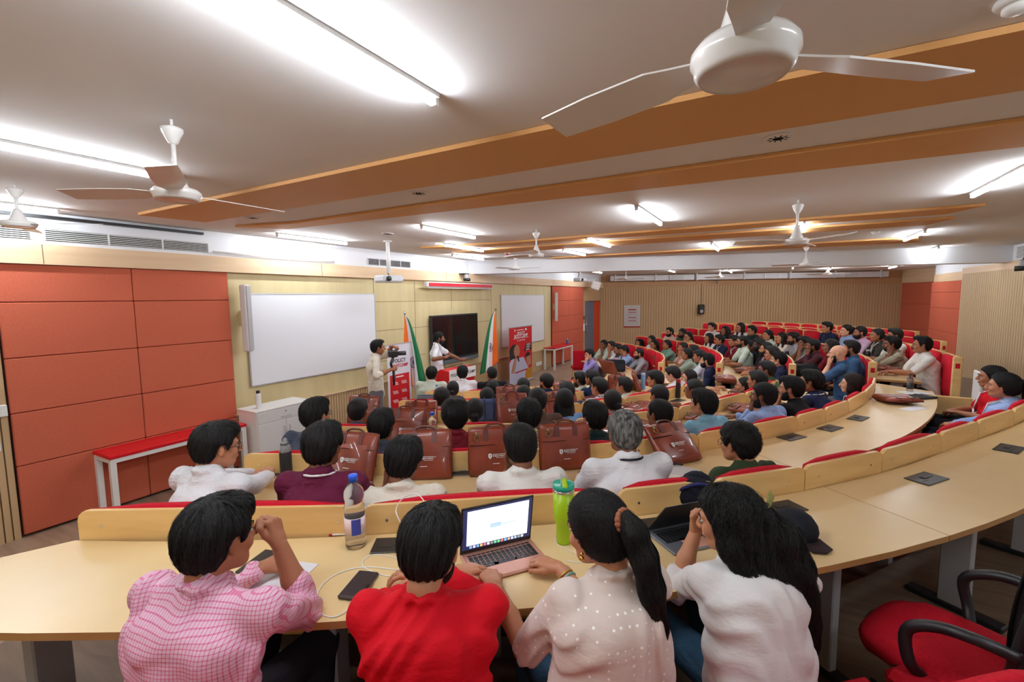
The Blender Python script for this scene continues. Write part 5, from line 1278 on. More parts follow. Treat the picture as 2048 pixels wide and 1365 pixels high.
mb = MB(); mb.box((0, 0, 0), (.34, .5, .34), Ry(.35)@Rz(.3), bev=.04); mb.build('cabinet', m_wpl, t); mb = MB(); mb.box((-.2, 0, .2), (.3, .08, .08)); mb.build('mounting_arm', m_wpl, t)
# black speaker and poster on the far wall
P_ = FW0+FD*4.6
def on_far(px, py):
    d = ray(px, py); n = np.array([FD[1], -FD[0]]); tt = (FW0@n)/(d[:2]@n); return d*tt+np.array((0, 0, CAMZ))
ang = math.atan2(FD[1], FD[0]); nf = np.array([FD[1], -FD[0], 0])
p = on_far(1401, 619)+nf*.1; t = thing('wall_speaker', 'small black speaker on the far slatted wall', 'speaker', p, ang)
mb = MB(); mb.box((0, 0, 0), (.24, .2, .42), bev=.02); mb.build('cabinet', m_black, t); mb = MB(); mb.lathe([(.0001, 0), (.06, .004), (.07, .0)], (0, -.103, -.08), 14, 0, Rx(math.pi/2)); mb.build('cone', m_grey, t)
mb = MB(); mb.tube([(0.02, .06, .2), (.02, .07, 1.2)], .006, 5); mb.build('cable', m_black, t)
a, b = on_far(1248, 611), on_far(1280, 655); c = (a+b)/2+nf*.03; w, h = np.linalg.norm((b-a)[:2]), abs(b-a)[2]
t = thing('poster', 'white notice poster with red headings and a red foot on the far wall', 'poster', c, ang)
mb = MB(); mb.box((0, 0, 0), (w, .012, h)); mb.build('sheet', mat('poster_white', srgb(200, 196, 192), .5), t)
m_pred = mat('poster_red', srgb(176, 30, 46), .5)
mb = MB(); mb.box((0, -.009, -h*.475), (w, .005, h*.05)); mb.box((0, -.009, h*.30), (w*.5, .004, h*.05))
for f in (.175, -.06, -.2): mb.box((0, -.009, h*f), (w*.48, .004, h*.028))
mb.build('red_bars', m_pred, t)
mb = MB()
for f in (.235, .11, .08, .05, .02, -.01, -.11, -.14, -.26, -.29, -.33): mb.box((0, -.009, h*f), (w*.7, .003, h*.008))
mb.box((-.04*w, -.009, h*.42), (w*.08, .003, h*.04)); mb.box((.12*w, -.009, h*.42), (w*.2, .003, h*.015)); mb.build('print_lines', m_grey, t)
# wall plates by the door and at the far left
for (px, py, w_, h_, nm, lb, m_) in ((1168, 655, .16, .3, 'switch_plate', 'white switch plates beside the grey door', m_wpl), (1168, 636, .12, .16, 'sign_plate', 'small dark sign above the switch plates by the door', m_black), (1078, 728, .42, .12, 'socket_plate', 'white socket plate on the wall right of the red banner', m_wpl), (610, 846, .3, .1, 'socket_plate', 'white socket plate on the slatted wainscot beside the cabinet', m_wpl)):
    y, z = wall_yz(px, py); mb = MB(); mb.box((XW+.04, y, z), (.03, w_, h_), bev=.006); o = tag(mb.build(nm, m_), lb, 'wall plate')
t = thing('wall_control', 'white control box with green button at the far left edge', 'control box', (XW+.03, 1.33, 1.36))
mb = MB(); mb.box((.02, 0, 0), (.04, .2, .12), bev=.008); mb.build('box', m_wpl, t)
mb = MB(); mb.lathe([(.045, 0), (.045, .03), (.02, .045), (.0001, .047)], (.04, -.01, .17), 16, 0, Ry(math.pi/2)); mb.build('button', mat('green_button', srgb(20, 100, 60), .2, .6), t, True)
mb = MB(); mb.box((XW+.035, 1.28, 1.08), (.02, .16, .24)); tag(mb.build('paper_notice', mat('paper', srgb(226, 226, 230), .6)), 'white paper notice below the control box at the left edge', 'notice')
# ================================================================ stage furniture
m_redtop = mat('red_laminate', srgb(206, 20, 34), .35, .5)
def red_table(x0, x1, y0, y1, z, lb):
    t = thing('side_table', lb, 'table', ((x0+x1)/2, (y0+y1)/2, 0)); w, l = x1-x0, y1-y0
    mb = MB(); mb.box((0, 0, z-.02), (w, l, .04), bev=.006); mb.build('tabletop', m_redtop, t)
    mb = MB()
    for s_ in (-1, 1): mb.box((s_*(w/2-.03), 0, z-.065), (.04, l-.04, .045)); mb.box((0, s_*(l/2-.03), z-.065), (w-.06, .04, .045))
    mb.build('apron_frame', m_wpl, t)
    for sx in (-1, 1):
        for sy in (-1, 1):
            mb = MB(); mb.box((sx*(w/2-.035), sy*(l/2-.035), (z-.05)/2), (.055, .055, z-.05)); mb.build('leg', m_wpl, t)
red_table(-6.66, -6.22, 2.05, 3.56, .75, 'long side table with red top and white legs against the red padded wall')
red_table(-6.62, -6.2, 13.85, 15.45, .75, 'side table with red top against the far red panel')
t = thing('storage_cabinet', 'white office cabinet with drawer and two doors under the whiteboard', 'cabinet', (-6.30, 4.05, 0))
mb = MB(); mb.box((0, 0, .45), (.42, .86, .88)); mb.build('body', m_wpl, t); mb = MB(); mb.box((0, 0, .90), (.45, .89, .022), bev=.004); mb.build('top', m_wpl, t)
m_wp2 = mat('cabinet_front', srgb(222, 222, 222), .4)
def handle(parent, y, z, vert): mb = MB(); e = (0, 0, .07) if vert else (0, .07, 0); e = np.array(e); p = np.array((.245, y, z)); mb.tube([p-e-np.array((.02, 0, 0)), p-e, p+e, p+e-np.array((.02, 0, 0))], .005, 6); mb.build('handle', m_grey, parent)
mb = MB(); mb.box((.215, 0, .80), (.018, .84, .15), bev=.003); dw = mb.build('drawer', m_wp2, t); handle(dw, 0, .765, False)
mb = MB(); mb.lathe([(.0001, .0), (.01, 0)], (.226, 0, .835), 10, 0, Ry(math.pi/2)); mb.build('lock', m_black, dw)
for s_ in (-1, 1):
    mb = MB(); mb.box((.215, s_*.212, .37), (.018, .415, .68), bev=.003); d_ = mb.build('door', m_wp2, t); handle(d_, s_*.04, .55, True)
# bottle kinds
m_clear = mat('clear_plastic', (.93, .96, 1.0), .08, .5, trans=.92); m_clear.use_nodes = True
m_bcap = mat('blue_cap', srgb(30, 90, 220), .35, .5)
def plain_bottle(loc, r, h, body, capm, lb, name='water_bottle', cap_h=.03, neck=.6, tilt=None):
    t = thing(name, lb, 'bottle', loc)
    mb = MB(); mb.lathe([(.0001, 0), (r*.95, 0), (r, .01), (r, h*.72), (r*.9, h*.80), (r*neck, h*.86), (r*neck, h-cap_h)], n=18); mb.build('body', body, t, True)
    mb = MB(); mb.lathe([(r*neck*1.15, h-cap_h), (r*neck*1.2, h-.004), (r*neck, h), (.0001, h)], n=16); mb.build('cap', capm, t, True)
    return t
plain_bottle((-6.28, 3.78, .912), .036, .25, m_wpl, m_black, 'white metal bottle with black loop cap on the office cabinet', cap_h=.045)
# podium
t = thing('podium', 'red podium with white sign and slanted top', 'podium', (-5.27, 6.95, 0), rad(-4))
m_pod = mat('podium_red', srgb(202, 14, 22), .35, .5); m_pod2 = mat('podium_base_red', srgb(170, 12, 22), .4)
mb = MB(); mb.poly([(-.24, -.36, .72), (.27, -.36, .72), (.27, -.36, 1.10), (.05, -.36, 1.13), (-.24, -.36, .98)], (0, .72, 0)); mb.build('upper_case', m_pod, t)
mb = MB(); mb.box((0, 0, .36), (.42, .60, .72)); mb.build('pedestal', m_pod2, t); mb = MB(); mb.box((0, 0, .02), (.5, .7, .04)); mb.build('base', m_pod, t)
mb = MB(); mb.box((.285, .0, 1.03), (.012, .76, .2)); sg = mb.build('sign', m_wpl, t)
Rs = np.stack([(0, 1., 0), (0, 0, 1.), (1., 0, 0)], 1)
m_ink = mat('dark_ink', (.02, .02, .03), .5); m_inkred = mat('red_ink', srgb(200, 20, 30), .5)
text_mesh('POLICY BOOTCAMP', .078, m_ink, sg, M4(Rs, (.293, 0, 1.03)), bold=.0015)
t2 = thing('gooseneck_microphone', 'thin gooseneck microphone on the podium', 'microphone', (-5.33, 6.84, 1.06)); mb = MB(); mb.tube(smooth_path([(0, 0, .02), (-.02, -.01, .2), (-.08, -.03, .42), (-.14, -.05, .56)], 5), .005, 6); mb.build('stem', m_black, t2, True); mb = MB(); mb.ell((-.145, -.05, .58), (.012, .012, .025)); mb.build('mic_head', m_black, t2, True)
mb = MB(); mb.box((0, 0, 0), (.22, .3, .012), Ry(-.28), bev=.004); o = mb.build('tablet', m_black, None); o.location = (-5.3, 7.08, 1.135); tag(o, 'dark tablet lying on the podium top', 'tablet')
# roll-up banners
def text_on(parent, s, size, y, z, m_, x=.006, bold=.001, align='CENTER'): return text_mesh(s, size, m_, parent, M4(Rs, (x, y, z)), align=align, bold=bold)
m_white_ink = mat('white_ink', srgb(240, 240, 240), .5)
p0 = at_x(1016, 661, -6.15); p1 = at_x(1065, 661, -6.15)
t = thing('rollup_banner', 'red roll-up banner with a photo of a woman holding a microphone', 'banner', (-6.15, (p0[1]+p1[1])/2, 0)); w = (p1[1]-p0[1]); w = min(w, 1.35); h = 1.56
mb = MB(); mb.box((0, 0, .05+h/2), (.006, w, h)); sh = mb.build('printed_sheet', mat('banner_red', srgb(206, 16, 28), .5), t)
mb = MB(); mb.box((-.01, 0, .03), (.12, w+.04, .06), bev=.02); mb.build('base_cassette', m_grey, t); mb = MB(); mb.box((0, 0, .05+h), (.02, w+.08, .02)); mb.tube([(-.03, 0, .05), (-.03, 0, .05+h)], .012, 6); mb.build('pole', m_grey, t)
Z = lambda f: .05+h*(1-f)
def flat(parent, name, pts, x, m_): mb = MB(); mb.poly([(x, a*w, Z(b)) for a, b in pts], (.0015, 0, 0)); return mb.build(name, m_, parent)
def blob(cx_, cy_, rx_, ry_, n=20): return [(cx_+rx_*math.cos(2*math.pi*i/n), cy_+ry_*math.sin(2*math.pi*i/n)) for i in range(n)]
flat(sh, 'printed_blouse', [(-.5, .62), (-.4, .55), (-.22, .57), (-.05, .56), (.1, .56), (.2, .66), (.36, .82), (.30, .9), (.18, .88), (.18, 1.0), (-.5, 1.0)], .0035, mat('banner_blouse', srgb(190, 190, 214), .6))
flat(sh, 'printed_hair', blob(-.30, .43, .20, .13)+[], .0034, mat('banner_hair', srgb(30, 22, 22), .6)); flat(sh, 'printed_hair', [(-.5, .4), (-.3, .32), (-.36, .56), (-.48, .57)], .0036, MATS['banner_hair'])
flat(sh, 'printed_face', blob(-.19, .43, .125, .115), .0052, mat('banner_skin', srgb(176, 120, 92), .6)); flat(sh, 'printed_arm', [(-.3, .56), (-.2, .53), (-.24, .7), (-.33, .82), (-.44, .8), (-.38, .68)], .0054, MATS['banner_skin'])
flat(sh, 'printed_microphone', [(-.2, .52), (-.14, .51), (-.08, .62), (-.13, .63)], .007, m_ink)
flat(sh, 'printed_second_person', blob(.3, .56, .12, .07), .0036, MATS['banner_hair']); flat(sh, 'printed_second_person', [(.2, .58), (.42, .55), (.46, .72), (.3, .76)], .0044, MATS['banner_skin']); flat(sh, 'printed_second_person', [(.2, .82), (.5, .78), (.5, 1.0), (.2, 1.0)], .0044, mat('banner_ochre', srgb(190, 130, 30), .6))
text_on(sh, 'POLICY', .13, 0, Z(.12), m_white_ink, bold=.003); text_on(sh, 'BOOTCAMP', .145, 0, Z(.17), m_white_ink, bold=.003); text_on(sh, '1ST - 28TH MAY 2025', .05, 0, Z(.245), m_white_ink)
mb = MB(); mb.box((.005, 0, Z(.205)), (.002, w*.66, .008)); mb.box((.005, -.26*w, Z(.055)), (.002, .05, .06)); mb.box((.005, -.03*w, Z(.055)), (.002, .3*w, .02)); mb.box((.005, .22*w, Z(.055)), (.002, .10, .06)); mb.build('printed_rule', m_white_ink, sh)
for i, s_ in enumerate(('BOLDER.', 'BETTER.', 'BIGGER.')):
    mb = MB(); mb.box((.0045, (.34-i*.02)*w, Z(.345+i*.045)), (.002, w*(.27+.04*i), .062)); mb.build('slogan_bar', m_ink, sh); text_on(sh, s_, .062, (.34-i*.02)*w, Z(.345+i*.045), m_white_ink, x=.0065)
mb = MB(); mb.box((.008, 0, Z(.81)), (.002, w*.56, .035), Rx(.03)); mb.build('printed_ribbon', mat('banner_ribbon', srgb(180, 20, 50), .5), sh)
p0 = at_x(777, 691, -5.95); p1 = at_x(813, 686, -5.95)
t = thing('rollup_banner', 'white roll-up banner with red schedule block behind the cameraman', 'banner', (-5.95, (p0[1]+p1[1])/2+.02, 0)); w = .60; h = 1.56
mb = MB(); mb.box((0, 0, .05+h/2), (.006, w, h)); sh = mb.build('printed_sheet', mat('banner_white', srgb(226, 226, 236), .5), t)
mb = MB(); mb.box((-.01, 0, .03), (.12, w+.04, .06), bev=.02); mb.build('base_cassette', m_grey, t); mb = MB(); mb.box((0, 0, .05+h), (.02, w+.08, .02)); mb.build('pole', m_grey, t)
mb = MB(); mb.box((.0045, 0.0, Z(.66)), (.002, w*.84, h*.60)); mb.build('schedule_block', mat('banner_red2', srgb(206, 34, 40), .5), sh)
text_on(sh, 'POLICY', .10, 0, Z(.20), m_ink, bold=.002); text_on(sh, 'BOOTCAMP', .085, 0, Z(.26), m_inkred, bold=.002)
mb = MB()
for cx_ in (-.22, .16):
    for i in range(5):
        for j in range(3): mb.box((.0065, cx_*w+j*.012, Z(.45+i*.105+j*.014)), (.002, .13, .009))
mb.box((.0065, 0, Z(.39)), (.002, .2, .02)); mb.build('schedule_lines', m_white_ink, sh)
# flags
m_saff = mat('flag_saffron', srgb(246, 110, 24), .6, .2, sheen=.3); m_fw = mat('flag_white', srgb(228, 228, 232), .6, .2, sheen=.3); m_fgr = mat('flag_green', srgb(16, 112, 66), .6, .2, sheen=.3); m_navy = mat('flag_navy', srgb(30, 36, 96), .6)
def flag(x, y, H_, rz, lb, dirn):
    t = thing('flag_on_pole', lb, 'flag', (x, y, 0), rz)
    mb = MB(); mb.lathe([(.14, 0), (.14, .02), (.03, .05)], n=20); mb.tube([(0, 0, .02), (0, 0, H_-.05)], .013, 10); mb.build('pole', m_chrome, t, True); mb = MB(); mb.ell((0, 0, H_-.02), (.032, .032, .032)); mb.build('finial', m_chrome, t, True)
    # cloth hanging from its hoist: stripes run down the drape; u across stripes (saffron..green), v down
    nu, nv = 30, 36; V = []; top = H_-.10
    for j in range(nv+1):
        v = j/nv
        for i in range(nu+1):
            u = i/nu
            wd = .05+.42*v**.7
            xx = dirn*(u*wd-.05*v+.0); zz = top-v*(1.22+.10*(u*(1.6-u)))-(.0 if v < .001 else .28*u*v)
            yy = .045*math.sin(u*9+2.2*v)*(.25+v)+.02*math.sin(u*21+4*v)*v
            V.append((yy+.03, xx, zz))
    Fq = []; mi = []
    for j in range(nv):
        for i in range(nu):
            a = j*(nu+1)+i; Fq.append((a, a+1, a+nu+2, a+nu+1)); u = (i+.5)/nu+.10*(j/nv)*0; mi.append(0 if u < .333 else 1 if u < .667 else 2)
    mb = MB(); mb.add(V, Fq); mb.m = mi; cl_ = mb.build('cloth', [m_saff, m_fw, m_fgr], t, True)
    so = cl_.modifiers.new('thick', 'SOLIDIFY'); so.thickness = .003
    def surf(u, v): a = V[int(round(v*nv))*(nu+1)+int(round(u*nu))]; return np.array(a)
    mb = MB(); r_ = .085; c0 = surf(.5, .62); mb.tube([c0+np.array((.022, r_*.62*math.cos(a), r_*1.25*math.sin(a))) for a in np.linspace(0, 2*math.pi, 25)], .006, 5, cap=False)
    for k in range(12): a = math.pi*k/12; mb.tube([c0+np.array((.022, -r_*.6*math.cos(a), -r_*1.2*math.sin(a))), c0+np.array((.022, r_*.6*math.cos(a), r_*1.2*math.sin(a)))], .0018, 4)
    mb.build('wheel_emblem', m_navy, cl_)
P_ = at_x(809, 624, -6.05); flag(-6.05, P_[1], P_[2], rad(-60), 'Indian tricolour flag draped on a pole behind the cameraman', 1)
P_ = at_x(991, 617, -5.9); flag(-5.9, P_[1], P_[2], rad(-60), 'Indian tricolour flag on a pole between the display and the red banner', -1)
# camera rig held by the operator
P_ = at_x(786, 708, -5.12); t = thing('camera_rig', 'black camera on a handheld stabiliser held by the operator', 'camera', P_, rad(-32))
mb = MB(); mb.box((0, 0, 0), (.10, .15, .11), bev=.02); mb.build('camera_body', m_black, t); mb = MB(); mb.tube([(0, .07, 0), (0, .2, 0)], [.032, .036], 16); mb.build('lens', m_black, t, True)
mb = MB(); mb.tube(smooth_path([(0, 0, -.06), (.06, -.05, -.14), (0, -.02, -.22), (0, 0, -.26)], 5), .02, 8); mb.tube([(0, 0, -.26), (0, 0, -.5)], [.022, .018], 10); mb.build('stabiliser_grip', m_black, t, True)
# small red chair and grey office chair
t = thing('visitor_chair', 'small red chair beside the man in lilac shirt near the door', 'chair', (*at_x(1160, 740, -4.6)[:2], 0), rad(30))
mb = MB(); mb.box((0, 0, .45), (.46, .44, .07), bev=.02); mb.build('seat', m_fab, t); mb = MB(); mb.box((0, -.22, .72), (.46, .05, .5), bev=.02); mb.build('backrest', m_fab, t)
for sx in (-1, 1):
    for sy in (-1, 1): mb = MB(); mb.tube([(sx*.19, sy*.18, .42), (sx*.21, sy*.2, 0)], .014, 8); mb.build('leg', m_beech, t)
P_ = at_z(575, 880, FLR[2]+.85); t = thing('office_chair', 'dark grey office chair back beside the man in slate shirt', 'chair', (P_[0], P_[1], FLR[2]), rad(120))
m_gf = mat('grey_fabric', srgb(84, 88, 98), .8); mb = MB(); mb.box((0, -.2, .72), (.44, .07, .46), bev=.03); mb.build('backrest', m_gf, t); mb = MB(); mb.box((0, .02, .45), (.46, .44, .08), bev=.03); mb.build('seat', m_gf, t); mb = MB(); mb.tube([(0, 0, .41), (0, 0, .03)], .03, 8); mb.lathe([(.24, 0), (.2, .04), (.03, .06)], n=5); mb.build('base', m_black, t)
# ================================================================ things on the desks
def on_desk(px, py, k, dz=0): return at_z(px, py, DESK_TOP[k]+dz)
m_plate = mat('plate_black', (.02, .02, .022), .4, .5)
def power_plate(px, py, k, lb, ang=None):
    P = on_desk(px, py, k, .002); R, th = polar(P); t = thing('power_module', lb, 'socket', P, th-math.pi/2, 'black cable plates set in the desktops')
    mb = MB(); mb.box((0, 0, .002), (.23, .125, .005), bev=.002); mb.build('plate', m_plate, t)
    mb = MB(); mb.box((0, -.01, .006), (.05, .03, .006), bev=.002); mb.box((-.04, .0, .0055), (.05, .004, .003)); mb.box((.06, .02, .0055), (.07, .003, .002)); mb.build('lid_catch', m_black, t)
for px, py, k, lb in [(798, 1091, 0, 'black cable plate left of the rose laptop'), (1336, 1047, 0, 'black cable plate behind the dark laptop'), (1562, 1017, 0, 'black cable plate just right of the wavy haired woman'), (1853, 958, 0, 'black cable plate alone on the right part of the near desk'), (2018, 898, 0, 'black cable plate at the right edge of the near desk'),
                      (1583, 875, 1, 'black cable plate right of the olive t-shirt'), (1660, 857, 1, 'middle black cable plate on the second desk'), (1716, 837, 1, 'black cable plate nearest to the large lying bag'), (548, 946, 1, 'black cable plate beside the wrapped bottle'), (925, 945, 1, 'black cable plate between two brown bags on the second desk'),
                      (1355, 802, 3, 'black cable plate beside the standing black bottle'), (1288, 836, 2, 'black cable plate near the sky blue shirt')]: power_plate(px, py, k, lb)
# ---- leather satchel, built once
m_lea = noisy('tan_leather', srgb(118, 48, 30), srgb(140, 60, 38), 9, (1, 1, 1), .36, .5, bump=.15, coat=.25)
m_lea2 = noisy('leather_piping', srgb(84, 32, 22), srgb(96, 38, 26), 9, (1, 1, 1), .4, .5)
m_brass = mat('brass', srgb(150, 130, 90), .3, .5, .9)
def satchel_proto():
    t = thing('leather_satchel', '', 'bag')
    W2, H2, D2 = .178, .325, .030
    nx, nz = 18, 14; V = []; Fq = []
    def edge(u, v):  # rounded rectangle radius factor
        return (1-abs(u)**7)**.5*(1-abs(v)**7)**.5
    for s_ in (1, -1):
        for j in range(nz+1):
            for i in range(nx+1):
                u = i/nx*2-1; v = j/nz*2-1
                cu = u*(1-.035*(abs(v)**6)); cv = v*(1-.035*(abs(u)**6))
                d = D2*(.35+.65*edge(u, v))*(1.10-.25*v)+.006*math.sin(3*u+2*v)*edge(u, v)
                V.append((cu*W2*(1+.02*(1-v)/2), s_*d, (cv+1)/2*H2))
    nb = (nx+1)*(nz+1)
    for s_, b in ((0, 0), (1, nb)):
        for j in range(nz):
            for i in range(nx):
                a = b+j*(nx+1)+i; q = (a, a+1, a+nx+2, a+nx+1); Fq.append(q if s_ == 0 else q[::-1])
    ring_ = [i for i in range(nx+1)]+[j*(nx+1)+nx for j in range(1, nz+1)]+[nz*(nx+1)+i for i in range(nx-1, -1, -1)]+[j*(nx+1) for j in range(nz-1, 0, -1)]
    for a, b in zip(ring_, ring_[1:]+ring_[:1]): Fq.append((a, b, nb+b, nb+a))
    mb = MB(); mb.add(V, Fq); mb.build('body', m_lea, t, True)
    pts = [np.array(V[i])*np.array((1.004, 1, 1.003))+np.array((0, .002, 0)) for i in ring_]; mb = MB(); mb.tube(pts+pts[:1], .0035, 6, cap=False); mb.build('piping', m_lea2, t, True)
    fr = lambda x, z: -(D2*(.35+.65*edge(x/W2, z/H2*2-1))*(1.10-.25*(z/H2*2-1)))-.001
    def strip(z, hgt, th, m_, nm):
        mb = MB(); n = 14; VV = []
        for i in range(n+1):
            x = -W2*.97+2*W2*.97*i/n
            for zz in (z, z+hgt): VV += [(x, fr(x, zz)-th, zz), (x, fr(x, zz)+.004, zz)]
        FF = []
        for i in range(n):
            a = i*4; FF += [(a, a+2, a+6, a+4), (a+2, a+3, a+7, a+6), (a, a+4, a+5, a+1)]
        mb.add(VV, FF); mb.build(nm, m_, t)
    strip(.212, .028, .004, m_lea, 'pocket_band'); strip(.208, .004, .002, m_dark, 'zip_seam')
    for s_ in (-1, 1): mb = MB(); mb.box((s_*.065, fr(.065, .28)-.003, .275), (.034, .006, .075), Rx(-.12)); mb.build('handle_tab', m_lea2, t)
    mb = MB(); mb.tube(smooth_path([(-.065, -.012, .305), (-.062, -.010, .328), (-.03, -.005, .343), (.03, -.005, .343), (.062, -.010, .328), (.065, -.012, .305)], 5), .0075, 8); mb.build('handle', m_lea2, t, True)
    mb = MB(); mb.tube([(-.125+.017*math.cos(a), fr(.12, .26)-.006, .262+.017*math.sin(a)) for a in np.linspace(0, 2*math.pi, 16)], .003, 6, cap=False); mb.box((-.125, fr(.12, .28)-.003, .285), (.02, .006, .03)); mb.build('d_ring', m_brass, t, True)
    mb = MB(); y = fr(0, .12)-.0015
    mb.poly([(-.052, y, .150), (-.040, y, .153), (-.028, y, .150), (-.028, y, .130), (-.040, y, .116), (-.052, y, .130)], (0, .002, 0)); lg = mb.build('shield_logo', m_white_ink, t)
    mb = MB(); mb.box((-.04, y-.0012, .136), (.0025, .001, .018)); mb.box((-.04, y-.0012, .14), (.010, .001, .0025)); mb.build('shield_mark', m_lea2, lg)
    Rb = np.stack([(1., 0, 0), (0, 0, 1.), (0, -1., 0)], 1)
    text_mesh('KAUTILYA SCHOOL OF', .0095, m_white_ink, lg, M4(Rb, (-.022, y-.001, .146)), align='LEFT', bold=.0002); text_mesh('PUBLIC POLICY', .0125, m_white_ink, lg, M4(Rb, (-.022, y-.001, .135)), align='LEFT', bold=.0003)
    mb = MB(); mb.box((.03, y-.0005, .124), (.06, .001, .0022)); mb.box((.0, y-.0005, .085), (.045, .001, .004)); mb.build('small_print', m_white_ink, lg)
    return t
sat = satchel_proto()
SATN = [0]
def place_satchel(px, py, k, lb, lean=.25, turn=0.0, lie=False, flip=False, s_=1.0, at=None, dz=0, sc=(1, 1, 1), group='brown leather satchels'):
    P = on_desk(px, py, k, dz) if at is None else at
    R, th = polar(P); o = sat if SATN[0] == 0 else dup(sat, P, 0); SATN[0] += 1
    base = th+math.pi/2+turn        # local -y (logo side) faces outwards, to the row behind
    # orientation: lean back towards the seat panel, or lie flat
    ax = -(math.pi/2-.06) if lie else -lean
    Rm = Rz(th-math.pi/2+math.pi+turn+(math.pi if flip else 0))@Rx(ax if not flip else -ax)
    ir = max(0.0, k if at is None else -1)
    rk = RK[k]; minR = rk+.03+(.18 if lie else .036+.14*math.tan(min(lean, .9)))
    P = np.array(P, float)
    if at is None and not (R > rk+.6): P[:2] = CTR+(P[:2]-CTR)*max(R-(0 if lie else .03), minR)/R
    if lie:
        P[2] += .036; v = Rm@np.array((0, 0, 1.)); P[:2] -= v[:2]*.165*s_
    o.matrix_world = M4(Rm*np.array(sc)[None, :]*s_, P); o['label'] = lb; o['group'] = group; o['category'] = 'bag'
    return o
SB = [(708, 948, 1, 'tan brown satchel leaning right of the man in maroon kurta', .42, -.25), (855, 942, 1, 'glossy brown satchel behind the man in cream shirt', .3, 0), (990, 941, 1, 'upright brown satchel left of the man in ivory shirt', .12, .05), (1124, 931, 1, 'upright brown satchel with white logo left of the grey haired man', .12, .02),
      (820, 878, 2, 'brown satchel on the third desk left of the water bottle', .3, 0), (772, 822, 3, 'brown satchel below the cameraman', .3, 0),
      (850, 842, 3, 'brown satchel above the blue capped water bottle, beside the denim bag', .7, .1), (1014, 828, 3, 'brown satchel with silver logo right of the denim bag', .3, 0), (1008, 806, 4, 'crumpled brown satchel at the centre of the fifth desk', .3, .1), (1097, 822, 3, 'brown satchel with silver logo left of the light denim shirt', .4, 0),
      (1107, 799, 4, 'brown satchel right of the navy shirted man', .35, .2), (1216, 788, 4, 'dark brown satchel with logo standing between the two men with glasses', .1, -.1), (1277, 782, 4, 'brown satchel leaning beside the light blue bottle', .4, .5), (1324, 740, 5, 'red brown rucksack-like satchel in front of the floral kurta', .3, .6)]
for px, py, k, lb, ln, tn in SB: place_satchel(px, py, k, lb, ln, tn)
o = place_satchel(1345, 916, 1, 'brown satchel tilted back beside the grey haired man, above the magazine', .75, .12)
for px, py, k, lb, tn in [(1794, 806, 1, 'large dark red satchel lying flat at the far end of the second desk', 2.2), (1470, 822, 2, 'brown satchel lying in front of the bearded man in light blue', .2), (1003, 850, 2, 'brown satchel lying crumpled in front of the yellow checked shirt', .1), (1252, 820, 3, 'small brown satchel lying right of the woman with silver clip', .3),
                          (1283, 816, 3, 'shiny brown satchel lying against the wood seat back', .5), (1172, 799, 4, 'brown satchel lying left of the checked shirt', .2), (1150, 852, 2, 'brown satchel lying behind the tall logo satchel', .1), (1275, 858, 2, 'brown satchel lying left of the short haired man', 0), (1382, 838, 2, 'dark brown satchel lying beside the sky blue shirt', .3)]:
    place_satchel(px, py, k, lb, lie=True, turn=tn, s_=.95)
def far_desk(px, py, z): return at_z(px, py, z)
place_satchel(0, 0, 3, 'brown satchel on top of the pair on the third desk across the aisle', lie=True, turn=.3, at=at_z(1450, 762, DESK_TOP[3]+.10), s_=.9)
place_satchel(0, 0, 3, 'brown satchel at the bottom of the pair on the desk across the aisle', lie=True, turn=.2, at=at_z(1453, 767, DESK_TOP[3]), s_=.9)
place_satchel(0, 0, 3, 'brown satchel lying in front of the man in pale green polo', lie=True, turn=.1, at=at_z(1487, 746, DESK_TOP[3]), s_=.9)
place_satchel(0, 0, 1, 'dark red satchel under the sticker covered laptop', lie=True, turn=.1, at=at_z(1772, 742, DESK_TOP[1]), s_=.9)
place_satchel(0, 0, 5, 'brown satchel leaning at the front left desk by the lilac shirt', at=at_z(1222, 748, DESK_TOP[5]), lean=.5, turn=.9)
# denim bag, grey pouch, black laptop bag, dark backpack
P = on_desk(978, 842, 3); R, th = polar(P); t = thing('denim_tote', 'blue denim tote bag with dark straps standing between brown bags', 'bag', P, th-math.pi/2+math.pi)
mb = MB(); mb.box((0, 0, .125), (.30, .10, .25), Rx(-.1), bev=.03); mb.build('body', cloth('denim_bag', (78, 88, 122)), t)
for s_ in (-1, 1): mb = MB(); mb.tube(smooth_path([(s_*.05, -.06, .04), (s_*.05, -.07, .15), (s_*.05, -.06, .23), (s_*.05, 0, .27)], 4), .009, 6); mb.build('strap', cloth('denim_strap', (50, 58, 90)), t)
P = on_desk(856, 815, 4); R, th = polar(P); t = thing('grey_pouch', 'grey zipped pouch near the tousled haired man', 'pouch', P, th-math.pi/2+math.pi); mb = MB(); mb.box((0, 0, .09), (.30, .1, .18), Rx(-.3), bev=.04); mb.build('body', cloth('pouch_grey', (110, 120, 130)), t); mb = MB(); mb.tube([(-.14, -.02, .17), (.14, -.02, .17)], .005, 6); mb.build('zip', m_black, t)
P = at_z(1232, 745, DESK_TOP[5]); t = thing('laptop_bag', 'black padded laptop bag leaning beside the front left satchel', 'bag', P, rad(200)); mb = MB(); mb.box((0, 0, .14), (.38, .08, .28), Rx(.6), bev=.03); mb.build('body', cloth('bag_black', (26, 28, 32)), t); mb = MB(); mb.tube([(-.17, .0, .28), (.17, .0, .28)], .006, 6); mb.build('zip', m_grey, t)
P = at_z(1607, 752, DESK_TOP[2]); t = thing('black_backpack', 'black backpack lying on the desk left of the bald man', 'bag', P, rad(30)); mb = MB(); mb.box((0, 0, .09), (.42, .28, .18), bev=.07); mb.build('body', cloth('bag_black', (26, 28, 32)), t); mb = MB(); mb.tube(smooth_path([(-.15, -.1, .17), (0, -.16, .22), (.15, -.1, .17)], 5), .01, 6); mb.build('strap', m_black, t, True)
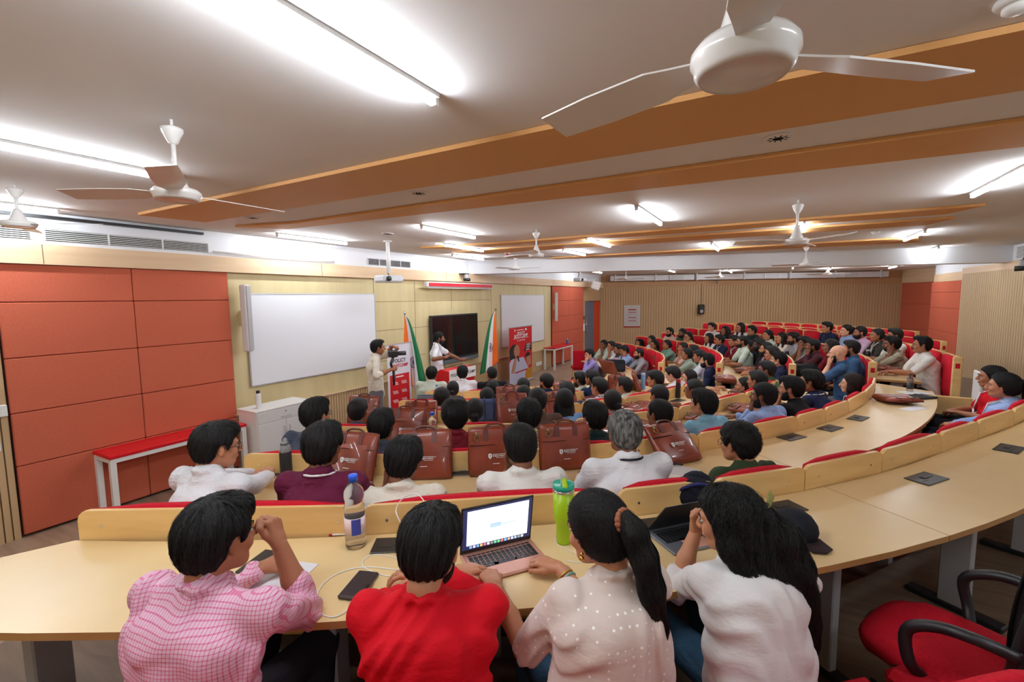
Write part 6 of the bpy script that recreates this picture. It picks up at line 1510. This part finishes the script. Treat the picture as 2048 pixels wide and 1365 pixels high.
P = on_desk(1385, 1010, 0); t = thing('backpack', 'dark navy bag slumped against the seat back beside the wavy haired woman', 'bag', P, rad(30)); mb = MB(); mb.ell((0, 0, .07), (.13, .09, .085), 16); mb.ell((.03, .03, .11), (.08, .06, .06), 14); mb.build('body', cloth('bag_navy', (20, 22, 34)), t, True); mb = MB(); mb.tube(smooth_path([(-.1, -.05, .1), (-.02, -.09, .15), (.08, -.06, .12)], 5), .008, 6); mb.build('strap', cloth('strap_navy', (40, 40, 90)), t, True)
P = on_desk(1590, 1072, 0); t = thing('baseball_cap', 'dark cap resting on the desk right of the wavy hair', 'cap', P, rad(-50)); mb = MB(); mb.ell((0, 0, .04), (.10, .085, .085), 16); mb.build('crown', cloth('cap_black', (24, 26, 32)), t, True); mb = MB(); mb.poly([(.07, -.06, .012), (.15, -.05, .008), (.17, 0, .008), (.15, .05, .008), (.07, .06, .012)], (0, 0, .005)); mb.build('visor', cloth('cap_plum', (44, 30, 34)), t)
# ---- bottles and tumblers
def water(px, py, k, lb, s_=1.0, P=None):
    P = on_desk(px, py, k) if P is None else P; t = thing('water_bottle', lb, 'bottle', P); r = .036*s_; H_ = .26*s_
    prof = [(.0001, .004), (r*.8, .0), (r*.98, .012), (r, .05*s_)]
    for i in range(9): prof.append((r*(1.0-.03*(i % 2)), (.055+.012*i)*s_))
    prof += [(r*.86, .165*s_), (r*.88, .172*s_), (r*1.0, .19*s_), (r*.96, .205*s_), (r*.7, .225*s_), (r*.40, .24*s_), (r*.38, .25*s_)]
    mb = MB(); mb.lathe(prof, n=24); mb.build('bottle_body', m_clear, t, True)
    mb = MB(); mb.lathe([(r*.44, .243*s_), (r*.46, .262*s_), (r*.40, .266*s_), (.0001, .266*s_)], n=20); mb.build('cap', m_bcap, t, True)
    mb = MB(); mb.lathe([(r*1.02, .055*s_), (r*1.02, .115*s_)], n=24); lb_ = mb.build('label_wrap', mat('bottle_label', srgb(236, 214, 220), .45), t, True)
    mb = MB()
    a0 = math.atan2(-P[1], -P[0])+.55; n = 6; VV = []
    for i in range(n+1):
        a = a0+.9*i/n-.9; VV += [(r*1.03*math.cos(a), r*1.03*math.sin(a), .056*s_), (r*1.03*math.cos(a), r*1.03*math.sin(a), .114*s_)]
    mb.add(VV, [(2*i, 2*i+2, 2*i+3, 2*i+1) for i in range(n)]); mb.build('label_panel', mat('label_blue', srgb(56, 70, 160), .45), lb_)
    return t
water(712, 1092, 0, 'large crumpled water bottle with blue cap on the near desk', 1.24)
water(866, 898, 2, 'blue capped water bottle left of the dark red shirt', 1.15, P=on_desk(866, 893, 2)); water(874, 800, 5, 'small blue capped bottle below the light green shirt', .9)
P = on_desk(597, 942, 1); P[:2] = CTR+(P[:2]-CTR)*(RK[1]+.085)/np.linalg.norm(P[:2]-CTR); t = thing('wrapped_bottle', 'black flask wrapped in clear plastic film on the second desk', 'bottle', P); mb = MB(); mb.lathe([(.0001, 0), (.036, 0), (.038, .01), (.038, .19), (.028, .21), (.028, .245), (.0001, .25)], n=18); mb.build('flask', m_black, t, True)
V, Fq = Field(.007).cap(np.array((0, 0, .03)), np.array((0, 0, .21)), .036, .034).cap(np.array((0, 0, .2)), np.array((.005, 0, .27)), .03, .012).mesh(lambda P_, g: g+.003*np.sin(P_[:, 0]*220+P_[:, 2]*90)*np.sin(P_[:, 2]*150+P_[:, 1]*130))
link('plastic_wrap', np_mesh('plastic_wrap', [(V, Fq, 0)], [mat('wrap_film', (.9, .9, .92), .12, .8, alpha=.28)], False), t)
# lime tumbler
P = on_desk(1127, 1085, 0); t = thing('tumbler', 'tall lime green tumbler with straw and teal lid', 'tumbler', P); m_lime = mat('lime', srgb(158, 196, 18), .35, .5); m_teal = mat('teal_clear', srgb(60, 200, 170), .2, .5, trans=.4)
mb = MB(); mb.lathe([(.0001, 0), (.030, 0), (.032, .01), (.034, .085), (.044, .11), (.047, .24), (.0001, .24)], n=30); mb.build('cup', m_lime, t, True)
mb = MB(); mb.lathe([(.047, .24), (.0485, .242), (.0485, .25), (.046, .252)], n=30); mb.build('steel_rim', m_chrome, t, True)
mb = MB(); mb.lathe([(.046, .25), (.049, .262), (.048, .275), (.04, .272), (.0001, .268)], n=30); ld = mb.build('lid', m_teal, t, True)
mb = MB(); mb.box((.01, -.01, .28), (.022, .07, .016), Rz(.5)@Rx(.2), bev=.005); mb.build('lid_flap', m_lime, ld)
mb = MB(); mb.tube([(-.008, 0, .1), (-.012, 0, .315)], .0035, 8); mb.build('straw', mat('straw', (.85, .9, .88), .2, .5, trans=.5), t, True)
# other small bottles
for px, py, k, r, h, c, cc, lb in [(1286, 780, 4, .036, .27, (124, 170, 216), (150, 190, 226), 'light blue flask beside the young man in dark jacket'), (1356, 796, 3, .033, .26, (30, 32, 36), (150, 30, 44), 'matt black flask with red ring left of the white shirt')]:
    plain_bottle(on_desk(px, py, k), r, h, mat('flask_%d' % px, srgb(*c), .4), mat('cap_%d' % px, srgb(*cc), .4), lb, cap_h=.05, neck=.8)
for px, py, z, r, h, c, lb in [(1232, 735, DESK_TOP[5], .034, .26, (212, 150, 180), 'pink bottle in front of the man in light blue shirt'), (1437, 739, DESK_TOP[3], .034, .24, (40, 42, 46), 'black bottle on the desk beside the navy jacket'), (1444, 741, DESK_TOP[3], .034, .22, (120, 120, 126), 'clear grey bottle beside the black bottle'), (1573, 722, DESK_TOP[2], .034, .22, (30, 32, 36), 'black bottle in front of the woman in cream'),
                               (1735, 722, DESK_TOP[1], .036, .20, (24, 24, 28), 'short black flask in front of the floral dress'), (1385, 703, DESK_TOP[3], .03, .2, (60, 60, 66), 'grey bottle in front of the woman in yellow'), (1593, 735, DESK_TOP[2], .05, .07, (220, 20, 30), 'bright red food box on the desk by the plum shirt')]:
    plain_bottle(at_z(px, py, z), r, h, mat('flask_%d' % px, srgb(*c), .4), m_black if c[0] > 100 else m_grey, lb, cap_h=.03, neck=.75)
plain_bottle((-6.32, 15.2, .75), .04, .2, mat('flask_blue', srgb(60, 110, 190), .4), m_wpl, 'small blue and white bottle on the far red table')
P = on_desk(1819, 783, 1); t = thing('cold_drink_bottle', 'clear bottle with dark label at the far end of the second desk', 'bottle', P); mb = MB(); mb.lathe([(.0001, 0), (.032, 0), (.034, .01), (.034, .15), (.03, .17), (.016, .19), (.016, .205)], n=18); mb.build('bottle_body', m_clear, t, True); mb = MB(); mb.lathe([(.035, .03), (.035, .10)], n=18); mb.build('label_wrap', m_black, t, True); mb = MB(); mb.lathe([(.019, .2), (.019, .215), (.0001, .216)], n=14); mb.build('cap', m_black, t, True)
P = on_desk(1838, 796, 1); t = thing('tablet_sleeve', 'dark grey tablet sleeve with strap on papers at the desk end', 'sleeve', P, rad(40)); mb = MB(); mb.box((0, 0, .012), (.3, .19, .02), bev=.008); mb.build('sleeve', cloth('sleeve_grey', (50, 54, 54)), t); mb = MB(); mb.box((.06, 0, .024), (.03, .19, .004)); mb.build('strap', m_black, t)
for px, py, k, rz, lb, w, l in [(1828, 786, 1, .7, 'white sheets under the tablet sleeve', .3, .21), (1826, 818, 1, .9, 'white sheet at the rounded desk end', .3, .12), (545, 1150, 0, .3, 'white sheet with orange edge under the pink sleeve', .28, .2), (1268, 762, 5, .2, 'white papers on the front desk', .2, .14)]:
    P = on_desk(px, py, k, .001); mb = MB(); mb.box((0, 0, .001), (w, l, .002)); o = mb.build('paper_sheet', mat('paper', srgb(226, 226, 230), .6)); o.location = P; o.rotation_euler = (0, 0, rz); tag(o, lb, 'paper')
# magazine and pen on the second desk
P = on_desk(1352, 948, 1, .001); t = thing('magazine', 'open printed booklet with dark blue picture beside the white shirt', 'booklet', P, rad(-10)); mb = MB(); mb.box((0, 0, .004), (.24, .3, .006)); mb.build('pages', mat('page', srgb(222, 214, 204), .6), t)
mg = mat('printed_page', srgb(200, 196, 196), .6); dots(mg, srgb(206, 202, 200), srgb(50, 60, 100), 60); mb = MB(); mb.box((0, .05, .0075), (.22, .16, .001)); mb.build('printed_picture', mg, t)
P = on_desk(1348, 928, 1, .02); mb = MB(); mb.tube([(-.05, 0, 0), (.06, .01, 0)], .006, 8); o = mb.build('pen', m_black, None, True); o.location = P; tag(o, 'black pen on the booklet', 'pen')
# rose laptop
def laptop(P, rz, lb, deck, screen, open_=1.9, w=.305, d=.212, keys=True):
    t = thing('laptop', lb, 'laptop', P, rz)
    mb = MB(); mb.box((0, 0, .008), (w, d, .013), bev=.005); base = mb.build('keyboard_deck', deck, t)
    if keys:
        mb = MB(); rows_ = 6
        for r in range(rows_):
            nk = 14 if r < 5 else 8
            for c_ in range(nk):
                if r == 5 and c_ in (3, 4): continue
                kw_ = (w-.045)/nk; x = -(w-.045)/2+kw_*(c_+.5); mb.box((x, d/2-.035-r*.0185, .0155), (kw_-.003, .0155 if r else .008, .0015))
        mb.box((-.005, d/2-.035-5*.0185, .0155), (.1, .0155, .0015)); mb.build('keys', m_black, base)
        mb = MB(); mb.box((0, -d/2+.042, .0148), (.12, .072, .0008)); mb.build('trackpad', mat('trackpad', srgb(204, 148, 130), .3), base)
    Rl = Rx(open_-math.pi/2); o_ = np.array((0, d/2-.004, .012))
    tr = lambda p: o_+Rl@np.array(p)
    mb = MB(); mb.box(tr((0, 0, .112)), (w, .006, .226), Rl, bev=.003); lid = mb.build('lid', [m_black], t)
    if screen:
        mb = MB(); mb.box(tr((0, -.0035, .118)), (w-.018, .001, .194), Rl, mi=0); mb.build('display', mat('display_wall', (.02, .03, .08), .3, emit=srgb(60, 70, 130), estr=.35), lid)
        mb = MB(); mb.box(tr((.002, -.0045, .123)), (w-.050, .001, .166), Rl); mb.build('window', mat('display_page', (.8, .8, .85), .3, emit=(.86, .88, 1.0), estr=1.1), lid)
        mb = MB(); cs = [(.3, .5, 1), (.8, .8, .8), (.2, .5, 1), (.9, .6, .2), (.9, .2, .3), (.9, .9, .9), (.3, .3, .3), (.2, .8, .3), (.2, .8, .3), (.9, .2, .2), (.3, .6, 1), (.7, .5, .3), (.8, .8, .9), (.5, .7, 1), (.4, .4, .4), (.7, .8, .7)]
        ms = [mat('icon_%d' % i, c, .4, emit=c, estr=.8) for i, c in enumerate(cs)]
        for i in range(16): mb.box(tr((-.12+i*.016, -.005, .031)), (.011, .001, .011), Rl, mi=i)
        mb.build('dock_icons', ms, lid)
        mb = MB(); mb.box(tr((-.01, -.0053, .118)), (.05, .0006, .02), Rl); mb.box(tr((.03, -.0053, .116)), (.12, .0006, .004), Rl); mb.build('highlight', mat('blue_highlight', (.4, .6, .9), .4, emit=(.45, .62, .95), estr=.8), lid)
        mb = MB()
        for i, (x, z, l) in enumerate([(0, .175, .2), (-.06, .165, .1), (.03, .155, .06), (-.09, .13, .03), (-.09, .122, .035), (-.09, .112, .03), (0, .098, .05), (0, .09, .04), (.03, .07, .07)]): mb.box(tr((x, -.0053, z)), (l, .0006, .0022), Rl)
        mb.build('text_lines', mat('page_lines', (.5, .5, .55), .4, emit=(.6, .62, .7), estr=.8), lid)
    return t
a = on_desk(919, 1116, 0); b = on_desk(1060, 1082, 0); rzl = math.atan2(b[1]-a[1], b[0]-a[0]); u_ = (b-a)/np.linalg.norm(b-a); nn = np.array((u_[1], -u_[0], 0)); c = (a+b)/2+nn*.106
laptop(c, rzl, 'rose gold laptop open with a bright white page on its screen', mat('rose_gold', srgb(206, 150, 132), .35, .5, .4), True, 1.74, w=float(np.linalg.norm(b-a))*1.0)
a = on_desk(1292, 1072, 0); b = on_desk(1420, 1035, 0); c = (a+b)/2+np.array((.05, -.10, 0)); t = laptop(c, math.atan2(b[1]-a[1], b[0]-a[0])-.1, 'dark laptop with its lid lowered in front of the wavy haired woman', mat('laptop_grey', srgb(120, 124, 132), .35, .5, .4), False, 2.25)
a = at_z(1780, 737, DESK_TOP[1]); t = thing('sticker_laptop', 'laptop whose lid is covered in stickers, facing the olive checked shirt', 'laptop', a, rad(55)); ms = mat('sticker_lid', srgb(150, 150, 160), .5); dots(ms, srgb(190, 196, 206), srgb(40, 50, 90), 34)
mb = MB(); mb.box((0, .02, .12), (.34, .008, .24), Rx(.2)); mb.build('lid', ms, t); mb = MB(); mb.box((0, .12, .008), (.34, .22, .014)); mb.build('keyboard_deck', m_grey, t)
a = at_z(1802, 737, DESK_TOP[1]); t = thing('beige_notebook', 'beige notebook held upright beside the sticker covered laptop', 'notebook', a, rad(50)); mb = MB(); mb.box((0, 0, .12), (.17, .012, .23)); mb.build('cover', mat('beige_cover', srgb(204, 176, 140), .6), t); mb = MB(); mb.box((0, .01, .12), (.16, .008, .22)); mb.build('pages', mat('page', srgb(222, 214, 204), .6), t)
# phone wallet, charger, cables, pen
P = on_desk(718, 1175, 0); a = on_desk(700, 1140, 0); b = on_desk(742, 1140, 0); t = thing('phone_in_case', 'phone in a dark brown folding case with a charging lead', 'phone', P, math.atan2(*(on_desk(742, 1143, 0)-on_desk(692, 1205, 0))[1::-1])); m_case = mat('case_brown', (.028, .018, .018), .4, .5)
mb = MB(); mb.box((0, 0, .009), (.165, .088, .016), bev=.006); mb.build('folding_case', m_case, t); mb = MB(); mb.box((.01, -.035, .0185), (.03, .03, .002), bev=.001); mb.build('clasp', m_case, t)
m_cable = mat('cable_white', srgb(234, 234, 236), .45, .4)
def cable(pts, k, lb, r=.0022, zz=None):
    W = [on_desk(x, y, k, r+.0005+(zz[i] if zz else 0)) for i, (x, y) in enumerate(pts)]; mb = MB(); mb.tube(smooth_path(W, 8), r, 8); return tag(mb.build('charging_cable', m_cable, None, True), lb, 'cable')
cable([(705, 1203), (690, 1225), (662, 1235), (634, 1222), (632, 1195), (650, 1165), (690, 1142), (740, 1135), (790, 1140), (808, 1136), (795, 1118), (755, 1110), (730, 1118), (728, 1135), (770, 1152), (808, 1152)], 0, 'white charging cable looped from the phone behind the man in red')
cable([(1110, 1075), (1118, 1092), (1150, 1106), (1190, 1112)], 0, 'thin white earphone cable by the foot of the lime tumbler', .0015); cable([(1135, 1122), (1155, 1126), (1180, 1122)], 0, 'short white cable end right of the laptop', .0022)
W = [on_desk(809, 1060, 0, .06), at_r(798, 1040, 8.05), at_r(792, 1020, 8.0), at_r(805, 998, 7.98), at_r(830, 988, 7.99), at_r(846, 1000, 8.02), at_r(850, 1020, 8.1), on_desk(850, 1070, 0, .02)]
mb = MB(); mb.tube(smooth_path(W, 8), .0024, 8); tag(mb.build('charger_lead', m_cable, None, True), 'white charger lead arching over the seat back edge', 'cable')
P = on_desk(806, 1086, 0, .0); t = thing('laptop_charger', 'white charger block standing left of the red shirted man', 'charger', P, rad(20)); mb = MB(); mb.box((0, 0, .038), (.028, .06, .07), bev=.006); mb.build('block', m_wpl, t); mb = MB(); mb.box((0, 0, .003), (.02, .02, .006)); mb.build('plug_pins', m_chrome, t)
P0, P1 = on_desk(659, 1071, 0, .005), on_desk(706, 1068, 0, .005); mb = MB(); mb.tube([P0, P1], .0042, 8); t = tag(mb.build('pen', m_wpl, None, True), 'white pen with red cap beside the large water bottle', 'pen'); mb = MB(); mb.tube([P0-(P1-P0)*.02, P0+(P1-P0)*.12], .0048, 8); mb.build('cap', mat('pen_red', srgb(190, 20, 40), .4), t, True)
P = on_desk(524, 1128, 0); mb = MB(); mb.box((0, 0, .006), (.11, .17, .01), bev=.003); o = mb.build('tablet', m_black); o.location = P; o.rotation_euler = (0, 0, .3); tag(o, 'black tablet under the arm of the man in pink check', 'tablet')
for px, py, k, lb in [(1225, 757, 5, 'phone lying on the front desk by the papers'), (1475, 785, 2, 'black marker lying on the third desk near the aisle')]:
    P = on_desk(px, py, k, .001); mb = MB(); mb.box((0, 0, .005), (.14, .07 if 'phone' in lb else .02, .009), bev=.003); o = mb.build('phone' if 'phone' in lb else 'marker', m_black); o.location = P; o.rotation_euler = (0, 0, .4); tag(o, lb, 'phone' if 'phone' in lb else 'pen')
# ---- jewellery and hair pieces of the people in front (parts of their person)
def part_on(root, name, mb, m_, smooth=True): return mb.build(name, m_, root, smooth)
m_gold = mat('gold', srgb(212, 168, 80), .25, .5, 1.0)
root, K = fg['dot']; Rh = K['Rh']; Hc = K['Hc']
mb = MB(); c0 = Hc+Rh@np.array((0, -.128, .048)); 
for a in np.linspace(0, 2*math.pi, 14, endpoint=False): mb.ell(c0+Rh@np.array((.028*math.cos(a), .002, .028*math.sin(a))), (.013, .012, .013), 8)
part_on(root, 'scrunchie', mb, cloth('scrunchie', (150, 92, 70)))
mb = MB(); q = Hc+Rh@np.array((-.084, -.002, -.045)); mb.ell(q, (.006, .006, .007), 8); mb.ell(q+np.array((0, 0, -.014)), (.008, .008, .009), 8); part_on(root, 'earring', mb, m_gold)
for off, m_, nm in ((.045, m_gold, 'bracelet'), (.06, mat('teal_band', srgb(90, 170, 160), .4), 'bangle')):
    e, w_ = K['E'][1], K['W'][1]; d = unit(e-w_); c0 = w_+d*off; x = unit(np.cross(d, (0, 0, 1.))); y = np.cross(x, d); mb = MB(); mb.tube([c0+.031*(x*math.cos(a)+y*math.sin(a)) for a in np.linspace(0, 2*math.pi, 21)], .0035, 6, cap=False); part_on(root, nm, mb, m_)
root, K = fg['white']; Rh = K['Rh']; Hc = K['Hc']; c0 = Hc+Rh@np.array((.02, -.12, .05)); mb = MB()
for s_ in (-1, 1):
    for j in range(5): mb.tube(smooth_path([c0+Rh@np.array((-.03+.015*j, 0, .0)), c0+Rh@np.array((-.03+.015*j, -.03, s_*.02)), c0+Rh@np.array((-.035+.017*j, -.025, s_*.05))], 4), .003, 6)
mb.tube([c0+Rh@np.array((-.045, -.012, 0)), c0+Rh@np.array((.045, -.012, 0))], .007, 8); part_on(root, 'claw_clip', mb, mat('clip_clear', srgb(190, 190, 120), .15, .6, trans=.5))
mb = MB(); e, w_, s0 = K['E'][0], K['W'][0], K['Sh'][0]
for f in (.02, .09, .16): d = unit(w_-e); c0 = e+(w_-e)*(.05+f); x = unit(np.cross(d, (0, 0, 1.))); y = np.cross(x, d); mb.tube([c0+.0505*(x*math.cos(a)+y*math.sin(a)) for a in np.linspace(0, 2*math.pi, 21)], .003, 5, cap=False)
part_on(root, 'embroidered_cuff', mb, cloth('embroidery', (150, 20, 40)))
